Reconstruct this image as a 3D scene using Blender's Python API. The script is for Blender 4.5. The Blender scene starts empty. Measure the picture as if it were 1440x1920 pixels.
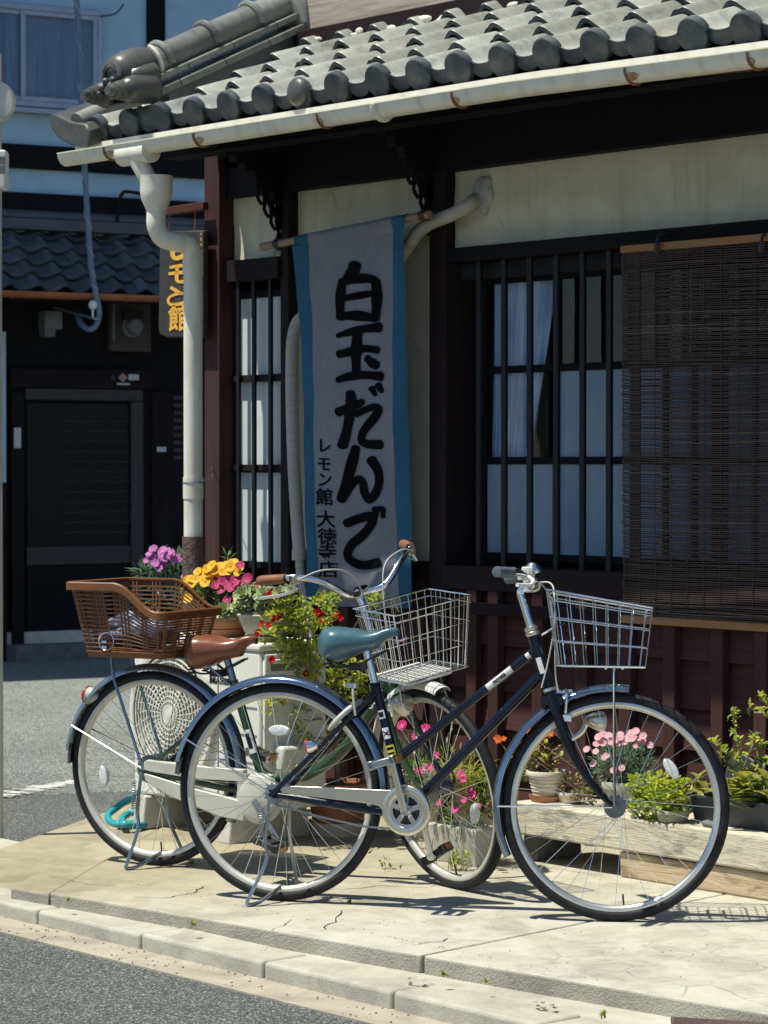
import bpy, bmesh, math, random
from mathutils import Vector, Matrix, Quaternion
from mathutils.geometry import tessellate_polygon

random.seed(7)
S = bpy.context.scene
COL = S.collection
rad = math.radians

# ------------------------------------------------------------------ camera, light, exposure
F_PX = 4994.0; EYE = 1.38; TH = rad(49.5); PITCH = math.atan(89 / F_PX)
cam_d = bpy.data.cameras.new('camera')
cam_d.sensor_fit = 'VERTICAL'; cam_d.sensor_height = 24.0
cam_d.lens = 24.0 * F_PX / 1920.0
cam_d.clip_start = 0.1; cam_d.clip_end = 500
cam_d.dof.use_dof = True; cam_d.dof.focus_distance = 8.3; cam_d.dof.aperture_fstop = 6.3
cam = bpy.data.objects.new('camera', cam_d); COL.objects.link(cam)
cam.location = (0, 0, EYE); cam.rotation_euler = (math.pi / 2 - PITCH, 0, TH)
S.camera = cam

SUN = Vector((.205, .377, -1.0)).normalized()      # direction the light travels
SUN_EL = math.asin(-SUN.z)
world = bpy.data.worlds.new('World'); S.world = world; world.use_nodes = True
wn = world.node_tree; wn.nodes.clear()
wo = wn.nodes.new('ShaderNodeOutputWorld'); wb = wn.nodes.new('ShaderNodeBackground'); ws = wn.nodes.new('ShaderNodeTexSky')
ws.sky_type = 'NISHITA'; ws.sun_disc = False; ws.sun_elevation = SUN_EL
ws.sun_rotation = math.atan2(-SUN.x, -SUN.y)
ws.air_density = 1.0; ws.dust_density = 0.6; ws.ozone_density = 6.0
wb.inputs[1].default_value = 0.098
wn.links.new(ws.outputs[0], wb.inputs[0]); wn.links.new(wb.outputs[0], wo.inputs[0])
sun_d = bpy.data.lights.new('sun', 'SUN'); sun_d.energy = 5.0; sun_d.angle = rad(0.53); sun_d.color = (1.0, .965, .83)
sun = bpy.data.objects.new('sun', sun_d); COL.objects.link(sun)
sun.rotation_euler = SUN.to_track_quat('-Z', 'Y').to_euler(); sun.location = (-6, -4, 12)
S.view_settings.view_transform = 'Standard'; S.view_settings.look = 'None'
S.view_settings.exposure = 0.32; S.view_settings.gamma = 1.0; S.view_settings.use_curve_mapping = False
S.render.engine = 'CYCLES'
S.cycles.max_bounces = 8; S.cycles.transparent_max_bounces = 24; S.cycles.caustics_reflective = False; S.cycles.caustics_refractive = False

# ------------------------------------------------------------------ photo measurements -> metres
_r = Vector((math.cos(TH), math.sin(TH), 0))
_f = Vector((-math.sin(TH) * math.cos(PITCH), math.cos(TH) * math.cos(PITCH), -math.sin(PITCH)))
_u = _r.cross(_f)
_C = Vector((0, 0, EYE))
def ray(x, y): return _f + _r * ((x - 720) / F_PX) - _u * ((y - 960) / F_PX)
def onY(x, y, Y): d = ray(x, y); return _C + d * (Y / d.y)
def onX(x, y, X): d = ray(x, y); return _C + d * (X / d.x)
def onZ(x, y, z=0.0): d = ray(x, y); return _C + d * ((z - EYE) / d.z)
def onP(x, y, p, n): d = ray(x, y); return _C + d * ((Vector(p) - _C).dot(n) / d.dot(n))

# ------------------------------------------------------------------ mesh builder
def sm(path, n=6, closed=False):
    """Catmull-Rom through the points"""
    P = [Vector(p) for p in path]; out = []
    m = len(P)
    rng = range(m) if closed else range(m - 1)
    for i in rng:
        if closed: a, b, c, d = P[(i - 1) % m], P[i], P[(i + 1) % m], P[(i + 2) % m]
        else: a, b, c, d = P[max(i - 1, 0)], P[i], P[i + 1], P[min(i + 2, m - 1)]
        for k in range(n):
            t = k / n
            out.append(.5 * ((2 * b) + (c - a) * t + (2 * a - 5 * b + 4 * c - d) * t * t + (3 * b - a - 3 * c + d) * t ** 3))
    if not closed: out.append(P[-1])
    return out

class MB:
    def __init__(s): s.v = []; s.f = []; s.m = []; s.slot = 0
    def face(s, ids): s.f.append(tuple(ids)); s.m.append(s.slot)
    def add(s, verts, faces):
        o = len(s.v); s.v += [Vector(q) for q in verts]
        for q in faces: s.face([o + i for i in q])
        return s
    def box(s, a, b, rot=None, piv=None):
        x0, y0, z0 = [min(a[i], b[i]) for i in range(3)]; x1, y1, z1 = [max(a[i], b[i]) for i in range(3)]
        vs = [Vector(q) for q in ((x0,y0,z0),(x1,y0,z0),(x1,y1,z0),(x0,y1,z0),(x0,y0,z1),(x1,y0,z1),(x1,y1,z1),(x0,y1,z1))]
        if rot is not None:
            c = Vector(piv) if piv is not None else Vector(((x0+x1)/2,(y0+y1)/2,(z0+z1)/2))
            vs = [rot @ (q - c) + c for q in vs]
        return s.add(vs, [(0,3,2,1),(4,5,6,7),(0,1,5,4),(1,2,6,5),(2,3,7,6),(3,0,4,7)])
    def bar(s, a, b, w, h, up=(0, 0, 1)):
        """rectangular bar from a to b, w across, h along up"""
        a = Vector(a); b = Vector(b); d = (b - a).normalized(); up = Vector(up)
        sd = d.cross(up)
        if sd.length < 1e-5: sd = d.cross(Vector((1, 0, 0)))
        sd.normalize(); u2 = sd.cross(d).normalized()
        vs = []
        for p in (a, b):
            for (i, j) in ((-1,-1),(1,-1),(1,1),(-1,1)): vs.append(p + sd * (i * w / 2) + u2 * (j * h / 2))
        return s.add(vs, [(0,1,2,3),(7,6,5,4),(0,4,5,1),(1,5,6,2),(2,6,7,3),(3,7,4,0)])
    def tube(s, path, r, n=8, closed=False, caps=True, sx=1.0):
        P = [Vector(p) for p in path]
        m = len(P)
        if m < 2: return s
        R = r if isinstance(r, (list, tuple)) else [r] * m
        T = []
        for i in range(m):
            if closed: t = P[(i + 1) % m] - P[(i - 1) % m]
            else: t = P[min(i + 1, m - 1)] - P[max(i - 1, 0)]
            T.append(t.normalized() if t.length > 1e-9 else Vector((0, 0, 1)))
        nrm = T[0].orthogonal().normalized(); o = len(s.v)
        for i in range(m):
            if i:
                q = T[i - 1].rotation_difference(T[i]); nrm = (q @ nrm)
            nrm = (nrm - T[i] * nrm.dot(T[i])).normalized(); bn = T[i].cross(nrm)
            for k in range(n):
                a = 2 * math.pi * k / n
                s.v.append(P[i] + nrm * (math.cos(a) * R[i] * sx) + bn * (math.sin(a) * R[i]))
        for i in range(m if closed else m - 1):
            j = (i + 1) % m
            for k in range(n):
                k2 = (k + 1) % n
                s.face((o + i*n + k, o + i*n + k2, o + j*n + k2, o + j*n + k))
        if caps and not closed:
            s.face([o + k for k in range(n)][::-1]); s.face([o + (m-1)*n + k for k in range(n)])
        return s
    def lathe(s, prof, c=(0, 0, 0), axis=(0, 0, 1), n=20, a0=0.0, a1=2 * math.pi, cap=False, sx=1.0):
        """prof: (radius, height) pairs"""
        ax = Vector(axis).normalized(); e1 = ax.orthogonal().normalized()
        if abs(ax.z) > .99: e1 = Vector((1, 0, 0))
        e2 = ax.cross(e1); c = Vector(c); o = len(s.v); full = abs(a1 - a0 - 2 * math.pi) < 1e-6
        nn = n if full else n + 1
        for (r, h) in prof:
            for k in range(nn):
                a = a0 + (a1 - a0) * k / n
                s.v.append(c + ax * h + e1 * (math.cos(a) * r * sx) + e2 * (math.sin(a) * r))
        for i in range(len(prof) - 1):
            for k in range(n):
                k2 = (k + 1) % nn
                s.face((o + i*nn + k, o + i*nn + k2, o + (i+1)*nn + k2, o + (i+1)*nn + k))
        if cap:
            s.face([o + k for k in range(nn)][::-1]); s.face([o + (len(prof)-1)*nn + k for k in range(nn)])
        return s
    def cyl(s, a, b, r, n=16):
        a = Vector(a); b = Vector(b)
        return s.lathe([(r, 0), (r, (b - a).length)], a, b - a, n, cap=True)
    def ball(s, c, r, n=12, m=8):
        rx, ry, rz = (r, r, r) if not isinstance(r, (list, tuple)) else r
        c = Vector(c); o = len(s.v)
        for i in range(m + 1):
            t = math.pi * i / m
            for k in range(n):
                a = 2 * math.pi * k / n
                s.v.append(c + Vector((rx*math.sin(t)*math.cos(a), ry*math.sin(t)*math.sin(a), -rz*math.cos(t))))
        for i in range(m):
            for k in range(n):
                k2 = (k + 1) % n
                s.face((o + i*n + k, o + i*n + k2, o + (i+1)*n + k2, o + (i+1)*n + k))
        return s
    def loft(s, rings, closed=True, caps=True):
        o = len(s.v); n = len(rings[0])
        for R in rings: s.v += [Vector(q) for q in R]
        for i in range(len(rings) - 1):
            for k in range(n if closed else n - 1):
                k2 = (k + 1) % n
                s.face((o + i*n + k, o + i*n + k2, o + (i+1)*n + k2, o + (i+1)*n + k))
        if caps:
            s.face([o + k for k in range(n)][::-1]); s.face([o + (len(rings)-1)*n + k for k in range(n)])
        return s
    def prism(s, poly, d, fn=None):
        """poly: list of 3D points (planar), extruded by vector d"""
        P = [Vector(q) for q in poly]; d = Vector(d); n = len(P); o = len(s.v)
        s.v += P + [q + d for q in P]
        tris = tessellate_polygon([P])
        nv = Vector((0, 0, 0))
        for i in range(n): nv += P[i].cross(P[(i + 1) % n])
        flip = nv.dot(d) > 0
        for t in tris:
            tn = (P[t[1]] - P[t[0]]).cross(P[t[2]] - P[t[0]])
            t = t if tn.dot(d) < 0 else t[::-1]
            s.face([o + i for i in t]); s.face([o + n + i for i in t[::-1]])
        for i in range(n):
            j = (i + 1) % n
            q = (o + i, o + j, o + n + j, o + n + i)
            s.face(q if flip else q[::-1])
        return s
    def sheet(s, fn, nu, nv):
        o = len(s.v)
        for j in range(nv + 1):
            for i in range(nu + 1): s.v.append(Vector(fn(i / nu, j / nv)))
        for j in range(nv):
            for i in range(nu):
                a = o + j * (nu + 1) + i
                s.face((a, a + 1, a + nu + 2, a + nu + 1))
        return s
    def xf(s, M, start=0):
        for i in range(start, len(s.v)): s.v[i] = M @ s.v[i]
        return s
    def mesh(s, name, mats, org=None, angle=35):
        me = bpy.data.meshes.new(name)
        vs = [tuple(q - org) for q in s.v] if org is not None else [tuple(q) for q in s.v]
        me.from_pydata(vs, [], s.f)
        for m in (mats if isinstance(mats, (list, tuple)) else [mats]): me.materials.append(m)
        if max(s.m, default=0) > 0: me.polygons.foreach_set('material_index', s.m)
        me.shade_smooth()
        if angle is not None: me.set_sharp_from_angle(angle=rad(angle))
        me.update()
        return me

ORG = {}
def build(name, mb, mats, parent=None, bev=0, angle=35, solid=0, label=None, kind=None, seg=2):
    org = ORG.get(parent, Vector((0, 0, 0))) if parent else Vector((0, 0, 0))
    me = mb.mesh(name, mats, org, angle)
    o = bpy.data.objects.new(name, me); COL.objects.link(o)
    if parent: o.parent = parent
    ORG[o] = org
    if bev:
        b = o.modifiers.new('bevel', 'BEVEL'); b.width = bev; b.segments = seg; b.limit_method = 'ANGLE'; b.angle_limit = rad(40)
        b.harden_normals = False
    if label: o['label'] = label
    if kind: o['kind'] = kind
    return o
def inst(name, me, parent, loc, rot=(0, 0, 0), scale=(1, 1, 1), label=None):
    o = bpy.data.objects.new(name, me); COL.objects.link(o); o.parent = parent
    o.location = Vector(loc) - ORG.get(parent, Vector((0, 0, 0)))
    if isinstance(rot, Quaternion): o.rotation_mode = 'QUATERNION'; o.rotation_quaternion = rot
    else: o.rotation_euler = rot
    o.scale = scale; ORG[o] = Vector((0, 0, 0))
    if label: o['label'] = label
    return o
def tag(o, label, cat=None, group=None, kind=None):
    o['label'] = label
    if cat: o['category'] = cat
    if group: o['group'] = group
    if kind: o['kind'] = kind
    return o
def thing(name, label, cat, loc=(0, 0, 0), rz=0, group=None, local=False):
    o = bpy.data.objects.new(name, None); COL.objects.link(o); o.empty_display_size = .1
    o.location = loc; o.rotation_euler = (0, 0, rz)
    ORG[o] = Vector((0, 0, 0)) if local else Vector(loc)
    return tag(o, label, cat, group)
def node(name, parent, loc=None):
    o = bpy.data.objects.new(name, None); COL.objects.link(o); o.parent = parent
    ORG[o] = ORG[parent]; o.empty_display_size = .05
    return o
def solo(name, mb, mats, label, cat, group=None, **k):
    return tag(build(name, mb, mats, None, **k), label, cat, group)

# ------------------------------------------------------------------ materials
class NT:
    def __init__(s, name):
        s.m = bpy.data.materials.new(name); s.m.use_nodes = True; s.t = s.m.node_tree; s.n = s.t.nodes; s.l = s.t.links
        s.n.clear(); s.out = s.n.new('ShaderNodeOutputMaterial'); s.b = s.n.new('ShaderNodeBsdfPrincipled')
        s.l.new(s.b.outputs[0], s.out.inputs[0])
    def new(s, t, **k):
        x = s.n.new(t)
        for a, b in k.items(): setattr(x, a, b)
        return x
    def co(s, scale=(1, 1, 1), kind='Object', rot=(0, 0, 0)):
        tc = s.new('ShaderNodeTexCoord'); mp = s.new('ShaderNodeMapping')
        mp.inputs['Scale'].default_value = scale; mp.inputs['Rotation'].default_value = rot
        s.l.new(tc.outputs[kind], mp.inputs[0]); return mp.outputs[0]
    def noise(s, vec, scale, detail=4, rough=.55, dist=0):
        x = s.new('ShaderNodeTexNoise'); x.inputs['Scale'].default_value = scale; x.inputs['Detail'].default_value = detail
        x.inputs['Roughness'].default_value = rough; x.inputs['Distortion'].default_value = dist
        s.l.new(vec, x.inputs['Vector']); return x.outputs[0]
    def vor(s, vec, scale, feature='F1', out=0):
        x = s.new('ShaderNodeTexVoronoi', feature=feature); x.inputs['Scale'].default_value = scale
        s.l.new(vec, x.inputs['Vector']); return x.outputs[out]
    def ramp(s, v, stops):
        x = s.new('ShaderNodeValToRGB'); e = x.color_ramp.elements
        while len(e) < len(stops): e.new(.5)
        for i, (p, c) in enumerate(stops):
            e[i].position = p; e[i].color = (*c, 1) if isinstance(c, (list, tuple)) else (c, c, c, 1)
        s.l.new(v, x.inputs[0]); return x.outputs[0]
    def mix(s, fac, a, b, mode='MIX'):
        x = s.new('ShaderNodeMix', data_type='RGBA', blend_type=mode)
        for i, q in ((0, fac), (6, a), (7, b)):
            if isinstance(q, (int, float)): x.inputs[i].default_value = q if i == 0 else (q, q, q, 1)
            elif isinstance(q, (list, tuple)): x.inputs[i].default_value = (*q, 1)
            else: s.l.new(q, x.inputs[i])
        return x.outputs[2]
    def math(s, op, a, b=0.0):
        x = s.new('ShaderNodeMath', operation=op)
        for i, q in ((0, a), (1, b)):
            if isinstance(q, (int, float)): x.inputs[i].default_value = q
            else: s.l.new(q, x.inputs[i])
        return x.outputs[0]
    def bump(s, h, strength=.3, dist=.01, prev=None):
        x = s.new('ShaderNodeBump'); x.inputs['Strength'].default_value = strength; x.inputs['Distance'].default_value = dist
        s.l.new(h, x.inputs['Height'])
        if prev is not None: s.l.new(prev, x.inputs['Normal'])
        return x.outputs[0]
    def set(s, **k):
        nm = dict(col='Base Color', rough='Roughness', metal='Metallic', nrm='Normal', spec='Specular IOR Level', coat='Coat Weight', cr='Coat Roughness', trans='Transmission Weight', sub='Subsurface Weight', sheen='Sheen Weight', alpha='Alpha', emis='Emission Color', es='Emission Strength', ior='IOR')
        for a, q in k.items():
            i = s.b.inputs[nm[a]]
            if isinstance(q, (int, float)): i.default_value = q
            elif isinstance(q, (list, tuple)): i.default_value = (*q, 1)
            else: s.l.new(q, i)
        return s.m

def basic(name, c1, c2=None, rough=.5, metal=0, scale=12, stretch=(1, 1, 1), bump=0, bscale=80, spec=.5, rnd=0, coat=0, lo=.35, hi=.65, dist=.003, rvar=0.12, loc=False):
    t = NT(name); v = t.co(stretch)
    if loc:
        o_ = t.new('ShaderNodeObjectInfo'); ad = t.new('ShaderNodeVectorMath', operation='ADD'); t.l.new(v, ad.inputs[0]); t.l.new(o_.outputs['Location'], ad.inputs[1]); v = ad.outputs[0]
    c2 = c2 or tuple(x * .8 for x in c1)
    nz = t.noise(v, scale, 6, .6)
    c = t.ramp(nz, [(lo, c1), (hi, c2)])
    if rnd:
        oi = t.new('ShaderNodeObjectInfo')
        mr = t.new('ShaderNodeMapRange'); mr.inputs[3].default_value = 1 - rnd; mr.inputs[4].default_value = 1 + rnd
        t.l.new(oi.outputs['Random'], mr.inputs[0]); c = t.mix(1.0, c, mr.outputs[0], 'MULTIPLY')
    r = t.new('ShaderNodeMapRange'); r.inputs[3].default_value = max(rough - rvar, .02); r.inputs[4].default_value = min(rough + rvar, 1)
    t.l.new(nz, r.inputs[0])
    k = dict(col=c, rough=r.outputs[0], metal=metal, spec=spec, coat=coat)
    if bump: k['nrm'] = t.bump(t.noise(v, bscale, 5, .6), bump, dist)
    return t.set(**k)

def wood(name, c1, c2, axis=0, rough=.7, scale=5, bump=.35, c3=None, rnd=.15):
    """grain runs along the given axis"""
    t = NT(name)
    st = [1, 1, 1]; st = [14 if i != axis else .8 for i in range(3)]
    v = t.co(tuple(st)); n1 = t.noise(v, scale, 8, .65, .6); n2 = t.noise(t.co(), 2.2, 4)
    c = t.ramp(n1, [(.3, c1), (.7, c2)])
    if c3: c = t.mix(t.ramp(n2, [(.42, 0.0), (.62, 1.0)]), c, c3)
    oi = t.new('ShaderNodeObjectInfo'); mr = t.new('ShaderNodeMapRange'); mr.inputs[3].default_value = 1 - rnd; mr.inputs[4].default_value = 1 + rnd
    t.l.new(oi.outputs['Random'], mr.inputs[0]); c = t.mix(1.0, c, mr.outputs[0], 'MULTIPLY')
    return t.set(col=c, rough=rough, spec=.12, nrm=t.bump(n1, bump, .004))

def leafy(name, c1, c2, trans=.35, rough=.45, scale=18):
    t = NT(name); v = t.co()
    c = t.ramp(t.noise(v, scale, 3), [(.36, c1), (.64, c2)])
    t.set(col=c, rough=rough, spec=.35)
    tr = t.new('ShaderNodeBsdfTranslucent'); mx = t.new('ShaderNodeMixShader'); mx.inputs[0].default_value = trans
    t.l.new(c, tr.inputs[0]); t.l.new(t.b.outputs[0], mx.inputs[1]); t.l.new(tr.outputs[0], mx.inputs[2]); t.l.new(mx.outputs[0], t.out.inputs[0])
    return t.m

def glassy(name, tint=(.9, .95, 1.0), fres=1.5, wob=.02):
    t = NT(name); g = t.new('ShaderNodeBsdfGlossy'); g.inputs['Roughness'].default_value = .03
    tr = t.new('ShaderNodeBsdfTransparent'); tr.inputs[0].default_value = (*tint, 1)
    fr = t.new('ShaderNodeFresnel'); fr.inputs[0].default_value = fres
    ge = t.new('ShaderNodeNewGeometry'); frm = t.math('MULTIPLY', fr.outputs[0], t.math('SUBTRACT', 1.0, ge.outputs['Backfacing']))
    b = t.bump(t.noise(t.co(), 3.0, 2), .15, wob); t.l.new(b, g.inputs['Normal'])
    mx = t.new('ShaderNodeMixShader'); t.l.new(frm, mx.inputs[0]); t.l.new(tr.outputs[0], mx.inputs[1]); t.l.new(g.outputs[0], mx.inputs[2])
    t.l.new(mx.outputs[0], t.out.inputs[0]); return t.m

def mat_concrete(name, base, dark, crack=0, grit=.5):
    t = NT(name); v = t.co()
    big = t.noise(v, 1.3, 6, .65, .4); mid = t.noise(v, 7, 8, .7); fine = t.noise(v, 150, 3, .6)
    c = t.ramp(big, [(.32, dark), (.6, base)])
    c = t.mix(.6, c, t.ramp(mid, [(.28, tuple(x * .62 for x in base)), (.5, base), (.72, tuple(min(1, x * 1.2) for x in base))]))
    st = t.ramp(t.noise(t.co((1, 1, 1), 'Object', (0, 0, .5)), 2.3, 9, .72, .8), [(.48, 0.0), (.64, 1.0)])
    c = t.mix(t.math('MULTIPLY', st, .75), c, tuple(x * q for x, q in zip(base, (.62, .60, .62))))
    pt = t.ramp(t.noise(t.co((1, 1, 1), 'Object', (0, 0, 1.2)), 1.1, 7, .6, .5), [(.54, 0.0), (.64, 1.0)])
    c = t.mix(t.math('MULTIPLY', pt, .45), c, tuple(min(1, x * q) for x, q in zip(base, (1.28, 1.30, 1.36))))
    c = t.mix(t.ramp(t.vor(v, 120), [(.0, 1.0), (.16, 0.0)]), c, t.mix(t.noise(v, 30, 1), tuple(x * .35 for x in base), tuple(min(1, x * 1.25) for x in base)))
    h = t.math('ADD', t.math('MULTIPLY', fine, grit), t.math('MULTIPLY', mid, 1.2))
    nrm = t.bump(h, .55, .006)
    if crack:
        sw = t.new('ShaderNodeSeparateXYZ'); t.l.new(v, sw.inputs[0])
        dm = t.new('ShaderNodeMapRange'); dm.inputs[1].default_value = -6.9; dm.inputs[2].default_value = -5.5
        t.l.new(t.math('ADD', sw.outputs[0], t.math('MULTIPLY', t.noise(v, 2.1, 8, .7), 1.1)), dm.inputs[0])
        c = t.mix(t.math('SUBTRACT', 1.0, dm.outputs[0]), c, t.mix(1.0, c, (.86, .79, .66), 'MULTIPLY'))
        c = t.mix(t.math('MULTIPLY', dm.outputs[0], t.ramp(t.noise(v, 5, 9, .75, .6), [(.42, 0.0), (.58, .6)])), c, tuple(min(1, x * q) for x, q in zip(base, (1.3, 1.3, 1.4))))
        e = t.vor(t.mix(.035, v, t.noise_col(v, 9)), crack, 'DISTANCE_TO_EDGE')
        sx = t.new('ShaderNodeSeparateXYZ'); t.l.new(v, sx.inputs[0])
        reg = t.new('ShaderNodeMapRange'); reg.inputs[1].default_value = -5.5; reg.inputs[2].default_value = -4.7
        t.l.new(t.math('ADD', sx.outputs[0], t.math('MULTIPLY', big, .8)), reg.inputs[0])
        line = t.math('MULTIPLY', t.math('MULTIPLY', t.ramp(e, [(.0, 1.0), (.02, .6), (.04, 0.0)]), reg.outputs[0]), t.ramp(t.noise(v, 4, 3), [(.42, 0.1), (.6, 1.0)]))
        c = t.mix(t.math('MULTIPLY', line, .35), c, tuple(x * .38 for x in base))
        nrm = t.bump(t.math('SUBTRACT', 1.0, line), .5, .006, nrm)
    return t.set(col=c, rough=.88, spec=.25, nrm=nrm)
def _nc(s, vec, scale):
    x = s.new('ShaderNodeTexNoise'); x.inputs['Scale'].default_value = scale; s.l.new(vec, x.inputs['Vector']); return x.outputs[1]
NT.noise_col = _nc

def mat_asphalt(name, k=1.0):
    t = NT(name); v = t.co()
    ch = t.vor(v, 165, 'F1', 1); d = t.vor(v, 165); big = t.noise(v, .9, 5, .6)
    g = t.new('ShaderNodeSeparateColor'); t.l.new(ch, g.inputs[0])
    sk = lambda c: tuple(k * x for x in c)
    stone = t.ramp(g.outputs[0], [(0, sk((.055, .062, .062))), (.45, sk((.10, .108, .104))), (.8, sk((.18, .185, .165))), (1, sk((.34, .34, .29)))])
    c = t.mix(t.ramp(d, [(.45, 0.0), (.7, 1.0)]), stone, sk((.035, .04, .04)))
    c = t.mix(1.0, c, t.ramp(big, [(.3, .82), (.7, 1.15)]), 'MULTIPLY')
    return t.set(col=c, rough=.8, spec=.3, nrm=t.bump(d, -.6, .004))

def mat_tile(name, k=1.0):
    t = NT(name); v = t.co(); oi = t.new('ShaderNodeObjectInfo')
    add = t.new('ShaderNodeVectorMath', operation='ADD'); t.l.new(v, add.inputs[0]); t.l.new(oi.outputs['Location'], add.inputs[1])
    w = add.outputs[0]
    n1 = t.noise(w, 9, 7, .65, .3); n2 = t.noise(w, 3.1, 4, .6)
    c = t.ramp(n1, [(.3, tuple(k * x for x in (.215, .23, .215))), (.7, tuple(k * x for x in (.31, .325, .285)))])
    lich = t.ramp(t.noise(w, 5.3, 6, .7), [(.5, 0.0), (.72, 1.0)])
    c = t.mix(t.math('MULTIPLY', lich, .55), c, tuple(k * x for x in (.32, .28, .19)))
    sp = t.ramp(t.noise(w, 34, 6, .75), [(.50, 0.0), (.63, 1.0)]); c = t.mix(t.math('MULTIPLY', sp, .45), c, tuple(k * x for x in (.38, .38, .31)))
    dk_ = t.ramp(t.noise(w, 11, 7, .7, .8), [(.52, 0.0), (.68, 1.0)]); c = t.mix(t.math('MULTIPLY', dk_, .6), c, tuple(k * x for x in (.085, .085, .075)))
    mr = t.new('ShaderNodeMapRange'); mr.inputs[3].default_value = .72; mr.inputs[4].default_value = 1.25
    t.l.new(oi.outputs['Random'], mr.inputs[0]); c = t.mix(1.0, c, mr.outputs[0], 'MULTIPLY')
    r = t.ramp(n2, [(.35, .30), (.65, .52)])
    return t.set(col=c, rough=r, spec=.6 if k > .5 else .35, nrm=t.bump(t.noise(w, 60, 4), .12, .003))

M = {}
M['asphalt'] = mat_asphalt('asphalt')
M['asphalt_p'] = mat_asphalt('pale worn asphalt', 1.75)  # same asphalt in a paler tone for the side street
M['pave'] = mat_concrete('pavement concrete', (.41, .395, .315), (.27, .245, .18), crack=6.5)
M['kerb'] = mat_concrete('kerb concrete', (.44, .425, .345), (.31, .285, .215))
M['gutter'] = mat_concrete('street gutter concrete', (.39, .355, .28), (.29, .255, .19))
M['aggr'] = mat_concrete('exposed aggregate edge', (.37, .35, .28), (.19, .175, .14), grit=1.6)
M['block'] = mat_concrete('block concrete', (.55, .53, .47), (.44, .42, .36))
M['crack'] = basic('crack', (.035, .032, .028), rough=1)
M['tile'] = mat_tile('weathered smoked roof tile')
M['tile_end'] = basic('dark smoked tile end', (.035, .048, .062), (.115, .125, .125), .45, scale=13, bump=.15, loc=True, lo=.42, hi=.72, spec=.35, rnd=.2)  # shade on the downward-facing ends and caps is put into this colour
M['tile_orn'] = mat_tile('dark ridge tile', .26)
M['tile_r'] = mat_tile('ridge tile', .68)
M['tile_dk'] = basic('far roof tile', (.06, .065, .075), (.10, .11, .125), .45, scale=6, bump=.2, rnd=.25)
M['mortar'] = basic('lime mortar', (.72, .68, .58), (.5, .46, .38), .9, bump=.5)
M['wood_v'] = wood('brown stained wood upright', (.017, .011, .0125), (.026, .0145, .016), 2)  # posts and beams: eave shade put into the colour, darker than the boards
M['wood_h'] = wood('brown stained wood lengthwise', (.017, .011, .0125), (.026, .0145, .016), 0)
M['wood_f'] = wood('sun faded red brown post', (.046, .023, .023), (.072, .037, .036), 2)  # sunlight on the corner post put into a paler, redder colour
M['frost_w'] = basic('white paper pane', (.62, .68, .66), (.52, .60, .60), .7, scale=3)  # lighter copy of the frosted film; sunlight on the left panes painted in
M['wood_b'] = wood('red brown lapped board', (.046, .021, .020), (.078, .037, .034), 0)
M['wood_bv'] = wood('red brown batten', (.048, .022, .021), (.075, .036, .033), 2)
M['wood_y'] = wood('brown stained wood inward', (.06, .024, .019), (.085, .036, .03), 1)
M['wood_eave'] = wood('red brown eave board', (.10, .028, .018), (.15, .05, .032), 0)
M['wood_grey'] = wood('weathered grey board', (.22, .18, .15), (.48, .42, .35), 0, .8, 3, .6, rnd=.08)
M['wood_dark'] = wood('near black wood', (.007, .007, .009), (.012, .011, .013), 0)  # shade on the beams and soffit is deepened in this colour
def old_timber(name, base, mid, dark):
    t = NT(name); v = t.co((.9, 16, 16)); g = t.noise(v, 4.5, 9, .68, 1.2); f = t.noise(t.co((2.2, 60, 60)), 6, 6, .7); p = t.noise(t.co((1.6, 5, 5)), 3.2, 8, .7, .4); k_ = t.noise(t.co((1, 2, 2)), 1.7, 5, .6)
    c = t.ramp(g, [(.30, mid), (.55, base)]); c = t.mix(t.ramp(f, [(.30, .75), (.42, 0.0)]), c, dark)
    c = t.mix(t.ramp(p, [(.52, 0.0), (.62, .7)]), c, dark); c = t.mix(t.ramp(k_, [(.55, 0.0), (.7, .6)]), c, mid)
    return t.set(col=c, rough=.8, spec=.2, nrm=t.bump(t.math('ADD', g, f), .7, .006))
M['timber'] = old_timber('pale weathered timber', (.68, .64, .50), (.52, .45, .32), (.17, .165, .14))
M['timber2'] = old_timber('orange timber', (.62, .50, .34), (.48, .31, .16), (.22, .13, .07))
def mat_plaster(name, c1, c2):
    t = NT(name); v = t.co(); a = t.noise(v, 4.5, 7, .65); b_ = t.noise(t.co((16, 1, 1.1)), 1.0, 6, .65)
    c = t.ramp(a, [(.32, c2), (.62, c1)]); c = t.mix(t.ramp(b_, [(.52, 0.0), (.72, .45)]), c, tuple(x * .68 for x in c2))
    e = t.vor(t.mix(.10, v, t.noise_col(v, 6)), 2.3, 'DISTANCE_TO_EDGE'); ln = t.math('MULTIPLY', t.ramp(e, [(0, 1.0), (.008, .6), (.016, 0.0)]), t.ramp(t.noise(v, 1.9, 3), [(.56, 0.0), (.62, 1.0)]))
    c = t.mix(t.math('MULTIPLY', ln, .6), c, tuple(x * .35 for x in c2))
    return t.set(col=c, rough=.92, spec=.15, nrm=t.bump(t.math('SUBTRACT', t.noise(v, 45, 5), t.math('MULTIPLY', ln, 1.2)), .3, .004))
M['plaster'] = mat_plaster('cream wall plaster', (.66, .62, .475), (.52, .48, .36))
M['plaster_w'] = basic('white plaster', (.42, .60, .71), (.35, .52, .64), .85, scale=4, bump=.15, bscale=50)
M['bar'] = basic('painted dark lattice bar', (.007, .008, .011), (.012, .013, .016), .5, scale=20, spec=.25, stretch=(8, 8, 1))
M['dark'] = basic('dark interior', (.012, .012, .014), rough=.9)
M['dim'] = basic('dim interior wall', (.10, .10, .11), (.07, .07, .08), .9)
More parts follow.
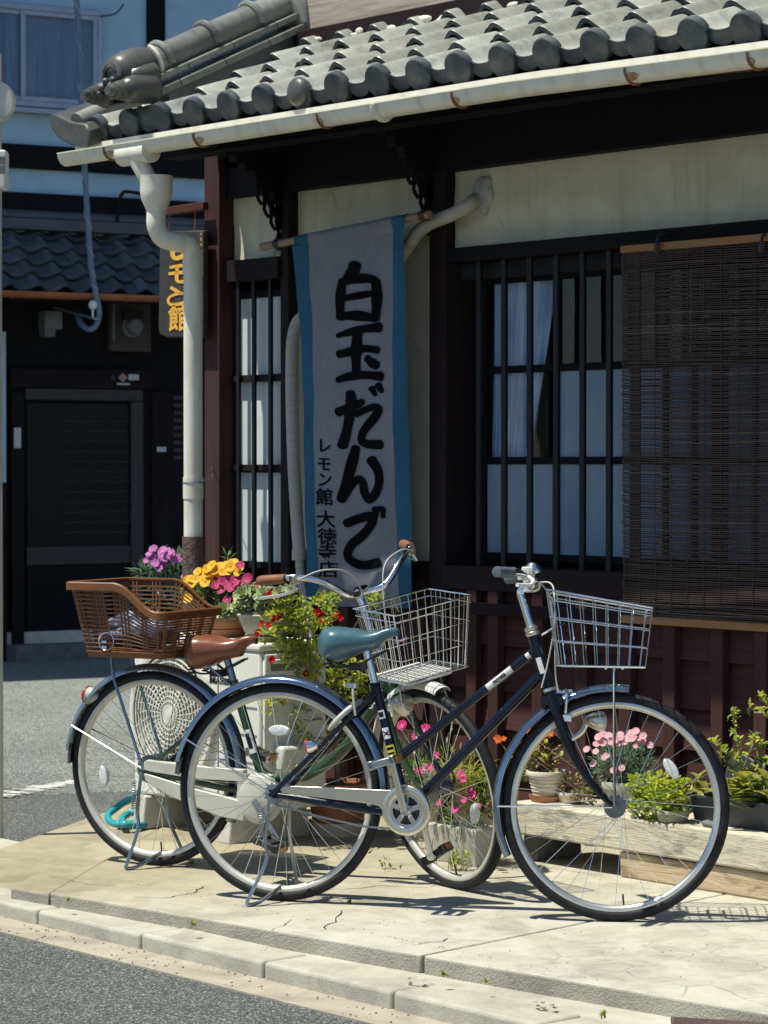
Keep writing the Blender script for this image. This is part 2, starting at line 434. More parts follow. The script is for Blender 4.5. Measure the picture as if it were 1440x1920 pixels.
M['frost'] = basic('frosted window film', (.29, .39, .46), (.15, .25, .37), .4, scale=2.2, stretch=(1.6, 1, .7))
M['curtain'] = basic('pale curtain cloth', (.62, .70, .80), (.42, .50, .62), .9, scale=6)
M['glass'] = glassy('window glass')
M['pvc'] = basic('cream rain pipe', (.74, .72, .61), (.55, .50, .38), .38, scale=7, stretch=(2.2, 2.2, .5), lo=.48, hi=.78, bump=.05)
M['rust'] = basic('rusty iron', (.16, .06, .025), (.33, .15, .05), .85, scale=40, bump=.5, bscale=120)
M['rust_s'] = basic('thin rust stain', (.30, .16, .06), (.50, .40, .26), .8, scale=30)
M['rustpipe'] = basic('pitted brown pipe cover', (.055, .030, .024), (.14, .09, .075), .7, scale=55, bump=1.0, bscale=70, dist=.012)
M['duct'] = basic('wrapped pipe tape', (.48, .45, .40), (.38, .36, .33), .75, scale=10, stretch=(1, 1, 12), bump=.2, bscale=30)
M['putty'] = basic('grey putty', (.36, .37, .36), (.48, .47, .43), .8, scale=25, bump=.8, bscale=35, dist=.01)
M['cloth'] = NT('unbleached banner linen').m
M['cloth_b'] = NT('teal banner border').m
def cloth(m, c1, c2):
    t = NT.__new__(NT); t.m = m; t.t = m.node_tree; t.n = t.t.nodes; t.l = t.t.links
    t.b = [x for x in t.n if x.type == 'BSDF_PRINCIPLED'][0]; t.out = [x for x in t.n if x.type == 'OUTPUT_MATERIAL'][0]
    v = t.co(); h = t.noise(t.co((40, 40, 700)), 1.0, 3); w = t.noise(t.co((700, 40, 40)), 1.0, 3); big = t.noise(v, 3.5, 6, .6)
    th = t.math('ADD', h, w)
    c = t.ramp(big, [(.3, c1), (.7, c2)]); c = t.mix(.5, c, t.mix(1.0, c, t.ramp(t.math('MULTIPLY', th, .5), [(.35, .55), (.65, 1.35)]), 'MULTIPLY'))
    t.set(col=c, rough=.95, spec=.1, nrm=t.bump(th, .3, .002))
cloth(M['cloth'], (.27, .268, .285), (.20, .206, .235)); cloth(M['cloth_b'], (.028, .105, .175), (.045, .145, .225))
M['ink'] = basic('black dye', (.005, .005, .006), (.009, .009, .010), .95, spec=.03)
M['bamboo'] = basic('old bamboo pole', (.20, .13, .09), (.32, .22, .15), .6, scale=4, stretch=(1, 8, 8))
M['blind'] = basic('brown bamboo splint', (.044, .024, .018), (.074, .042, .031), .6, scale=3, stretch=(2, 60, 300), lo=.4, hi=.6)
M['blind_pale'] = basic('pale bamboo splint', (.10, .066, .05), (.13, .09, .07), .6)
M['slat_wood'] = wood('honey wood rod', (.36, .19, .085), (.28, .14, .06), 0, .5)
M['sign'] = basic('black sign board', (.022, .018, .016), (.045, .038, .034), .55, scale=20, bump=.25)
M['gold'] = basic('yellow sign paint', (.85, .45, .06), (.72, .36, .04), .5)
M['orange_pipe'] = basic('brown orange rain gutter', (.38, .13, .06), (.30, .10, .045), .45)
M['alu'] = basic('aluminium sash', (.36, .42, .50), (.30, .36, .44), .4, metal=.3)
M['cable_b'] = basic('grey blue service cable', (.16, .23, .32), (.12, .18, .26), .5)
M['galv'] = basic('galvanised steel', (.40, .45, .50), (.32, .37, .42), .45, metal=.7)
M['meter'] = basic('meter box grey', (.16, .17, .18), (.11, .12, .13), .6)
M['meter_b'] = basic('meter board', (.045, .038, .034), (.065, .055, .05), .8)
M['pole'] = basic('painted street pole', (.50, .50, .45), (.42, .42, .38), .5)
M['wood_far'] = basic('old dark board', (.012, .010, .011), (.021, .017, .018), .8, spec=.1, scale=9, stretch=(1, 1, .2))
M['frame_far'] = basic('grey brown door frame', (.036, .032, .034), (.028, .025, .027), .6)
M['black_glass'] = basic('dark door glass', (.006, .007, .009), rough=.25, spec=.15)
M['block_dk'] = basic('grey stone step', (.16, .16, .16), (.11, .11, .11), .9, bump=.3)
M['curtain_f'] = basic('blue grey curtain', (.20, .26, .32), (.14, .19, .25), .9, scale=5, stretch=(6, 1, .3))
M['paint'] = basic('worn road paint', (.55, .55, .52), (.40, .40, .38), .9, scale=30)
M['ac_rec'] = basic('grille backing', (.40, .40, .36), (.33, .33, .29), .7)
M['ac_dk'] = basic('shadow grey plastic', (.20, .20, .18), (.16, .16, .145), .6)
M['stone_t'] = basic('grey old wood block', (.20, .20, .19), (.12, .12, .12), .9, bump=.5)
M['lf_coin'] = leafy('coin leaf', (.50, .56, .06), (.34, .45, .045), .4)
M['rust_plate'] = basic('brown iron plate', (.09, .045, .035), (.06, .03, .025), .5, scale=20, bump=.3)
M['white'] = basic('white paint', (.78, .78, .74), (.70, .70, .66), .5)
M['paper'] = basic('paper notice', (.6, .62, .64), rough=.8)
M['pinkp'] = basic('pink notice', (.45, .26, .26), rough=.8)
M['ac'] = basic('cream enamel', (.74, .74, .67), (.68, .68, .61), .42, scale=5)
M['ac_grille'] = basic('cream plastic grille', (.72, .71, .62), rough=.45)
M['hub_dk'] = basic('dull grey hub', (.22, .23, .24), (.15, .16, .17), .45, metal=.8)
M['chrome'] = basic('chrome', (.82, .84, .86), (.72, .74, .76), .12, metal=1, rvar=.06)
M['alloy'] = basic('brushed alloy', (.74, .70, .60), (.64, .61, .54), .30, metal=1, scale=60, stretch=(1, 1, 20), rvar=.08)
M['steel'] = basic('dull steel', (.40, .43, .46), (.28, .30, .33), .38, metal=1)
M['rim'] = basic('alloy rim', (.70, .70, .66), (.58, .58, .55), .34, metal=.85)
M['rim_w'] = basic('pale rim', (.64, .62, .55), (.47, .43, .36), .4, metal=.45, scale=9, lo=.45, hi=.8)
M['tyre'] = basic('black rubber', (.009, .010, .014), (.022, .022, .024), .62, scale=30, bump=.3, bscale=300, spec=.25)
M['navy'] = basic('navy enamel', (.003, .005, .017), (.004, .007, .022), .24, coat=.18, spec=.3, rvar=.05)
M['black_p'] = basic('black enamel', (.005, .006, .010), rough=.25, coat=.2, spec=.3, rvar=.05)
M['green'] = basic('olive green enamel', (.020, .052, .012), (.016, .042, .010), .25, coat=.6, rvar=.05)
M['steelblue'] = basic('blue grey fender', (.20, .27, .33), (.24, .31, .36), .22, metal=.75, rvar=.05)
M['fender_dk'] = basic('polished dark fender', (.22, .30, .38), (.16, .22, .30), .14, metal=.9, rvar=.05)
M['cream'] = basic('cream chain case', (.56, .555, .48), (.38, .365, .30), .38, scale=9, lo=.5, hi=.75)
M['white_f'] = basic('white fender enamel', (.74, .74, .70), (.66, .66, .62), .3)
M['teal_s'] = basic('teal saddle vinyl', (.060, .135, .170), (.050, .118, .152), .30, bump=.06, bscale=200)
M['brown_s'] = basic('brown saddle vinyl', (.22, .075, .036), (.18, .062, .03), .27, bump=.06, bscale=200)
M['brown_g'] = basic('brown grip rubber', (.27, .105, .045), (.20, .075, .032), .5)
M['grey_g'] = basic('grey grip rubber', (.11, .13, .16), (.08, .10, .12), .6, bump=.4, bscale=150)
M['basket_b'] = basic('brown basket plastic', (.20, .080, .027), (.155, .058, .019), .42)
M['reflect'] = basic('clear reflector', (.62, .66, .64), (.80, .82, .80), .25, scale=90, bump=.6, bscale=160)
M['red_lens'] = basic('red lens', (.45, .03, .02), rough=.2)
M['plastic_k'] = basic('black plastic', (.018, .018, .02), (.028, .028, .03), .5)
M['orange_r'] = basic('amber reflector', (.55, .20, .04), rough=.3)
M['cable'] = basic('pale brake cable', (.55, .54, .50), rough=.5)
M['yellow_l'] = basic('yellow sticker', (.75, .70, .02), rough=.5)
M['white_l'] = basic('white sticker', (.80, .80, .76), rough=.5)
M['terra'] = basic('terracotta', (.42, .17, .085), (.36, .15, .08), .8, scale=8, bump=.15, rnd=.1)
M['creampot'] = basic('cream glazed pot', (.70, .64, .50), (.62, .56, .43), .5, scale=6)
M['beigepot'] = basic('beige speckled pot', (.42, .41, .33), (.34, .33, .26), .7, scale=70, bump=.15)
M['stonepot'] = basic('pale stone trough', (.52, .50, .43), (.42, .39, .32), .9, scale=9, bump=.5)
M['greypot'] = basic('dark grey plastic trough', (.055, .065, .08), (.045, .052, .065), .5, scale=6)
M['soil'] = basic('potting soil', (.05, .035, .025), (.09, .065, .045), 1, scale=60, bump=1, bscale=60, dist=.01)
M['hose'] = basic('teal hose', (.02, .32, .36), (.015, .26, .30), .4)
M['bark'] = basic('grey bark', (.22, .18, .14), (.34, .29, .23), .9, scale=20, stretch=(1, 1, .3), bump=.6)
M['twig'] = basic('green brown twig', (.16, .13, .06), (.12, .09, .05), .8)
M['navycloth'] = basic('navy patterned cloth', (.04, .05, .10), (.30, .32, .36), .9, scale=30, lo=.52, hi=.62)
M['lf_lime'] = leafy('lime leaf', (.54, .57, .06), (.34, .44, .05), .45)
M['lf_green'] = leafy('green leaf', (.10, .18, .035), (.17, .26, .05))
M['lf_dark'] = leafy('dark green leaf', (.025, .07, .03), (.05, .11, .035))
M['lf_grey'] = leafy('grey green leaf', (.14, .25, .15), (.22, .34, .21))
M['lf_yellow'] = leafy('yellow green leaf', (.56, .50, .07), (.34, .38, .06), .42)
M['lf_tulip'] = leafy('broad yellow green leaf', (.50, .40, .09), (.14, .22, .06), .3, .4, 9)
M['lf_brown'] = leafy('olive brown leaf', (.24, .20, .05), (.16, .10, .045))
M['lf_rosy'] = leafy('rosy succulent leaf', (.22, .24, .08), (.36, .16, .10), .2)
M['lf_sucu'] = leafy('pale rosette leaf', (.50, .54, .28), (.32, .44, .26), .15, .5, 25)
M['lf_tip'] = leafy('yellow rosette leaf', (.52, .48, .17), (.42, .44, .2), .15, .5)
M['fl_yellow'] = leafy('yellow petal', (.85, .50, .01), (.78, .42, .01), .3, .6)
M['fl_mag'] = leafy('magenta petal', (.50, .015, .14), (.36, .01, .10), .3, .6)
M['fl_pink'] = leafy('pink petal', (.85, .50, .54), (.80, .40, .48), .3, .6)
M['fl_hot'] = leafy('hot pink petal', (.72, .05, .28), (.62, .04, .22), .3, .6)
M['fl_lilac'] = leafy('lilac petal', (.60, .20, .50), (.50, .14, .44), .3, .6)
M['fl_red'] = leafy('red petal', (.60, .012, .02), (.50, .01, .015), .3, .6)
M['fl_orange'] = leafy('orange petal', (.70, .17, .03), (.60, .12, .02), .3, .6)
M['fl_eye'] = basic('dark flower eye', (.12, .02, .03), rough=.8)
M['fl_wht'] = basic('pale flower eye', (.75, .58, .40), rough=.8)
# ================================================================== SETTING
def struct(name, mb, mats, label, parent=None, **k):
    o = build(name, mb, mats, parent, **k)
    if parent is None: o['kind'] = 'structure'; o['label'] = label
    return o
ZK, ZG, ZR = -.04, -.09, -.095         # kerb top, street gutter, road
b = MB(); b.sheet(lambda u, v: (-150 + 300 * u, -150 + 300 * v, ZR), 4, 4)
struct('road', b, M['asphalt'], 'grey asphalt road running round the corner', angle=None)

A, B_ = Vector((-7.41, 4.72)), Vector((-4.45, 5.065)); dirf = (B_ - A).normalized()
C1 = A + (Vector((-8.234, 5.661)) - A) * 1.75; R1 = A + dirf * 7
# pavement slabs, cut apart by joints
def slab(poly, z0, z1, name, mat, parent, bev=.007):
    m = MB(); m.prism([(p[0], p[1], z0) for p in poly], (0, 0, z1 - z0)); m.m[-len(poly):] = [1] * len(poly); return build(name, m, [mat, M['aggr']], parent, bev=bev)
pav = MB(); pav.prism([(p[0], p[1], ZG - .02) for p in (A + Vector((.05, .06)), R1 + Vector((0, .06)), (R1.x, 7.0), (-9.35, 7.0), C1 + Vector((.06, .02)))], (0, 0, .02 - ZG - .035))
pv = struct('pavement', pav, M['pave'], 'sunlit worn concrete pavement at the corner of the house')
inward = Vector((-dirf.y, dirf.x))
cl = (C1 - A).normalized(); off = .10
# border strip along the cut corner, then the slabs behind it
bn = Vector((cl.y, -cl.x)) * -1
bn = Vector((-cl.y, cl.x)) if Vector((-cl.y, cl.x)).x > 0 else Vector((cl.y, -cl.x))
A2 = A + bn * .16 + dirf * .02
E1 = A + bn * .16; 
# intersection of the inner border line with the front edge
def isect(p, d, q, e):
    k = d.x * e.y - d.y * e.x; t = ((q.x - p.x) * e.y - (q.y - p.y) * e.x) / k; return p + d * t
I0 = isect(E1, cl, A, dirf)
slab([A, I0, I0 + cl * 3.2, C1], -.06, -.004, 'slab', M['pave'], pv)
cuts = [.0, 1.62, 3.1, 4.4, 5.7]
fr = [I0 + dirf * (c) for c in cuts]
g = .006
top = lambda p: Vector((p.x - .15, 7.0))
big = [I0 + dirf * g, fr[1] - dirf * g, Vector((fr[1].x - .25, 7.0)), Vector((-9.3, 7.0)), I0 + cl * 2.6 + dirf * g]
slab(big, -.06, 0, 'slab', M['pave'], pv)
for i in (1, 2, 3):
    p, q = fr[i] + dirf * g, fr[i + 1] - dirf * g
    slab([p, q, Vector((q.x - .25, 7.0)), Vector((p.x - .25, 7.0))], -.06, 0, 'slab', M['pave'], pv)
# hairline cracks and the oblique joint
ck = MB()
def crack(pts, w=.004):
    P = [onZ(x, y, .002) for x, y in pts]; Q = []
    for i in range(len(P) - 1):
        for k in range(5):
            t = k / 5; q = P[i].lerp(P[i + 1], t); j = 0 if (i == 0 and k == 0) else .008
            Q.append(q + Vector((random.uniform(-j, j), random.uniform(-j, j), 0)))
    Q.append(P[-1]); o = len(ck.v)
    for i, q in enumerate(Q):
        d = (Q[min(i + 1, len(Q) - 1)] - Q[max(i - 1, 0)]).normalized(); s_ = Vector((-d.y, d.x, 0)) * w * random.uniform(.2, .8) * (.3 if i in (0, len(Q) - 1) else 1)
        ck.v += [q + s_, q - s_]
    for i in range(len(Q) - 1): ck.face((o + 2*i, o + 2*i + 1, o + 2*i + 3, o + 2*i + 2))
crack([(252, 1680), (310, 1684), (364, 1673), (386, 1660)], .004); crack([(430, 1660), (500, 1640), (560, 1632)], .003)
crack([(690, 1600), (720, 1585), (752, 1575)], .004); crack([(720, 1633), (748, 1628), (760, 1619)], .0035); crack([(640, 1668), (720, 1660), (800, 1664), (850, 1650)], .003)
crack([(600, 1745), (625, 1728), (640, 1705)], .003); crack([(470, 1760), (520, 1740), (548, 1722)], .002); crack([(770, 1771), (830, 1764), (840, 1758)], .003)
crack([(90, 1640), (150, 1655), (220, 1662)], .002); crack([(1120, 1640), (1000, 1622)], .003)
build('crack', ck, M['crack'], pv, angle=None, kind='stuff')
# rubble joints in the slab edge
rb = MB()
for (x, y) in ((778, 1832), (1018, 1878)):
    c = onZ(x, y, -.015)
    for k in range(9):
        rb.ball(c + Vector((random.uniform(-.035, .035), random.uniform(-.006, .012), random.uniform(-.028, .003))), (random.uniform(.006, .013), random.uniform(.004, .008), random.uniform(.002, .005)), 6, 4)
build('broken_edge', rb, M['pave'], pv, kind='stuff')
# low apron on the side street and the concrete gutter of the front road
b = MB(); b.prism([(x, y, ZG) for x, y in ((-7.35, 4.70), (-7.75, 4.70), (-8.43, 5.325), (-8.96, 6.10), (-9.75, 7.3), (-9.3, 7.2), (-8.6, 6.1))], (0, 0, .045))
struct('pavement_apron', b, M['pave'], 'lower concrete strip between the side street and the raised slab', bev=.006)
KY = 4.665
b = MB(); b.box((-12, KY - .155, ZG - .05), (3, KY + .01, ZG)); struct('street_gutter', b, M['gutter'], 'flat concrete gutter strip along the kerb')
b = MB(); b.box((-12, KY + .06, ZG - .05), (3, 5.5, ZK - .012)); kb = struct('kerb', b, M['kerb'], 'row of pale concrete kerb stones along the road')
jx = sorted([onZ(x, y, ZK).x for x, y in ((60, 1706), (274, 1748), (510, 1800), (767, 1853), (1065, 1910))])
jx = [jx[0] - 1.2, jx[0] - .6] + jx + [jx[-1] + .6 * k for k in range(1, 8)]
for i in range(len(jx) - 1):
    b = MB(); dz = random.uniform(-.004, .004); b.box((jx[i] + .004, KY, ZG - .06), (jx[i + 1] - .004, KY + .17, ZK + dz)); build('kerb_stone', b, M['kerb'], kb, bev=.012, seg=3)
b = MB()
for k in range(220):
    x = random.uniform(-8, -4); b.ball((x, KY - random.uniform(.0, .15), ZG + .002), random.uniform(.001, .0045), 5, 3)
for k in range(140):
    q = onZ(random.uniform(200, 1440), random.uniform(1640, 1850), 0); b.ball((q.x, max(q.y, 5.05), .001), random.uniform(.001, .003), 5, 3)
solo('grit', b, M['gutter'], 'loose grit and pebbles lying in the gutter and on the slab', 'grit')['kind'] = 'stuff'
b = MB(); b.prism([(x, y, ZR - .02) for x, y in ((-60, 6.3), (-10.02, 6.55), (-9.7, 7.32), (-9.3, 7.3), (-9.3, 60), (-60, 60))], (0, 0, .024))
struct('side_street', b, M['asphalt_p'], 'paler worn asphalt of the side street', angle=None)
b = MB()
p0, p1 = onZ(-60, 1505, ZR), onZ(150, 1466, ZR)
d = (p1 - p0).normalized(); s_ = Vector((-d.y, d.x, 0))
for k in range(60):
    a = p0 + d * (p1 - p0).length * k / 60; q = p0 + d * (p1 - p0).length * (k + 1.02) / 60
    if random.random() < .12: continue
    w0, w1 = -.07 + random.uniform(-.02, .05), .07 - random.uniform(-.02, .05)
    b.add([a + s_*w0 + Vector((0,0,.008)), q + s_*w0 + Vector((0,0,.008)), q + s_*w1 + Vector((0,0,.008)), a + s_*w1 + Vector((0,0,.008))], [(0, 1, 2, 3)])
struct('road_line', b, M['paint'] if 'paint' in M else M['block'], 'worn white line on the side street', angle=None)

# ================================================================== TOWNHOUSE
W = 6.85
H = thing('townhouse', 'old dark timber townhouse with cream plaster, lattice windows and a tiled pent roof', 'house', (-8.0, W, 0))
def hp(name, a, b_, mat, bev=.003, parent=H, **k):
    m = MB(); m.box(a, b_); return build(name, m, mat, parent, bev=bev, **k)
XR = -3.6
# structure behind the front
m = MB(); m.box((-9.2, 6.98, -.1), (-9.12, 12, 2.9)); m.box((-9.12, 11.9, -.1), (XR, 12, 2.9)); m.box((XR - .05, 6.95, -.1), (XR, 11.9, 2.9))
build('side_wall', m, M['plaster'], H)
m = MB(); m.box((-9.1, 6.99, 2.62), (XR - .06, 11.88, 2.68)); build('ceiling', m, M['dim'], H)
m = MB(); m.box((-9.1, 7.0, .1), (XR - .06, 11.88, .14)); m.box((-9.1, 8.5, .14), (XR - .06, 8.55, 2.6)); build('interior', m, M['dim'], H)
hp('foundation', (-9.2, 6.84, -.1), (XR, 7.0, .06), M['block'])
UP = onY(566, 10, 6.93).x
m = MB(); m.box((UP, 6.96, 2.95), (XR, 11, 6.2)); build('upper_wall', m, M['plaster'], H)
for k in range(5):
    z0 = 3.168 + k * .24; hp('upper_board', (UP - .0, 6.925 - .004 * (k % 2), z0), (XR, 6.962, z0 + .235), M['wood_grey'], .004)
hp('flashing_beam', (UP + .02, 6.87, 3.07), (XR, 6.96, 3.165), M['wood_h'], .006)
# posts and beams
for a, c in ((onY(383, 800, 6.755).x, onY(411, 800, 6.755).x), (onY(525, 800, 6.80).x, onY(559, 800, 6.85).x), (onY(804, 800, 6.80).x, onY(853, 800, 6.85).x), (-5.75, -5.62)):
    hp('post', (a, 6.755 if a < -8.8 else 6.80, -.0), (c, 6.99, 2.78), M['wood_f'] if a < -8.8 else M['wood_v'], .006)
LB = onY(411, 800, 6.755).x - .004; RB = onY(525, 800, 6.80).x + .004
hp('lintel', (LB, 6.785, 2.146), (RB, 6.96, 2.236), M['wood_h'])
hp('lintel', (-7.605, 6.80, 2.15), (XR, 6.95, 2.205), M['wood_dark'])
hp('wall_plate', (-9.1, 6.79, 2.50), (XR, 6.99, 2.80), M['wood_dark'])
hp('sill', (-7.605, 6.785, .905), (XR, 6.99, .995), M['wood_h'])
hp('sill', (-8.50, 6.81, .93), (-7.66, 6.95, 1.003), M['wood_h'])
hp('sill', (LB, 6.775, .80), (RB, 6.99, .905), M['wood_h'])
# plaster panels with a slightly uneven face
def panel(x0, x1, z0, z1, y, mat=M['plaster']):
    m = MB(); m.sheet(lambda u, v: (x0 + (x1 - x0) * u, y + .004 * math.sin(7 * u + 3 * v) * math.sin(9 * v + 2 * u), z0 + (z1 - z0) * v), 24, 12)
    build('plaster_panel', m, mat, H, angle=None)
panel(LB, RB, 2.236, 2.66, 6.835); panel(-8.58, -7.62, 1.005, 2.52, W); panel(-7.605, XR, 2.205, 2.52, W)
hp('top_rail', (LB, 6.79, 2.62), (RB, 6.98, 2.74), M['wood_dark'])
# dado of lapped boards under upright battens
def dado(x0, x1, ztop, battens):
    n = node('dado', H)
    zs = [.06, .20, .385, .53, .70, ztop]
    for i in range(len(zs) - 1):
        m = MB(); z0, z1 = zs[i], zs[i + 1]
        m.add([(x0, 6.815, z0), (x1, 6.815, z0), (x1, 6.845, z0), (x0, 6.845, z0), (x0, 6.838, z1 + .01), (x1, 6.838, z1 + .01), (x1, 6.86, z1 + .01), (x0, 6.86, z1 + .01)],
              [(0,3,2,1),(4,5,6,7),(0,1,5,4),(1,2,6,5),(2,3,7,6),(3,0,4,7)])
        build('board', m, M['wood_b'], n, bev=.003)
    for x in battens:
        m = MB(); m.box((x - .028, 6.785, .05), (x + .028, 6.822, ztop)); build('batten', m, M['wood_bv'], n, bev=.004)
bx = [onY(x, 1250, 6.79).x for x in (884, 925, 1008, 1090, 1172, 1255, 1345, 1426)]
bx += [bx[-1] + .215 * k for k in range(1, 9)]
dado(-7.605, XR, .905, bx)
dado(-8.56, -7.75, .93, [-8.42, -8.2, -7.98]); dado(LB, RB, .80, [LB + .12, LB + .25])
hp('dado_rail', (-7.605, 6.775, .815), (XR, 6.83, .86), M['wood_h'])
# windows
def window(x0, x1, z0, z1, ybar, bars, bw, ysash, cols, rows, kinds, mat_fr=M['wood_dark']):
    n = node('window', H)
    for x in bars:
        m = MB(); m.box((x - bw / 2, ybar, z0 - .01), (x + bw / 2, ybar + .015, z1 + .01)); build('bar', m, M['bar'], n, bev=.003)
    m = MB(); t = .03
    for i, x in enumerate(cols): m.box((x - t/2, ysash, z0), (x + t/2, ysash + .03, z1))
    for j, z in enumerate(rows): m.box((cols[0] + t/2, ysash + .002, z - .014), (cols[-1] - t/2, ysash + .028, z + .014))
    build('sash', m, mat_fr, n, bev=.002)
    for i in range(len(cols) - 1):
        for j in range(len(rows) - 1):
            k = kinds(i, j)
            m = MB(); m.box((cols[i] + t/2, ysash + .012, rows[j] + .014), (cols[i+1] - t/2, ysash + .017, rows[j+1] - .014)); build('pane', m, M[k], n)
    return n
rb_ = [onY(x, 770, 6.83).x for x in (896, 943, 991, 1041, 1090, 1140)]; rb_ += [rb_[-1] + .139 * k for k in range(1, 20)]
rb_ = [x for x in rb_ if x < -5.8 or -5.6 < x < XR - .1]
cx = onY(905, 770, 6.95).x
wn_ = window(-7.605, XR, .995, 2.15, 6.83, rb_, .026, 6.95, [cx, cx + .40, cx + .80, cx + 1.2, -5.72, -5.2, -4.6, XR - .05], [1.03, 1.395, 1.742, 2.085],
             lambda i, j: 'frost' if j == 0 or (i >= 2 and j == 1) or (i == 1 and j == 1) else 'glass')
hp('window_head', (-7.605, 6.88, 2.09), (XR, 6.97, 2.15), M['dark'])
# curtains drawn to one side
m = MB()
def cur(u, v):
    x = cx + .01 + u * (.36 - .14 * (1 - v) ** 1.4); z = 1.40 + v * .70
    return (x, 6.99 + .012 * math.sin(u * 42 + 2 * v) + .006 * math.sin(u * 17), z)
m.sheet(cur, 90, 10); build('curtain', m, M['curtain'], wn_, angle=None)
m = MB(); m.sheet(lambda u, v: (cx + .42 + .36 * u, 6.99 + .006 * math.sin(u * 40), 1.40 + .34 * v), 50, 3); build('curtain', m, M['dim'], wn_, angle=None)
lb = [onY(x, 800, 6.80).x for x in (446, 475, 506)]
wl = window(LB, RB, .905, 2.146, 6.797, lb, .020, 6.832, [LB + .008, RB - .008], [.96, 1.36, 1.742, 2.09], lambda i, j: 'frost_w')
for z_ in (1.352, 1.725): m = MB(); m.box((LB + .004, 6.814, z_), (RB - .004, 6.830, z_ + .028)); build('cross_rail', m, M['wood_h'], wl, bev=.002)
# carved brackets
def bracket(x, zt, out, drop):
    yb = 6.80; m = MB(); P = [(x, yb, zt)]; P.append((x, yb - out, zt))
    n = 6
    for k in range(n + 1):
        t = k / n; y = yb - out * (1 - t) * 1.0; z = zt - .05 - drop * t ** 1.5
        P.append((x, y, z))
        if k < n:
            t2 = (k + .5) / n; P.append((x, yb - out * (1 - t2) - .012, zt - .05 - drop * t2 ** 1.5 - .022))
    P.append((x, yb, zt - drop - .1))
    m.prism(P, (.05, 0, 0))
    for k in range(3):
        a = .25 + .38 * k; q = Vector((x + .025, yb - .03 - .035 * (2 - k), zt - .06 - drop * .55 - .05 * k))
        R = []
        for i in range(14):
            t = 2 * math.pi * i / 14; R.append(q + Vector((0, math.cos(t) * .022 * (1 if math.sin(t) < 0 else .45) - .25 * .05 * math.sin(t), .055 * math.sin(t) - .03)))
        m.tube(R, .008, 6, closed=True)
    m.tube([(x + .025, yb - .004, zt - drop - .1 - .02 * k) for k in range(8)], [.012 + .006 * math.sin(k * 1.5) for k in range(8)], 8)
    return build('bracket', m, M['wood_dark'], H, angle=30)
bracket(-8.65, 2.70, .30, .20); bracket(-7.72, 2.72, .30, .22); bracket(-5.70, 2.72, .30, .22)

# ------------------------------------------------------------------ roof
EY, EZ, SL = 6.12, 2.731, .46
def zb(Y): return EZ - .034 + SL * (Y - EY)
def sag(x): return 0 if x < -6.36 else -.034 * (x + 6.36) / .9
PITCH_T = .2166; X0 = -8.92
ang = math.atan(SL)
m = MB()
m.add([(-8.99, EY + .02, zb(EY) - .05), (XR, EY + .02, zb(EY) - .09), (XR, 6.96, zb(6.96) - .05), (-8.99, 6.96, zb(6.96) - .05),
       (-8.99, EY + .02, zb(EY) - .03), (XR, EY + .02, zb(EY) - .07), (XR, 6.96, zb(6.96) - .03), (-8.99, 6.96, zb(6.96) - .03)],
      [(0,3,2,1),(4,5,6,7),(0,1,5,4),(1,2,6,5),(2,3,7,6),(3,0,4,7)])
roof = build('roof', m, M['wood_dark'], H)
m = MB(); m.add([(-8.98, EY + .01, 2.615), (-6.36, EY + .01, 2.615), (XR, EY + .01, 2.52), (XR, EY + .01, 2.59), (-6.36, EY + .01, 2.678), (-8.98, EY + .01, 2.678),
    (-8.98, EY + .05, 2.615), (-6.36, EY + .05, 2.615), (XR, EY + .05, 2.52), (XR, EY + .05, 2.59), (-6.36, EY + .05, 2.678), (-8.98, EY + .05, 2.678)],
    [(0,1,4,5),(1,2,3,4),(6,11,10,7),(7,10,9,8),(0,6,7,1),(1,7,8,2),(5,4,10,11),(4,3,9,10),(0,5,11,6),(2,8,9,3)])
build('eave_board', m, M['wood_eave'], roof)
k = 0
x = -8.93
while x < XR:
    m = MB(); m.bar((x, EY + .06, zb(EY + .06) - .085 + sag(x)), (x, 6.9, zb(6.9) - .075), .045, .05); build('rafter', m, M['wood_dark'], roof); x += .30
hp('eave_beam', (-8.97, 6.46, 2.64), (XR, 6.56, 2.76), M['wood_dark'])
for x in (-8.63, -7.68, -5.69): hp('bracket_arm', (x - .05, 6.40, 2.66), (x + .05, 6.80, 2.74), M['wood_dark'])
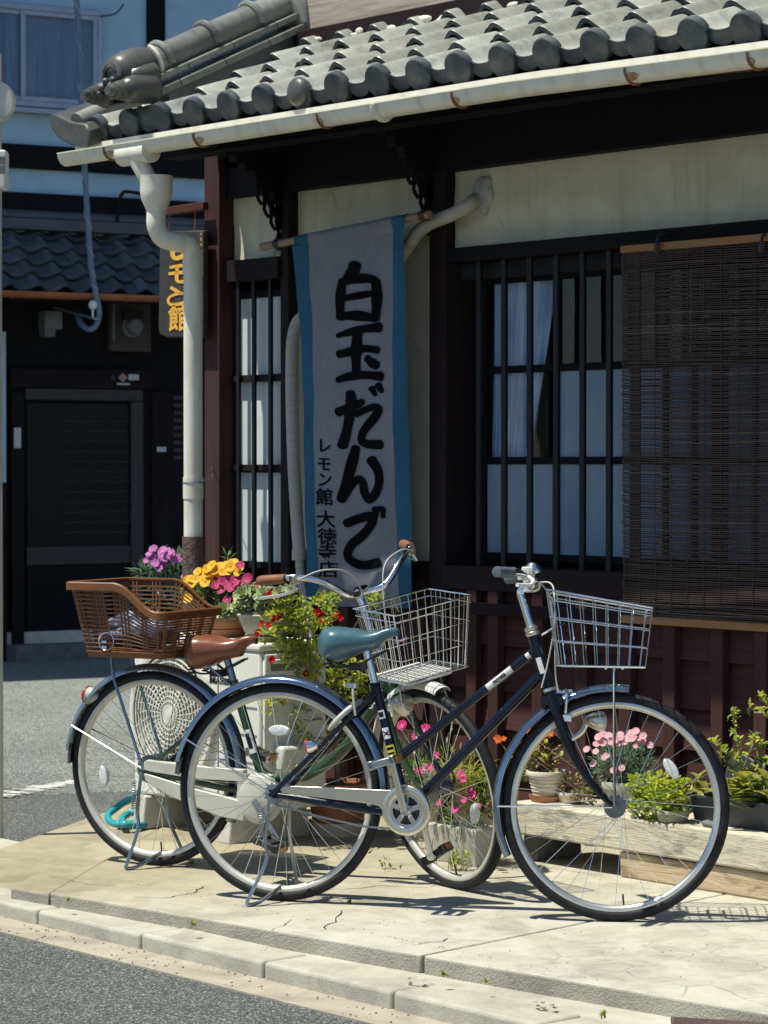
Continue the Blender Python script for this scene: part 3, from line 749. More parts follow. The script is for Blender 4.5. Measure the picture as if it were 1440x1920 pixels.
# pan tile with a roll on its left edge, as one closed shell
def prof(x):
    t = (.5 + .5 * math.cos(2 * math.pi * (x - .056) / PITCH_T)) ** 1.25
    return -.012 + .050 * t ** 1.35
TL = .235
def tile_mesh(eave):
    m = MB(); nx = 22; xs = [(PITCH_T + .018) * i / nx for i in range(nx + 1)]; th = .017
    vs_ = [0, .006, .10, TL] ; o = 0
    lift = lambda v: .030 * (1 - v / TL)
    def tp(x, v): return Vector((x, v, prof(x) + lift(v) - (.004 if v == 0 else 0)))
    m.v = []
    for v in vs_:
        for x in xs: m.v.append(tp(x, v))
    nb = len(m.v)
    for v in vs_:
        for x in xs: m.v.append(tp(x, v) - Vector((0, 0, th)))
    n = nx + 1
    for j in range(len(vs_) - 1):
        for i in range(nx):
            m.face((j*n+i, j*n+i+1, (j+1)*n+i+1, (j+1)*n+i)); m.face((nb+j*n+i, nb+(j+1)*n+i, nb+(j+1)*n+i+1, nb+j*n+i+1))
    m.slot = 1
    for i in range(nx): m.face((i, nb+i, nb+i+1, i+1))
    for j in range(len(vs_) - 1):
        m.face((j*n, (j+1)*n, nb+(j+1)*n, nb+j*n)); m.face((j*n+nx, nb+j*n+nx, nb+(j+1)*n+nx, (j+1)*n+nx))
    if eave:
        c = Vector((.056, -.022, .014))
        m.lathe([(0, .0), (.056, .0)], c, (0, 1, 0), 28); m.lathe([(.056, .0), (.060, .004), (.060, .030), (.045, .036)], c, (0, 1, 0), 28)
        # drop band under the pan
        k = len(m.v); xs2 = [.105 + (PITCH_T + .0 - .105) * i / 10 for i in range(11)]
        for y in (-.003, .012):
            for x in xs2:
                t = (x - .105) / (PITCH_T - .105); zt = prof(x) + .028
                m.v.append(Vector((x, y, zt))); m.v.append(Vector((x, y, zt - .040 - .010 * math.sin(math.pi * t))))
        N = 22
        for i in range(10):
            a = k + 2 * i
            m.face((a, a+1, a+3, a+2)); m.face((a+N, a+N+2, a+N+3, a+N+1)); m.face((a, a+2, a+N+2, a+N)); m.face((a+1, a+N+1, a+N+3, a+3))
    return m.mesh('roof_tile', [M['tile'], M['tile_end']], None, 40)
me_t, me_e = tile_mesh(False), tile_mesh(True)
nc = int((XR - X0) / PITCH_T)
rows = [EY, 6.30, 6.485, 6.67, 6.845]
rr = random.Random(3)
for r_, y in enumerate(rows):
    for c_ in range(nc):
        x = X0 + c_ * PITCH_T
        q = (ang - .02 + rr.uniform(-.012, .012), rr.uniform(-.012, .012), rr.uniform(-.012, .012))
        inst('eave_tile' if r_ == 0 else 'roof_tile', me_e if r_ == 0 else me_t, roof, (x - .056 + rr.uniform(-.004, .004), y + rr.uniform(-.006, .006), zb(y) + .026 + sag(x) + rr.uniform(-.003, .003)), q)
# one replaced tile end is domed
m = MB(); xb = X0 + 6 * PITCH_T; m.ball((xb, EY - .025, zb(EY) + .044), (.054, .03, .054), 20, 12); build('tile_end', m, M['tile_orn'], roof)
m = MB()
for k in range(40):
    x = random.uniform(-8.6, -5); m.ball((x, 6.865, zb(6.86) + random.uniform(.045, .075)), (random.uniform(.02, .06), .012, random.uniform(.008, .018)), 8, 5)
build('mortar', m, M['mortar'], roof, kind='stuff')
# verge: round cover tiles, curved corner piece
m = MB(); xv = X0 - .085
for k, y in enumerate([6.13, 6.35, 6.57, 6.79]):
    m.tube([(xv, y - .03, zb(y) + .052), (xv, y + .22, zb(y + .22) + .035)], .052, 14)
build('verge_tile', m, M['tile'], roof)
P = [onY(x, y, 6.04) for x, y in ((90, 221), (94, 215), (104, 214), (118, 222), (138, 231), (160, 234), (166, 246), (166, 277), (150, 277), (128, 271), (108, 259), (96, 243))]
m = MB(); m.prism(P, (.02, .16, .06)); build('corner_tile', m, M['tile_orn'], roof, bev=.012, seg=3)
m = MB()
P = [onY(146, 232, 6.06) + Vector((0, k * .11, k * .11 * SL)) for k in range(6)]
m.tube(P, .045, 12); build('verge_tile', m, M['tile'], roof)
# descending ridge
XD = -8.70; rg = node('ridge', H)
for j, (w, h, z) in enumerate(((.21, .030, .125), (.175, .026, .180))):
    for i in range(4):
        y0 = 6.06 + i * .225 + .05 * j; y1 = min(y0 + .222, 6.95)
        m = MB(); m.bar((XD, y0, zb(y0) + z), (XD, y1, zb(y1) + z), w, h); build('flat_tile', m, M['tile_r'], rg, bev=.005)
m = MB(); m.bar((XD, 6.26, zb(6.26) + .055), (XD, 6.94, zb(6.94) + .055), .13, .11); build('ridge_core', m, M['tile_dk'], rg)
for i in range(4):
    y0 = 6.04 + i * .228; y1 = min(y0 + .225, 6.93); z = .236
    m = MB(); m.tube([(XD, y0, zb(y0) + z), (XD, y1, zb(y1) + z)], .064, 24); build('cover_tile', m, M['tile_r'], rg)
    if i:
        R = [Vector((XD, y0 - .01, zb(y0 - .01) + z)) + Vector((math.cos(a) * .067, -math.sin(a) * .067 * math.sin(ang), math.sin(a) * .067 * math.cos(ang))) for a in [math.pi * (k / 16) * 1.16 - .25 for k in range(17)]]
        m = MB(); m.tube(R, .017, 10); build('ring_band', m, M['tile_r'], rg)
m = MB(); m.bar((XD, 6.90, zb(6.9) + .17), (XD, 6.955, zb(6.955) + .17), .20, .20); build('mortar_stop', m, M['mortar'], rg, bev=.015)
# ornamental end piece
orn = node('ridge_ornament', H)
_b0 = build
OC = Vector((XD, 6.04, zb(6.0) + .08)); OM = Matrix.Translation((0, .105, .165)) @ Matrix.Translation(OC) @ Matrix.Scale(.86, 4) @ Matrix.Translation(-OC)
def build(name, mb, *a, **k): mb.xf(OM); return _b0(name, mb, *a, **k)
zr = zb(6.0)
m = MB(); m.lathe([(.055, -.15), (.085, -.135), (.098, -.10), (.103, -.05), (.10, 0), (.085, .06), (.082, .07)], (XD, 6.04, zr + .155), (0, .92, .38), 28); build('hood', m, M['tile_orn'], orn, angle=60)
m = MB(); m.ball((XD, 5.915, zr + .105), (.055, .02, .055), 16, 10); build('dark_hollow', m, M['tile_dk'], orn)
m = MB(); m.tube([(XD + math.cos(a) * .066, 5.895, zr + .10 + math.sin(a) * .066) for a in [math.pi * k / 16 for k in range(17)]], .013, 8); build('arch_rim', m, M['tile_orn'], orn)
for sx_ in (1, -1):
    m = MB(); m.lathe([(.02, -.13), (.048, -.115), (.062, -.08), (.068, -.03), (.066, .05), (.05, .07), (0, .07)], (XD + sx_ * .105, 6.0, zr + .045), (0, 1, .1), 22); build('shoulder', m, M['tile_orn'], orn, angle=60)
    m = MB(); m.lathe([(0, -.075), (.022, -.075), (.025, -.05), (.026, -.045), (.036, -.042), (.038, -.02), (.045, -.016), (.046, .01)], (XD + sx_ * .10, 5.875, zr + .03), (0, 1, .1), 18); build('knob', m, M['tile_orn'], orn)
    m = MB(); m.lathe([(.02, -.09), (.05, -.07), (.058, 0), (.055, .06)], (XD + sx_ * .075, 6.02, zr + .11), (0, 1, .3), 18); build('scroll', m, M['tile_orn'], orn, angle=60)
    m = MB()
    for k in range(3): m.ball((XD + sx_ * (.03 + .018 * k), 5.885 - .006 * k, zr + .085 - .028 * k), (.02, .022, .018), 10, 7)
    build('petal', m, M['tile_orn'], orn)
m = MB(); m.ball((XD, 5.90, zr + .045), (.04, .03, .045), 14, 9); build('petal', m, M['tile_dk'], orn)
m = MB(); m.lathe([(.084, -.012), (.096, -.010), (.092, .012), (.082, .014)], (XD, 6.105, zr + .185), (0, .92, .38), 26, -.3, math.pi + .3); build('mortar_band', m, M['mortar'], orn)
build = _b0

# ------------------------------------------------------------------ rain gutter and downpipe
GY, GZ, GR = 6.055, 2.632, .043
def half(r, z, y=GY, n=12): return [(y - r * math.cos(a), z - r * math.sin(a)) for a in [math.pi * k / n for k in range(n + 1)]]
out = [(GY - GR - .006, GZ + .004)] + half(GR, GZ) + [(GY + GR, GZ + .044)]
inn = [(GY + GR - .003, GZ + .044)] + half(GR - .003, GZ)[::-1] + [(GY - GR + .002, GZ + .008), (GY - GR - .006, GZ + .008)]
ring = out + inn
m = MB(); xs = [-9.07, -8.9, -8.3, -7.5, -6.4, -5.5, -4.5, XR]
m.loft([[(x, y, z + (sag(x) * .55)) for y, z in ring] for x in xs]); gut = build('gutter', m, M['pvc'], H, angle=40)
m = MB(); m.prism([(-9.07, y, z) for y, z in half(GR, GZ)], (-.006, 0, 0)); build('end_cap', m, M['putty'], gut)
for x_ in (212, 380, 612, 865, 1190, 1420):
    x = onY(x_, 871 - (871 - 250) , GY).x if False else onY(x_, 300 - .125 * x_, GY).x
    m = MB(); z = GZ + sag(x) * .55
    m.tube([(x, y, zz) for y, zz in half(GR + .004, z)] + [(x, GY + .05, z + .03), (x, GY + .06, z + .045)], .0045, 6); build('hanger', m, M['rust'], gut)
    m = MB()
    W_ = random.uniform(.03, .07)
    m.sheet(lambda u, v: (x - .008 + W_ * u ** 1.3 * (1 - .7 * abs(v - .45)), GY - (GR + .0012) * math.cos(.35 + .95 * v * (1 - .35 * u)), z - (GR + .0012) * math.sin(.35 + .95 * v * (1 - .35 * u))), 6, 8)
    build('rust_stain', m, M['rust_s'], gut, kind='stuff')
x = onY(718, 210, GY).x; m = MB(); m.tube([(x, y, z) for y, z in half(GR + .003, GZ)], .012, 8); build('joint', m, M['pvc'], gut)
PX = onY(362, 700, 6.25).x
HX = onY(293, 365, 6.10).x
dp = node('downpipe', H)
m = MB(); m.tube([(HX - .06, 6.05, 2.60), (HX - .05, 6.055, 2.56), (HX - .02, 6.08, 2.49)], .036, 18); m.tube([(HX - .16, 6.055, 2.600), (HX + .03, 6.055, 2.600)], .046, 16); build('outlet', m, M['pvc'], dp)
m = MB(); zh = onY(293, 332, 6.10).z
m.lathe([(.058, .0), (.066, .004), (.064, -.006), (.064, -.055), (.060, -.085), (.042, -.125), (.036, -.14), (.036, -.16)], (HX, 6.10, zh), (0, 0, 1), 22)
m.lathe([(.060, .004), (.055, -.05)], (HX, 6.10, zh), (0, 0, 1), 22); build('hopper', m, M['pvc'], dp, angle=50)
zt = zh - .16
m = MB(); m.tube(sm([(HX, 6.10, zt + .02), (HX, 6.10, zt - .03), (HX + .005, 6.125, zt - .075), (HX + (PX-HX)*.5, 6.18, zt - .09), (PX - .004, 6.235, zt - .10), (PX, 6.25, zt - .14), (PX, 6.25, zt - .19)], 6), .038, 18); build('elbow', m, M['pvc'], dp, angle=60)
m = MB(); m.cyl((PX, 6.25, .7), (PX, 6.25, zt - .16), .0375, 22); m.cyl((PX, 6.25, zt - .215), (PX, 6.25, zt - .15), .041, 22); m.cyl((PX, 6.25, 1.245), (PX, 6.25, 1.33), .0405, 22); build('pipe', m, M['pvc'], dp)
zc = onY(362, 1006, 6.25).z
m = MB(); m.cyl((PX + .004, 6.25, -.02), (PX + .004, 6.25, zc), .046, 24); build('pipe_cover', m, M['rustpipe'], dp)
m = MB(); z = onY(362, 905, 6.25).z
m.tube([(PX + math.cos(a) * .041, 6.25 + math.sin(a) * .041, z) for a in [2 * math.pi * k / 16 for k in range(17)]], .0025, 5)
m.tube([(PX + .03, 6.25 - .03, z), (PX + .06, 6.30, z + .015), (PX - .55, 6.755, z + .06)], .002, 5); build('tie_wire', m, M['steel'], dp)
# ================================================================== lettering
def glyphs(body, h, bold=0.0, extr=0.0, sx=1.0):
    """filled outline of a string as (verts, faces); baseline-centred, height ~h"""
    cu = bpy.data.curves.new('text', 'FONT'); cu.body = body; cu.size = h; cu.align_x = 'CENTER'; cu.align_y = 'CENTER'; cu.offset = bold; cu.extrude = extr
    cu.resolution_u = 3
    o = bpy.data.objects.new('text', cu); COL.objects.link(o); bpy.context.view_layer.update()
    me = bpy.data.meshes.new_from_object(o.evaluated_get(bpy.context.evaluated_depsgraph_get()))
    V = [v.co.copy() for v in me.vertices]; Fc = [tuple(p.vertices) for p in me.polygons]
    bpy.data.objects.remove(o); bpy.data.curves.remove(cu); bpy.data.meshes.remove(me)
    for v in V: v.x *= sx
    return V, Fc
def put_text(mb, body, h, c, ex, ey, bold=0.0, sx=1.0):
    V, Fc = glyphs(body, h, bold, 0, sx); c = Vector(c); ex = Vector(ex).normalized(); ey = Vector(ey).normalized()
    mb.add([c + ex * v.x + ey * v.y for v in V], Fc)
def brush(mb, pts, w, n=7, ends=(.75, .9)):
    """brush stroke as a flat ribbon; pts are 2D in any units, returns into mb with z=0 (caller maps)"""
    P = sm([(p[0], p[1], 0) for p in pts], n) if len(pts) > 2 else [Vector((pts[0][0], pts[0][1], 0)).lerp(Vector((pts[1][0], pts[1][1], 0)), k / 6) for k in range(7)]
    m = len(P); L = []; R = []
    for i, p in enumerate(P):
        d = (P[min(i + 1, m - 1)] - P[max(i - 1, 0)]).normalized(); s_ = Vector((-d.y, d.x, 0)); t = i / (m - 1)
        k = (w[0] * (1 - t) + w[1] * t) if isinstance(w, (tuple, list)) else w
        k *= 1 + .10 * math.sin(t * 9 + len(pts))
        L.append(p + s_ * k / 2); R.append(p - s_ * k / 2)
    def cap(p, d, r, s0):
        s_ = Vector((-d.y, d.x, 0)); return [p + (s_ * math.cos(a) + d * math.sin(a)) * r for a in [math.pi * k / 8 for k in range(1, 8)]]
    d1 = (P[-1] - P[-2]).normalized(); d0 = (P[0] - P[1]).normalized()
    w1 = (L[-1] - R[-1]).length / 2; w0 = (L[0] - R[0]).length / 2
    o = len(mb.v)
    mb.v += L + R
    for i in range(m - 1): mb.face((o + i, o + m + i, o + m + i + 1, o + i + 1))
    for (p, d, r) in ((P[-1], d1, w1), (P[0], d0, w0)):
        o2 = len(mb.v); s_ = Vector((-d.y, d.x, 0)); mb.v.append(p); N = 10
        for k in range(N + 1):
            a = math.pi * k / N; mb.v.append(p + (s_ * math.cos(a) + d * math.sin(a) * ends[0]) * r)
        for k in range(N): mb.face((o2, o2 + 1 + k + 1, o2 + 1 + k))

# ================================================================== BICYCLES
def V3(x, y, z): return Vector((x, y, z))
def about(p, d, a): return Matrix.Translation(p) @ Matrix.Rotation(a, 4, d) @ Matrix.Translation(-Vector(p))
I4 = Matrix.Identity(4)
def wheel(root, name, c, R, X, rim, refl=None, hubr=.018, spin=0.0):
    n = node(name, root); cx, cz = c
    def P(nm, m, mat, **k): m.xf(X); return build(nm, m, mat, n, **k)
    ring = lambda r, y, N=72: [V3(cx + r * math.cos(2*math.pi*k/N), y, cz + r * math.sin(2*math.pi*k/N)) for k in range(N)]
    def spin_prof(prof, N=80):
        m = MB(); k = len(prof)
        for i in range(N):
            a = 2 * math.pi * i / N
            for (r, y) in prof: m.v.append(V3(cx + r * math.cos(a), y, cz + r * math.sin(a)))
        for i in range(N):
            j = (i + 1) % N
            for q in range(k): m.face((i*k + q, i*k + (q+1) % k, j*k + (q+1) % k, j*k + q))
        return m
    t = .0175; rc = R - t
    P('tyre', spin_prof([(rc + t * math.sin(a) * (1.0 if math.sin(a) > 0 else .9), -t * math.cos(a)) for a in [math.pi * (-.22 + 1.44 * k / 12) for k in range(13)]]), M['tyre'], angle=60)
    ro = R - .031
    P('rim', spin_prof([(ro, -.0135), (ro + .003, -.0115), (ro + .003, .0115), (ro, .0135), (ro - .008, .0125), (ro - .016, .006), (ro - .017, 0), (ro - .016, -.006), (ro - .008, -.0125)]), M[rim], angle=50)
    m = MB(); N = 36
    for i in range(N):
        side = -1 if i % 2 else 1; a = 2 * math.pi * (i + .5) / N + spin; b_ = a + (1 if (i // 2) % 2 else -1) * 1.15
        m.tube([V3(cx + hubr * 1.3 * math.cos(b_), side * .030, cz + hubr * 1.3 * math.sin(b_)), V3(cx + (ro - .015) * math.cos(a), side * .003, cz + (ro - .015) * math.sin(a))], .00105, 4, caps=False)
    P('spokes', m, M['chrome'], kind='stuff')
    m = MB(); m.lathe([(0, -.062), (.009, -.062), (.009, -.052), (.006, -.05), (.006, -.038), (hubr * 1.6, -.036), (hubr * 1.6, -.030), (hubr, -.026), (hubr * .8, 0), (hubr, .026), (hubr * 1.6, .030), (hubr * 1.6, .036), (.006, .038), (.006, .05), (.009, .052), (.009, .062), (0, .062)], (cx, 0, cz), (0, 1, 0), 20)
    P('hub', m, M['hub_dk'])
    if refl is not None:
        a, rr_ = refl; q = V3(cx + rr_ * math.cos(a), -.012, cz + rr_ * math.sin(a)); m = MB()
        e1 = V3(-math.sin(a), 0, math.cos(a)); e2 = V3(math.cos(a), 0, math.sin(a))
        o = []
        for (s_, y) in ((.2, -.012), (.85, -.010), (1, -.004), (1, .004), (.85, .010), (.2, .012)):
            o.append([q + e1 * (.036 * s_ * math.cos(2*math.pi*k/20)) + e2 * (.017 * s_ * math.sin(2*math.pi*k/20)) + V3(0, y, 0) for k in range(20)])
        m.loft(o); P('reflector', m, M['reflect'])
    # valve
    m = MB(); a = -math.pi / 2 + .1; m.tube([V3(cx + (ro - .017) * math.cos(a), 0, cz + (ro - .017) * math.sin(a)), V3(cx + (ro - .05) * math.cos(a), 0, cz + (ro - .05) * math.sin(a))], .003, 6); P('valve', m, M['plastic_k'])
    return n
def fender(root, c, R, a0, a1, mat, X, w=.026, inner='black_p', name='fender'):
    cx, cz = c; m = MB(); N = 48
    pr_ = [(math.cos(a) * .020, math.sin(a) * w) for a in [math.pi * (k / 10 - .5) for k in range(11)]]
    for inset in (0, .0022):
        pass
    prof = [(dr, y) for dr, y in pr_] + [(dr - .002, y * .95) for dr, y in pr_[::-1]]
    rings = []
    for i in range(N + 1):
        a = a0 + (a1 - a0) * i / N
        rings.append([V3(cx + (R + dr) * math.cos(a), y, cz + (R + dr) * math.sin(a)) for dr, y in prof])
    m.loft(rings); m.xf(X)
    return build(name, m, M[mat], root, angle=40)
def saddle(root, x0, x1, zt, zb_, mat, w=.092):
    m = MB(); N = 26; rings = []
    for i in range(N + 1):
        t = i / N; x = x0 + (x1 - x0) * t
        hw = w * (math.sin(min(1, t / .34 + .02) * math.pi / 2) ** .55) * (1 - max(0, (t - .22)) ** .9 * 1.06) if t < .999 else .012
        hw = max(hw, .020 * math.sqrt(max(0, 1 - max(0, (t - .90) / .1) ** 2)) + .002)
        if t < .02: hw = w * .32
        dip = .020 * math.exp(-((t - .62) / .22) ** 2)
        top = zt - dip - (.030 * max(0, (.10 - t) / .10) ** 1.6) - .010 * max(0, (t - .90) / .10) ** 2
        bot = zb_ + (.050 * (min(1, t / .9)) ** 1.1) + .025 * max(0, (.10 - t) / .10) - .002
        if t > .80: bot = max(bot, top - .045 + .02 * (t - .8) / .2)
        bot -= .016 * math.exp(-((t - .26) / .2) ** 2); cz = (top + bot) / 2; hh = (top - bot) / 2; R = []
        for k in range(24):
            a = 2 * math.pi * k / 24; c_, s_ = math.cos(a), math.sin(a)
            y = hw * math.copysign(abs(c_) ** .75, c_); z = hh * math.copysign(abs(s_) ** .8, s_)
            if s_ > 0: z -= .010 * (1 - abs(c_)) * (1 if t < .4 else .3)
            R.append(V3(x, y * (1 if s_ > -.3 else .93), cz + z))
        rings.append(R)
    m.loft(rings); s_ = build('saddle', m, M[mat], root, angle=60)
    m = MB(); zc = zb_
    for y in (-.02, .02): m.tube(sm([V3(x0 + .03, y * 2.2, zc + .012), V3(x0 + .06, y * 1.6, zc - .018), V3(x0 + .13, y, zc - .012), V3(x1 - .04, y * .5, zc + .035)], 5), .0035, 6)
    for y in (-.045, .045):
        m.tube([V3(x0 + .045 + .012 * math.cos(k * .8), y + .012 * math.sin(k * .8), zc - .022 + .0013 * k) for k in range(30)], .0025, 5)
    m.box((x0 + .10, -.02, zc - .03), (x0 + .145, .02, zc - .008)); build('saddle_rails', m, M['plastic_k'], s_)
    return s_
def wire_basket(root, X, x0t, x1t, x0b, x1b, wt, wb_, z0t, z1t, zb_, nx=8, ny=8, mat='chrome', r1=.0036, r2=.0019):
    """z0t is the rim height at the back, z1t at the front"""
    n = node('basket', root)
    def rimpt(u, v, h):       # u along x 0..1, v across -1..1, h 0 bottom..1 rim
        xa = x0b + (x0t - x0b) * h; xb = x1b + (x1t - x1b) * h; w = wb_ + (wt - wb_) * h
        zt = z0t + (z1t - z0t) * u
        return V3(xa + (xb - xa) * u, v * w, zb_ + (zt - zb_) * h)
    def loop(h):
        P = []
        for u, v in ((0, -1), (1, -1), (1, 1), (0, 1)):
            P.append((u, v))
        out = []; e = .06
        for (u, v, du, dv) in ((0, -1, 1, 0), (1, -1, 0, 2), (1, 1, -1, 0), (0, 1, 0, -2)):
            for t in (e, .5, 1 - e): out.append(rimpt(u + du * t, v + dv * t, h))
        return out
    m = MB(); m.tube(sm(loop(1), 4, True), r1, 8, closed=True); m.tube(sm(loop(0), 4, True), r1, 8, closed=True); m.xf(X); build('basket_rim', m, M[mat], n)
    m = MB()
    for h in (.33, .64, .90): m.tube(sm(loop(h), 3, True), r2 * 1.15, 6, closed=True)
    for i in range(nx):
        u = (i + .5) / nx; m.tube([rimpt(u, -1, 1), rimpt(u, -1, 0), rimpt(u, 1, 0), rimpt(u, 1, 1)], r2, 5)
    for i in range(ny):
        v = -1 + 2 * (i + .5) / ny; m.tube([rimpt(0, v, 1), rimpt(0, v, 0), rimpt(1, v, 0), rimpt(1, v, 1)], r2, 5)
    m.xf(X); build('basket_wires', m, M[mat], n, kind='stuff')
    return n
def pedal(parent, c, tilt, side, body='steel'):
    m = MB(); R = Matrix.Rotation(tilt, 3, 'Y'); y0, y1 = (c.y, c.y + side * .085)
    for dx in (-.036, .036): m.box((c.x + dx - .009, y0, c.z - .014), (c.x + dx + .009, y1, c.z + .014), R, c)
    m.box((c.x - .042, y0, c.z - .011), (c.x + .042, y0 + side * .008, c.z + .011), R, c); m.box((c.x - .042, y1 - side * .008, c.z - .011), (c.x + .042, y1, c.z + .011), R, c)
    m.box((c.x - .012, y0 + side * .006, c.z - .010), (c.x + .012, y1 - side * .006, c.z + .010), R, c)
    p = build('pedal', m, M[body], parent, bev=.003)
    for dx in (-.0462, .0462): m = MB(); m.box((c.x + dx - .002, y0 + side * .02, c.z - .008), (c.x + dx + .002, y1 - side * .02, c.z + .008), R, c); build('pedal_reflector', m, M['orange_r'], parent)
    return p
def lever(m, a, b_, c_): m.tube(sm([a, b_, c_], 5), [.008 - .0003 * k for k in range(11)], 8)

def stand(root, s=1.0, near=-.14, far=.13, zc=.34, xf=-.045, mat='steel'):
    m = MB()
    m.tube(sm([V3(0, -.085, zc), V3(-.012, -.092, zc * .6), V3(-.004, -.10, zc * .42), V3(xf, near, .03), V3(xf - .004, near - .005, .008), V3(xf + .015, near + .02, .008), V3(xf + .03, near + .05, .018),
               V3(xf + .05, 0, .045), V3(xf + .055, far - .05, .030), V3(xf + .055, far - .01, .010), V3(xf + .055, far, .012), V3(xf + .05, far - .002, .04), V3(.0, .10, zc * .42), V3(-.005, .09, zc * .62), V3(0, .085, zc)], 6), .0062, 8)
    k = build('kickstand', m, M[mat], root)
    m = MB(); m.tube([V3(-.022 + .008 * math.cos(i * .9), -.098 + .008 * math.sin(i * .9), zc - .03 - i * .0011) for i in range(90)], .0018, 5)
    build('spring', m, M['steel'], k); return k

# ---------------------------------------------------------------- navy bicycle in front
oN = onZ(525, 1688.6, 0)
NB = thing('bicycle', 'navy blue bicycle with a teal saddle and silver chain guard, parked nearest the road', 'bicycle', (oN.x, oN.y, 0), rad(29.2), 'bicycles parked by the house', local=True)
R_ = .345; ax0, ax1 = V3(.884, 0, .709), V3(.838, 0, .853); sd = (ax1 - ax0).normalized()
XN = about(ax0, sd, rad(15)); FC = (1.092, R_)
wheel(NB, 'rear_wheel', (0, R_), R_, I4, 'rim_w', (math.pi / 2 - .02, .196)); wheel(NB, 'front_wheel', FC, R_, XN, 'rim', (.62, .205), .021, .1)
m = MB(); T = m.tube
T([ax0 - sd * .01, ax1 + sd * .005], .0185, 16); T([V3(.842, 0, .812), V3(.40, 0, .468)], .0135, 14); T([V3(.862, 0, .740), V3(.44, 0, .318)], .0155, 14)
T([V3(.43, 0, .296), V3(.322, 0, .695)], .0150, 14); T([V3(.43, -.038, .296), V3(.43, .038, .296)], .021, 18)
for s_ in (-1, 1):
    T(sm([V3(.325, s_ * .012, .665), V3(.27, s_ * .035, .61), V3(.02, s_ * .062, .365), V3(0, s_ * .064, .345)], 5), .0085, 10)
    T(sm([V3(.43, s_ * .025, .296), V3(.36, s_ * .035, .302), V3(.20, s_ * .052, .322), V3(.02, s_ * .062, .343)], 5), [.0135] * 12 + [.012, .011, .010, .009], 10)
    m.box((-.012, s_ * .062 - .003, .333), (.03, s_ * .062 + .003, .358))
fN = build('frame', m, M['navy'], NB, angle=60)
m = MB(); m.lathe([(.020, 0), (.022, .004), (.022, .010), (.0175, .014), (.021, .018), (.021, .026), (.014, .030)], ax1 + sd * .006, sd, 20); build('headset', m, M['alloy'], NB)
m = MB(); m.lathe([(.019, 0), (.022, .003), (.020, .012)], ax0 - sd * .022, sd, 20); build('headset', m, M['alloy'], NB)
m = MB(); T = m.tube
T(sm([V3(.29, 0, .81), V3(.324, 0, .685)], 1), .0128, 14); build('seat_post', m, M['chrome'], NB)
m = MB(); T = m.tube; T([V3(.327, -.025, .69), V3(.327, .025, .69)], .006, 8); T([V3(.3235, 0, .672), V3(.319, 0, .70)], .0185, 14); build('seat_clamp', m, M['black_p'], NB)
saddle(NB, .140, .400, .880, .768, 'teal_s')
fk = MB(); T = fk.tube
T([ax0 - sd * .012, ax0 - sd * .035], .020, 14)
for s_ in (-1, 1): T(sm([ax0 - sd * .03 + V3(0, s_ * .034, 0), V3(.915, s_ * .046, .62), V3(.948, s_ * .048, .53), V3(.985, s_ * .048, .462), V3(1.045, s_ * .05, .385), V3(FC[0], s_ * .05, FC[1])], 5), [.0155] * 10 + [.0145, .0140, .0130, .0125, .012, .0115, .011, .0105, .010, .0095, .009, .0085, .008, .0075, .0075, .0075], 10)
fk.box((ax0.x - .02, -.045, ax0.z - .062), (ax0.x + .045, .045, ax0.z - .034)); fk.xf(XN); build('fork', fk, M['black_p'], NB, angle=60)
rf = fender(NB, (0, R_), R_ + .006, rad(166), rad(-8), 'fender_dk', I4, .028, name='rear_fender'); ff = fender(NB, FC, R_ + .006, rad(84), rad(206), 'fender_dk', XN, .028, name='front_fender')
m = MB()
P = [V3(math.cos(rad(a)) * (R_ + .012), 0, R_ + math.sin(rad(a)) * (R_ + .012)) for a in (164, 168, 173)]
m.loft([[p + V3(0, y, 0) + V3(dx, 0, 0) for y, dx in ((-.03, .02), (-.03, .016), (0, -.012), (.03, .016), (.03, .02), (0, -.008))] for p in P]); build('mud_flap', m, M['plastic_k'], rf)
m = MB(); a = rad(153)
for s_ in (-1, 1): m.tube([V3(0, s_ * .064, R_), V3(math.cos(a) * (R_ + .01), s_ * .03, R_ + math.sin(a) * (R_ + .01))], .0027, 6)
build('fender_stay', m, M['chrome'], rf)
m = MB(); a = rad(181)
for s_ in (-1, 1): m.tube([V3(FC[0], s_ * .056, R_), V3(FC[0] + math.cos(a) * (R_ + .01), s_ * .03, R_ + math.sin(a) * (R_ + .01))], .0027, 6)
m.xf(XN); build('fender_stay', m, M['chrome'], ff)
# chain guard, ring, crank, chain
BBc = V3(.445, 0, .313); y = -.058
cg = MB(); n_ = 48
for (ro, ri, y0, y1) in ((.080, .052, y - .006, y + .004),):
    o = []
    for i in range(n_):
        a = 2 * math.pi * i / n_
        o.append([BBc + V3(math.cos(a) * r, yy, math.sin(a) * r) for r, yy in ((ri, y1), (ri, y0 + .002), (ri + .004, y0), (ro - .008, y0 - .001), (ro - .002, y0 + .002), (ro, y1 + .004), (ro - .004, y1 + .006))])
    o.append(o[0]); cg.loft(o, caps=False)
arm = [(.012, .371), (.10, .3735), (.40, .3735), (.425, .378), (.43, .36), (.40, .345), (.385, .325), (.370, .308), (.358, .322), (.335, .328), (.10, .344), (.012, .349), (.006, .358)]
cg.prism([V3(x, y - .004, z) for x, z in arm], (0, .012, 0)); build('chain_guard', cg, M['alloy'], NB, bev=.004, seg=3, angle=50)
m = MB(); m.lathe([(.012, 0), (.046, 0), (.047, .003), (.012, .003)], BBc + V3(0, y + .006, 0), (0, 1, 0), 40)
chr_ = build('chainwheel', m, M['plastic_k'], NB)
m = MB()
for k in range(5):
    a = 2 * math.pi * k / 5 + .3; m.bar(BBc + V3(0, y + .002, 0), BBc + V3(math.cos(a) * .052, y + .002, math.sin(a) * .052), .016, .005, (0, 1, 0))
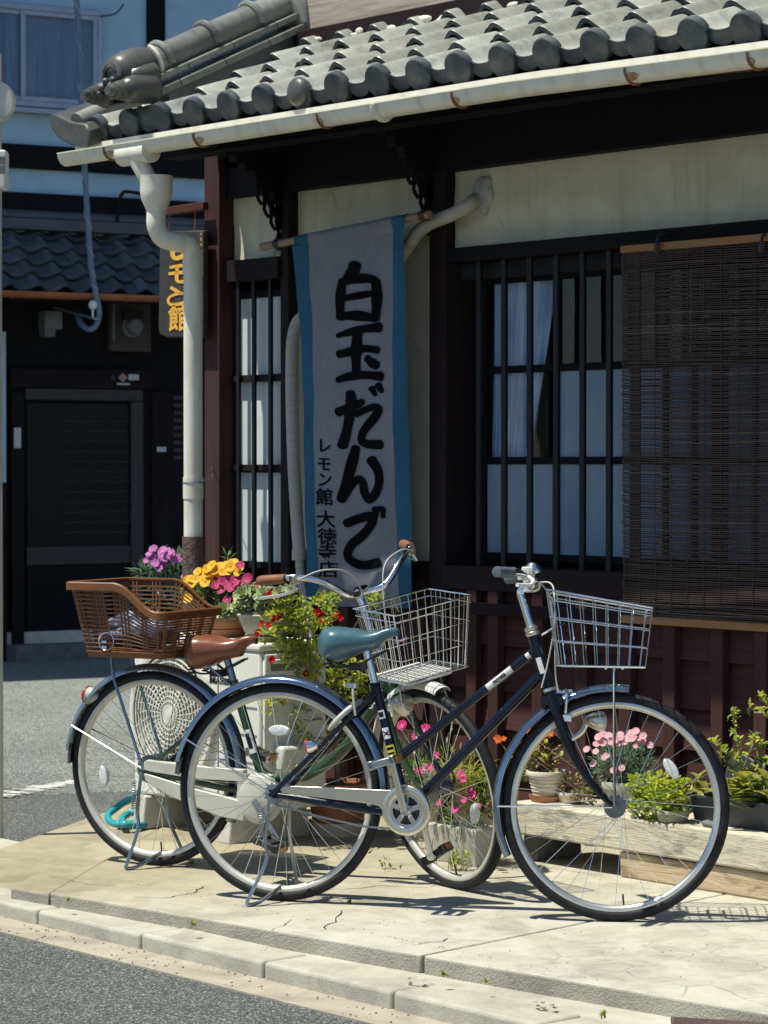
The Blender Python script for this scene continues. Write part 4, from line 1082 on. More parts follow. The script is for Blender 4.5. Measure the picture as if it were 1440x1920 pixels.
m.lathe([(0, -.016), (.013, -.015), (.017, -.008), (.022, 0), (.024, .006)], BBc + V3(0, y - .004, 0), (0, 1, 0), 20); m.lathe([(.044, -.002), (.052, -.002), (.052, .003), (.044, .003)], BBc + V3(0, y + .002, 0), (0, 1, 0), 40); build('spider', m, M['chrome'], chr_)
def crank(root, c, d, y0, side, tilt, body, mat='alloy'):
    m = MB(); e = V3(c.x + d[0], y0 + side * .012, c.z + d[1]); s0 = V3(c.x, y0, c.z)
    k = 12; dirv = (e - s0).normalized(); up = V3(0, 1, 0)
    rings = []
    for i in range(k + 1):
        t = i / k; p = s0.lerp(e, t); w = .0125 - .003 * t; pr = dirv.cross(up).normalized()
        rings.append([p + pr * (math.cos(a) * w) + V3(0, math.sin(a) * .0065, 0) for a in [2 * math.pi * q / 12 for q in range(12)]])
    m.loft(rings); m.lathe([(0, -.009), (.013, -.008), (.014, .008), (0, .009)], e, (0, 1, 0), 14)
    n = build('crank', m, M[mat], root, angle=50); pedal(n, e + V3(0, side * .012, 0), tilt, side, body); return n
crank(NB, BBc, (-.036, .158), -.078, -1, rad(-16), 'steel'); crank(NB, BBc, (.036, -.158), .062, 1, rad(-35), 'plastic_k')
m = MB(); m.lathe([(.012, -.002), (.030, -.002), (.032, .001), (.012, .002)], (0, -.048, R_), (0, 1, 0), 24)
for k in range(14):
    a = 2 * math.pi * k / 14; m.ball((.0335 * math.cos(a), -.048, R_ + .0335 * math.sin(a)), .003, 5, 4)
build('sprocket', m, M['steel'], NB)
def chain(root, pts):
    m = MB(); P = [Vector(p) for p in pts]; acc = 0
    for i in range(len(P) - 1):
        L = (P[i + 1] - P[i]).length; n = max(1, int(L / .0105)); d = (P[i + 1] - P[i]) / n
        for k in range(n):
            q = P[i] + d * (k + .5); dd = d.normalized() * .0052
            m.bar(q - dd, q + dd, .007 if k % 2 else .0045, .0062)
    return build('chain', m, M['steel'], root, kind='stuff')
chain(NB, [V3(0, -.048, R_ - .033), V3(.16, -.050, .279), V3(.30, -.05, .256), V3(.435, -.050, .252)]); 
stand(NB, zc=.34)
m = MB(); T = m.tube
T(sm([ax1 + sd * .02, ax1 + sd * .105, V3(.795, 0, .988), V3(.803, 0, 1.001), V3(.822, 0, 1.006)], 4), .0118, 14); m.cyl((.822, -.02, 1.006), (.822, .02, 1.006), .016, 16); m.xf(XN); build('stem', m, M['chrome'], NB, angle=60)
hb = [V3(.822, 0, 1.006), V3(.836, .05, 1.010), V3(.832, .12, 1.030), V3(.806, .185, 1.041), V3(.785, .23, 1.041)]
m = MB(); T = m.tube; mir = lambda L: [V3(p.x, -p.y, p.z) for p in L]
T(sm(mir(hb)[::-1] + hb[1:], 6), .0108, 12); m.xf(XN); hbar = build('handlebar', m, M['chrome'], NB, angle=60)
for s_ in (-1, 1):
    m = MB(); m.lathe([(0, 0), (.0145, .001), (.0165, .006), (.0158, .03), (.0165, .06), (.0160, .10), (.0175, .108), (.012, .112)], V3(.739, s_ * .300, 1.040), V3(.045, -s_ * .10, .001), 16); m.xf(XN); build('grip', m, M['grey_g'], hbar)
    m = MB(); m.tube(sm([V3(.812, s_ * .165, 1.036), V3(.842, s_ * .18, 1.022), V3(.835, s_ * .215, 1.005), V3(.80, s_ * .275, 1.003)], 5), .0058, 8); m.box((.795, s_ * .155 - .012, 1.022), (.828, s_ * .155 + .012, 1.050)); m.xf(XN); build('brake_lever', m, M['white'], hbar)
    m = MB(); m.tube(sm([V3(.84, s_ * .16, 1.025), V3(.875, s_ * .11, 1.0), V3(.905, s_ * .05, .93), V3(.888, s_ * .026, .80), V3(.865, s_ * .02, .70)] if s_ < 0 else [V3(.84, .16, 1.025), V3(.885, .08, 1.02), V3(.90, .0, .96), V3(.905, .012, .75), V3(.918, .0, .68)], 6), .0026, 6); m.xf(XN); build('brake_cable', m, M['cable'], hbar)
m = MB(); m.lathe([(0, .030), (.014, .027), (.024, .016), (.027, .004), (.027, 0), (.010, -.006), (.008, -.02)], V3(.838, -.115, 1.048), (0, 0, 1), 20); m.xf(XN); build('bell', m, M['chrome'], hbar)
m = MB(); m.box((.806, -.16, 1.035), (.842, -.13, 1.062)); m.xf(XN); build('shifter', m, M['cream'], hbar, bev=.005)
bk = wire_basket(NB, XN, .880, 1.198, .915, 1.178, .165, .135, .995, .945, .768, 8, 7, r1=.0032, r2=.0016)
m = MB(); T = m.tube
for s_ in (-1, 1): T(sm([V3(1.085, s_ * .07, .765), V3(1.085, s_ * .072, .70), V3(FC[0] - .003, s_ * .062, .40), V3(FC[0], s_ * .058, R_)], 4), .0036, 6)
T([V3(.862, 0, .86), V3(.90, 0, .885), V3(.93, .03, .90)], .003, 6); T([V3(1.06, -.08, .763), V3(1.06, .08, .763)], .0045, 6); T([V3(1.11, -.08, .763), V3(1.11, .08, .763)], .0045, 6); m.xf(XN); build('basket_support', m, M['chrome'], NB)
m = MB(); m.lathe([(.006, -.055), (.016, -.048), (.025, -.03), (.030, -.01), (.030, .004)], V3(1.05, .055, .600), (1, 0, -.12), 18); m.tube(sm([V3(.955, .05, .545), V3(.985, .058, .565), V3(1.0, .056, .592)], 4), .008, 8); m.xf(XN); hl = build('headlight', m, M['alloy'], NB)
m = MB(); m.ball((1.053, .055, .600), (.010, .027, .027), 16, 8); m.xf(XN); build('lens', m, M['reflect'], hl)
m = MB(); T = m.tube; c = V3(.918, 0, .675)
for s_ in (-1, 1): T(sm([c + V3(.02, 0, .02), c + V3(.025, s_ * .035, 0), c + V3(.02, s_ * .034, -.045), c + V3(.025, s_ * .02, -.062)], 4), .006, 8)
m.cyl(c + V3(-.01, 0, .01), c + V3(.04, 0, .015), .008, 10); m.box(c + V3(.005, -.045, -.075), c + V3(.04, -.025, -.055)); m.xf(XN); build('brake', m, M['chrome'], NB, bev=.002)
m = MB(); d = V3(.72, 0, .69).normalized(); e = V3(0, 1, 0); q = V3(.222, 0, .592)
P = [q + e * (math.cos(a) * .052) + d * (math.sin(a) * .058 * 1.15) for a in [math.pi * (-.32 + 1.64 * k / 20) for k in range(21)]]
m.tube(P, .0085, 8); build('ring_lock', m, M['cream'], NB)
m = MB(); q = V3(.128, -.085, .502); m.lathe([(0, .036), (.008, .034), (.018, .018), (.0235, 0)], q, (1, 0, .15), 16); m.tube([q + V3(.025, 0, 0), V3(.15, -.055, .49)], .004, 6); tl = build('tail_reflector', m, M['chrome'], NB)
m = MB(); m.lathe([(0, -.006), (.018, -.005), (.0245, .001), (.0245, .005)], q, (1, 0, .15), 16); build('lens', m, M['red_lens'], tl)
m = MB(); m.tube(sm([V3(.24, -.03, .70), V3(.262, -.045, .69), V3(.268, -.05, .655), V3(.275, -.05, .60)], 5), .004, 7); m.box((.245, -.05, .685), (.275, -.025, .70)); build('lock_cable', m, M['cable'], NB)
# stickers
def sticker(root, a, b_, t0, t1, r, h, mat, text=None, th=None, tm=None, up=None):
    a = Vector(a); b_ = Vector(b_); d = (b_ - a); p, q = a + d * t0, a + d * t1; dn = d.normalized(); nrm = V3(0, -1, 0); u = nrm.cross(dn)
    if u.z < 0: u = -u
    m = MB(); N = 8; o = []
    for pt in (p, q):
        o.append([pt + (nrm * math.cos(t) + u * math.sin(t)) * (r + .0012) for t in [(-.5 + k / N) * h / r for k in range(N + 1)]])
    m.loft(o, closed=False, caps=False); st = build('sticker', m, M[mat], root, angle=60)
    if text:
        m = MB(); c = (p + q) / 2; V, Fc = glyphs(text, th, .0006); 
        flip = dn.x < 0 or abs(dn.x) < .3 and False
        ex = dn if dn.x > 0 else -dn
        if abs(dn.x) < .45 and up: ex = dn if dn.z < 0 else -dn
        ey = nrm.cross(ex)
        if up: ey = up_y(ex, nrm)
        m.add([c + ex * v.x + ((nrm * math.cos(v.y / r) + ey * math.sin(v.y / r)) * (r + .0022)) for v in V], Fc); build('lettering', m, M[tm or 'ink'], root, angle=None)
    return st
def up_y(ex, nrm): return nrm.cross(ex)
TT0, TT1 = V3(.40, 0, .468), V3(.842, 0, .812)
sticker(fN, TT0, TT1, .66, .84, .0135, .021, 'white_l', 'miyata', .019)
sticker(fN, TT0, TT1, .945, .97, .0135, .018, 'white_l')
S0, S1 = V3(.322, 0, .695), V3(.43, 0, .296)
sticker(fN, S0, S1, .20, .265, .0150, .022, 'white_l'); sticker(fN, S0, S1, .213, .252, .0153, .014, 'navy'); sticker(fN, S0, S1, .335, .42, .0150, .022, 'white_l', 'M', .026, 'navy'); sticker(fN, S0, S1, .47, .565, .0150, .030, 'yellow_l')
sticker(fN, S0, S1, .485, .505, .0153, .022, 'ink'); sticker(fN, S0, S1, .525, .54, .0153, .022, 'ink')
sticker(fN, ax1, ax0, .42, .75, .0185, .016, 'white_l')

# ---------------------------------------------------------------- green bicycle behind
oG = onZ(290, 1622, 0)
GB = thing('bicycle', 'green step-through bicycle with brown rear basket, brown saddle and cream chain case', 'bicycle', (oG.x, oG.y, 0), rad(22.5), 'bicycles parked by the house', local=True)
R_ = .335; ax0, ax1 = V3(.914, 0, .640), V3(.850, 0, .801); sd = (ax1 - ax0).normalized(); FC = (1.125, R_)
XG = about(ax0, sd, rad(-31))
wheel(GB, 'rear_wheel', (0, R_), R_, I4, 'rim_w', (rad(-170), .20), .03, .05); wheel(GB, 'front_wheel', FC, R_, XG, 'rim_w', (-.25, .2), .022)
BG = V3(.448, 0, .258)
m = MB(); T = m.tube
T([ax0 - sd * .01, ax1 + sd * .005], .020, 16)
T(sm([V3(.905, 0, .67), V3(.83, 0, .555), V3(.73, 0, .43), V3(.62, 0, .352), V3(.53, 0, .33), V3(.46, 0, .325), V3(.42, 0, .345)], 6), .0195, 16)
T([V3(.315, 0, .648), BG], .0155, 14); T([BG + V3(0, -.04, 0), BG + V3(0, .04, 0)], .022, 16)
for s_ in (-1, 1):
    T(sm([V3(.335, s_ * .02, .585), V3(.25, s_ * .045, .52), V3(.02, s_ * .064, .35)], 5), .0085, 10); T(sm([BG + V3(0, s_ * .03, .01), V3(.25, s_ * .05, .295), V3(.02, s_ * .064, .333)], 5), .011, 10); m.box((-.012, s_ * .062 - .003, .322), (.03, s_ * .062 + .003, .35))
fG = build('frame', m, M['green'], GB, angle=60)
m = MB(); m.lathe([(.020, 0), (.023, .004), (.023, .012), (.018, .016), (.022, .02), (.014, .03)], ax1 + sd * .006, sd, 20); build('headset', m, M['alloy'], GB)
m = MB(); m.lathe([(.02, 0), (.024, .003), (.021, .012)], ax0 - sd * .022, sd, 20); build('headset', m, M['alloy'], GB)
m = MB(); m.tube([V3(.283, 0, .74), V3(.32, 0, .63)], .0128, 14); build('seat_post', m, M['steelblue'], GB)
saddle(GB, .132, .405, .810, .690, 'brown_s', .098)
fk = MB(); T = fk.tube; T([ax0 - sd * .012, ax0 - sd * .035], .021, 14)
for s_ in (-1, 1): T(sm([ax0 - sd * .03 + V3(0, s_ * .036, 0), V3(.955, s_ * .048, .53), V3(1.0, s_ * .05, .44), V3(1.06, s_ * .052, .37), V3(FC[0], s_ * .052, R_)], 5), .0115, 10)
fk.box((ax0.x - .02, -.047, ax0.z - .062), (ax0.x + .045, .047, ax0.z - .034)); fk.xf(XG); build('fork', fk, M['green'], GB, angle=60)
rf = fender(GB, (0, R_), R_ + .006, rad(172), rad(-28), 'steelblue', I4, .030, name='rear_fender'); ff = fender(GB, FC, R_ + .006, rad(76), rad(200), 'white_f', XG, .032, name='front_fender')
P = [V3(math.cos(rad(a)) * (R_ + .012), 0, R_ + math.sin(rad(a)) * (R_ + .012)) for a in (170, 175, 180)]
m = MB(); m.loft([[p + V3(0, y, 0) + V3(dx, 0, 0) for y, dx in ((-.03, .02), (-.03, .016), (0, -.012), (.03, .016), (.03, .02), (0, -.008))] for p in P]); build('mud_flap', m, M['plastic_k'], rf)
m = MB(); a = rad(157)
for s_ in (-1, 1): m.tube([V3(0, s_ * .066, R_), V3(math.cos(a) * (R_ + .012), s_ * .032, R_ + math.sin(a) * (R_ + .012))], .003, 6)
build('fender_stay', m, M['chrome'], rf)
m = MB(); a = rad(176)
for s_ in (-1, 1): m.tube([V3(FC[0], s_ * .058, R_), V3(FC[0] + math.cos(a) * (R_ + .012), s_ * .032, R_ + math.sin(a) * (R_ + .012))], .003, 6)
m.xf(XG); build('fender_stay', m, M['chrome'], ff)
m = MB(); q = V3(-.275, 0, .575); m.lathe([(.008, .085), (.014, .06), (.026, .025), (.034, 0)], q, (1, 0, -.1), 18); tl = build('tail_light', m, M['cream'], GB)
m = MB(); m.lathe([(0, -.010), (.026, -.008), (.035, .001), (.035, .006)], q, (1, 0, -.1), 18); build('lens', m, M['red_lens'], tl)
# chain case
y = -.052; m = MB()
m.prism([V3(x, y, z) for x, z in ((.005, .362), (.02, .372), (.20, .362), (.40, .358), (.40, .318), (.20, .318), (.03, .333), (.005, .338))], (0, -.028, 0))
m.prism([V3(x, y, z) for x, z in ((.005, .325), (.03, .322), (.20, .285), (.36, .258), (.40, .25), (.40, .185), (.30, .195), (.10, .255), (.01, .300))], (0, -.028, 0))
cc = build('chain_case', m, M['cream'], GB, bev=.008, seg=3, angle=50)
m = MB(); m.lathe([(0, -.030), (.062, -.030), (.078, -.024), (.085, -.012), (.085, 0), (0, 0)], BG + V3(.0, y, .004), (0, 1, 0), 40); m.box((.375, y - .027, .205), (.41, y - .001, .345)); build('chain_disc', m, M['cream'], cc, angle=40)
crank(GB, BG, (.105, -.128), -.096, -1, rad(20), 'plastic_k', 'steel'); crank(GB, BG, (-.105, .128), .075, 1, rad(15), 'alloy', 'steel')
stand(GB, near=-.14, zc=.33, xf=-.02, mat='steelblue')
m = MB(); T = m.tube; T([ax1 + sd * .02, V3(.806, 0, .935)], .0122, 14); T(sm([V3(.807, 0, .93), V3(.80, 0, .955), V3(.815, 0, .968)], 3), .015, 12); m.cyl((.815, -.02, .966), (.815, .02, .966), .0165, 16); m.xf(XG); build('stem', m, M['chrome'], GB, angle=60)
cl_ = V3(.815, 0, .966)
hb = [cl_ + V3(*p) for p in ((0, 0, 0), (.018, .04, -.004), (.030, .085, .012), (.018, .15, .062), (-.02, .215, .090), (-.06, .248, .092))]
m = MB(); m.tube(sm(mir(hb)[::-1] + hb[1:], 7), .0112, 14); m.xf(XG); hbar = build('handlebar', m, M['chrome'], GB, angle=60)
for s_ in (-1, 1):
    m = MB(); m.lathe([(0, -.002), (.012, 0), (.0165, .008), (.0175, .03), (.0165, .07), (.0155, .105), (.0165, .112), (.012, .115)], cl_ + V3(-.158, s_ * .292, .083), V3(.11, -s_ * .045, .008), 16); m.xf(XG); build('grip', m, M['brown_g'], hbar, angle=60)
    m = MB(); q = cl_ + V3(-.03, s_ * .232, .085); m.box(q + V3(-.012, -.014, -.014), q + V3(.016, .014, .016)); m.tube(sm([q, q + V3(.012, s_ * .012, -.03), q + V3(-.03, s_ * .04, -.045), q + V3(-.11, s_ * .08, -.055)], 5), .006, 8); m.xf(XG); build('brake_lever', m, M['alloy'], hbar, bev=.003)
    m = MB(); m.tube(sm([q + V3(.02, 0, .0), q + V3(.06, -s_ * .08, .02), q + V3(.085, -s_ * .17, -.02), V3(.905, s_ * .02, .86), V3(.91, s_ * .02, .74), V3(.93, 0, .62)], 6), .0027, 6); m.xf(XG); build('brake_cable', m, M['cable'], hbar)
wire_basket(GB, XG, .985, 1.225, 1.0, 1.19, .150, .125, .955, .955, .722, 9, 9, r1=.0028, r2=.0014)
m = MB(); m.box((.96, -.09, .700), (1.15, .09, .720)); m.xf(XG); build('basket_plate', m, M['white_f'], GB, bev=.006)
m = MB(); T = m.tube
for s_ in (-1, 1): T(sm([V3(1.09, s_ * .08, .70), V3(1.10, s_ * .085, .64), V3(1.13, s_ * .075, .60), V3(1.13, s_ * .07, .52), V3(1.10, s_ * .065, .47), V3(FC[0], s_ * .06, R_)], 5), .0036, 6)
T([V3(.88, -.06, .78), V3(.93, -.08, .80)], .004, 6); T([V3(.88, .06, .78), V3(.93, .08, .80)], .004, 6); m.xf(XG); build('basket_support', m, M['chrome'], GB)
m = MB(); m.lathe([(.008, -.05), (.022, -.04), (.034, -.015), (.036, .01), (.0, .016)], V3(1.055, -.055, .62), (1, 0, 0), 18); m.xf(XG); build('headlight', m, M['alloy'], GB)
m = MB(); c = V3(.945, 0, .62)
for s_ in (-1, 1): m.tube(sm([c + V3(.0, 0, .02), c + V3(.015, s_ * .04, 0), c + V3(.01, s_ * .036, -.055)], 4), .007, 8)
m.ball(c + V3(.01, -.04, -.03), .012, 8, 6); m.xf(XG); build('brake', m, M['chrome'], GB)
# rear carrier with the brown plastic basket
m = MB(); T = m.tube; zc = .722
for s_ in (-1, 1):
    T(sm([V3(-.20, s_ * .055, zc), V3(-.10, s_ * .06, zc), V3(.14, s_ * .05, zc), V3(.24, s_ * .035, zc - .03), V3(.31, s_ * .02, .635)], 5), .005, 7); T([V3(-.135, s_ * .06, zc), V3(-.12, s_ * .075, zc - .07), V3(0, s_ * .072, R_)], .0055, 7)
for x in (-.19, -.08, .03, .13): T([V3(x, -.058, zc), V3(x, .058, zc)], .004, 6)
build('rear_carrier', m, M['steelblue'], GB)
bs = node('rear_basket', GB)
xa, xb, wt, wb_, zbot = -.225, .150, .190, .150, .735
def rz(u): # rim height along the length, high at the back
    t = min(1, max(0, (u - .50) / .46)); t = t * t * (3 - 2 * t); return .975 - .095 * t
def bp_(u, v, h):
    w = wb_ + (wt - wb_) * h; x0 = (xa + .045) + (-.045) * h; x1 = (xb - .03) + .03 * h
    return V3(x0 + (x1 - x0) * u, v * w, zbot + (rz(u) - zbot) * h)
loopp = [(u, -1) for u in (.03, .2, .4, .5, .58, .66, .74, .82, .9, .97)] + [(1, v) for v in (-.9, -.4, 0, .4, .9)] + [(u, 1) for u in (.97, .9, .82, .74, .66, .58, .5, .4, .2, .03)] + [(0, v) for v in (.9, .4, 0, -.4, -.9)]
m = MB(); P = sm([bp_(u, v, 1) for u, v in loopp], 3, True); o = []
cen = V3((xa + xb) / 2, 0, 0)
for i, p in enumerate(P):
    d = (P[(i + 1) % len(P)] - P[i - 1]).normalized(); od = d.cross(V3(0, 0, 1)).normalized()
    if od.dot(p - cen) < 0: od = -od
    up = V3(0, 0, 1)
    o.append([p + od * a + up * b_ for a, b_ in ((-.004, .004), (.008, .006), (.013, .002), (.013, -.022), (.009, -.022), (.008, -.002), (-.004, -.002))])
o.append(o[0]); m.loft(o, caps=False); build('basket_rim', m, M['basket_b'], bs, angle=40)
m = MB(); nh = 15
for k in range(nh):
    h = (k + .5) / nh * .93; m.tube(sm([bp_(u, v, h) for u, v in loopp], 1, True), .0028, 5, closed=True)
cols_ = [.05, .09, .27, .31, .35, .53, .57, .61, .78, .82, .95]
for u in cols_:
    for v in (-1, 1): m.tube([bp_(u, v, h) for h in (0, .5, .97)], .0034, 5)
for v in (-.92, -.84, -.5, -.42, -.04, .04, .42, .5, .84, .92):
    for u in (0, 1): m.tube([bp_(u, v, h) for h in (0, .5, .97)], .0034, 5)
build('basket_slats', m, M['basket_b'], bs, kind='stuff')
m = MB(); m.loft([[bp_(u, v, 0) + V3(0, 0, dz) + V3((u - .5) * g, v * g, 0) for u, v in loopp] for dz, g in ((-.012, 0), (.008, .008), (.012, 0))]); build('basket_bottom', m, M['basket_b'], bs)
m = MB(); q = bp_(.28, -1.04, .13); m.cyl(q + V3(-.008, 0, .01), q + V3(.012, 0, .01), .006, 8); m.cyl(q + V3(-.008, 0, -.008), q + V3(.012, 0, -.008), .006, 8); m.tube([q + V3(.01 + .03 * math.cos(a), -.004, .012 + .03 * math.sin(a)) for a in [2 * math.pi * k / 20 for k in range(21)]], .0018, 5); build('clip', m, M['chrome'], bs)
# dress guard netting beside the rear wheel
m = MB()
for k in range(8):
    a = rad(15 + 7 * k); m.tube([V3(.06 * math.cos(a), .045, R_ + .06 * math.sin(a)), V3((R_ - .02) * math.cos(a + .25), .036, R_ + (R_ - .02) * math.sin(a + .25))], .0010, 4, caps=False); m.tube([V3(.06 * math.cos(a), .045, R_ + .06 * math.sin(a)), V3((R_ - .02) * math.cos(a - .25), .036, R_ + (R_ - .02) * math.sin(a - .25))], .0014, 4, caps=False)
build('dress_guard', m, M['plastic_k'], GB, kind='stuff')
sticker(fG, V3(.315, 0, .648), BG, .42, .62, .0155, .026, 'white_l'); sticker(fG, V3(.315, 0, .648), BG, .45, .58, .0158, .016, 'navy')
sticker(fG, V3(.315, 0, .648), BG, .10, .14, .0155, .02, 'white_l')
m = MB(); a, c = V3(.905, 0, .67), V3(.83, 0, .555); d = (a - c).normalized(); put_text(m, 'ostne', .036, (a + c) / 2 + V3(-.005, -.0212, .0), d, d.cross(V3(0, 1, 0)), .0008); build('lettering', m, M['white_l'], fG, angle=None)
# cloth bag lying in the brown basket
bagm = MB(); Mg = Matrix.Translation(GB.location) @ Matrix.Rotation(rad(22.5), 4, 'Z')
bagm.ball((-.04, 0, .80), (.13, .12, .055), 20, 12); bagm.ball((-.10, -.03, .835), (.06, .07, .035), 14, 8)
for i, v in enumerate(bagm.v): bagm.v[i] = v + V3(.006 * math.sin(60 * v.y + 30 * v.x), .006 * math.sin(70 * v.x), .010 * math.sin(45 * v.x + 38 * v.y))
bagm.xf(Mg); solo('cloth_bag', bagm, M['navycloth'], 'crumpled navy and white cloth bag lying inside the brown rear basket', 'bag')
# ================================================================== HOUSE ACROSS THE SIDE STREET
FO = Vector((-16.97, 11.197, 0)); FA = math.atan2(.982, .189)
FU = Vector((math.cos(FA), math.sin(FA), 0)); FN = Vector((math.sin(FA), -math.cos(FA), 0))
def fp(x, y, d=0):
    p = onP(x, y, FO + FN * d, FN) - FO; return (p.dot(FU), -d, p.z)
FH = thing('house', 'shaded white and dark wood house across the side street with an orange gutter', 'house', FO, FA, local=True)
def fb(name, a, b_, mat, bev=.004, parent=FH, **k):
    m = MB(); m.box(a, b_); return build(name, m, M[mat], parent, bev=bev, **k)
def fbox(name, x0, y0, x1, y1, d, t, mat, parent=FH, **k):
    a = fp(x0, y0, d); c = fp(x1, y1, d); return fb(name, (a[0], -d, a[2]), (c[0], -d + t, c[2]), mat, parent=parent, **k)
z = lambda y, d=0: fp(100, y, d)[2]
sx = lambda x, d=0: fp(x, 600, d)[0]
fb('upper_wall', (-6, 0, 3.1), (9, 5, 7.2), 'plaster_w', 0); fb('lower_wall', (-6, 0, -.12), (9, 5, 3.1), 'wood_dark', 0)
fb('foundation', (-6, -.04, -.15), (9, .0, .12), 'block')
for a in (-3.0, sx(275), 2.9, 5.0): fb('post', (a, -.03, 2.6), (a + .15, .02, 7.2), 'wood_dark')
fb('beam', (-6, -.04, z(320)), (9, 0, z(275)), 'wood_dark'); fb('fascia', (-6, -.05, z(432)), (9, 0, z(365)), 'wood_dark')
fb('eaves', (-6.4, -.9, 7.2), (9.4, 5, 7.32), 'tile_dk')
# upper window
s0, s1 = -1.35, sx(190); z0, z1 = z(205), z(14)
wf = node('window', FH)
m = MB(); t = .045
m.box((s0, -.05, z0), (s1, .0, z0 + t)); m.box((s0, -.05, z1 - t), (s1, 0, z1)); m.box((s0, -.05, z0 + t), (s0 + t, 0, z1 - t)); m.box((s1 - t, -.05, z0 + t), (s1, 0, z1 - t)); build('frame', m, M['alu'], wf, bev=.006)
m = MB(); m.box((s0 - .03, -.09, z0 - .05), (s1 + .03, 0, z0 - .01)); build('sill', m, M['alu'], wf, bev=.004)
mid = sx(41)
for a, c, y in ((s0 + t, mid + .03, -.030), (mid - .02, s1 - t, -.045)):
    m = MB(); t2 = .035
    m.box((a, y, z0 + t), (c, y + .02, z0 + t + t2)); m.box((a, y, z1 - t - t2), (c, y + .02, z1 - t)); m.box((a, y, z0 + t + t2), (a + t2, y + .02, z1 - t - t2)); m.box((c - t2, y, z0 + t + t2), (c, y + .02, z1 - t - t2)); build('sash', m, M['alu'], wf, bev=.003)
    m = MB(); m.box((a + t2, y + .008, z0 + t + t2), (c - t2, y + .012, z1 - t - t2)); build('pane', m, M['glass'], wf)
m = MB(); m.sheet(lambda u, v: (s0 + .02 + (s1 - s0 - .11) * u, -.012 + .006 * math.sin(u * 60), z0 + .03 + (z1 - z0 - .06) * v), 90, 4); build('curtain', m, M['curtain_f'] if 'curtain_f' in M else M['frost'], wf, angle=None)
# pent roof with tiles
rn = node('roof', FH)
D0 = .62; zr0 = z(430); ze = z(540, D0); sl = (zr0 - ze) / D0
m = MB(); m.add([(-6, 0, zr0 - .05), (9, 0, zr0 - .05), (9, -D0, ze - .05), (-6, -D0, ze - .05), (-6, 0, zr0 - .09), (9, 0, zr0 - .09), (9, -D0, ze - .10), (-6, -D0, ze - .10)], [(0,1,2,3),(7,6,5,4),(0,4,5,1),(1,5,6,2),(2,6,7,3),(3,7,4,0)]); build('roof_deck', m, M['wood_dark'], rn)
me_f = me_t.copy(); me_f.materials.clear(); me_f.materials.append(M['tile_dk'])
fa = math.atan(sl); rr = random.Random(5)
for r_ in range(5):
    d = D0 - r_ * .135
    for c_ in range(26):
        inst('roof_tile', me_f, rn, (-2.6 + c_ * PITCH_T + rr.uniform(-.004, .004), -d, ze + (D0 - d) * sl - .03 + rr.uniform(-.003, .003)), (fa - .02 + rr.uniform(-.02, .02), rr.uniform(-.02, .02), rr.uniform(-.02, .02)), (1, .85, 1))
m = MB(); m.box((-6, -.14, zr0 - .02), (9, .0, zr0 + .06)); m.tube([(-6, -.07, zr0 + .08), (9, -.07, zr0 + .08)], .05, 10); build('top_course', m, M['tile_dk'], rn)
zg = z(556, D0 + .04); m = MB(); r_ = .048
m.loft([[(s, -(D0 + .04) - rr_ * math.cos(a), zg + .03 - rr_ * math.sin(a)) for rr_, a in [(r_, math.pi * k / 10) for k in range(11)] + [(r_ - .004, math.pi * k / 10) for k in range(10, -1, -1)]] for s in (-6, 0, 9)]); g_ = build('gutter', m, M['orange_pipe'], FH, angle=40)
for x in (20, 232): 
    m = MB(); s = sx(x, D0); m.tube([(s, -(D0 + .04) - .052 * math.cos(a), zg + .03 - .052 * math.sin(a)) for a in [math.pi * k / 10 for k in range(11)]], .005, 5); build('hanger', m, M['orange_pipe'], g_)
# dark front: lintel, door, panels
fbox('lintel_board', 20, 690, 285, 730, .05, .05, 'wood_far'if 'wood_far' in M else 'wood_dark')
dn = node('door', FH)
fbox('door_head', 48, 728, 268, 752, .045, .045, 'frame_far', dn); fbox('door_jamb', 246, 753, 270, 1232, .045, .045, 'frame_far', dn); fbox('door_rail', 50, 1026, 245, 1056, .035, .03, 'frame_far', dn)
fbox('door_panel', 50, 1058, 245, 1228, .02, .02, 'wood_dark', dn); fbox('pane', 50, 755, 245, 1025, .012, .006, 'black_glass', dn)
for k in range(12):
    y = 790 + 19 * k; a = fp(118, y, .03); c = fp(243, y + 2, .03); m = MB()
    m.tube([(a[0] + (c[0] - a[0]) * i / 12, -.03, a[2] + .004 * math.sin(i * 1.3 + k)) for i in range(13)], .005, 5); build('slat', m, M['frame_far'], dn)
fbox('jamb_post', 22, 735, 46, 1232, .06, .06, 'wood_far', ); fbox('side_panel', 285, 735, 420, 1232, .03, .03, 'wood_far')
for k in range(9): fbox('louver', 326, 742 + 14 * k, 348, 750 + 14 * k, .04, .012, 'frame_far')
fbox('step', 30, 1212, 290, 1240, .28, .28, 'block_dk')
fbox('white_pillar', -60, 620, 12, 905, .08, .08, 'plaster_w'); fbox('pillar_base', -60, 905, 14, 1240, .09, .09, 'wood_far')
for (n_, x0, y0, x1, y1, mt, lb) in (('notice', 26, 802, 39, 840, 'paper', 'white paper notice on the doorpost across the street'), ('notice', 294, 838, 311, 847, 'paper', 'tiny white label right of the dark door'), ('notice', 241, 702, 260, 713, 'paper', 'small white sticker above the door, right of the pink diamond'), ('notice', 219, 718, 243, 722, 'paper', 'thin white strip above the door frame')):
    a = fp(x0, y0, .07); c = fp(x1, y1, .07); m = MB(); m.box((a[0], -.075, c[2]), (c[0], -.068, a[2])); m.xf(Matrix.Translation(FO) @ Matrix.Rotation(FA, 4, 'Z')); solo(n_, m, M[mt], lb, 'notice', 'notices round the door across the street')
def fw(x, y, d): p = fp(x, y, d); return FO + FU * p[0] + FN * d + Vector((0, 0, p[2]))
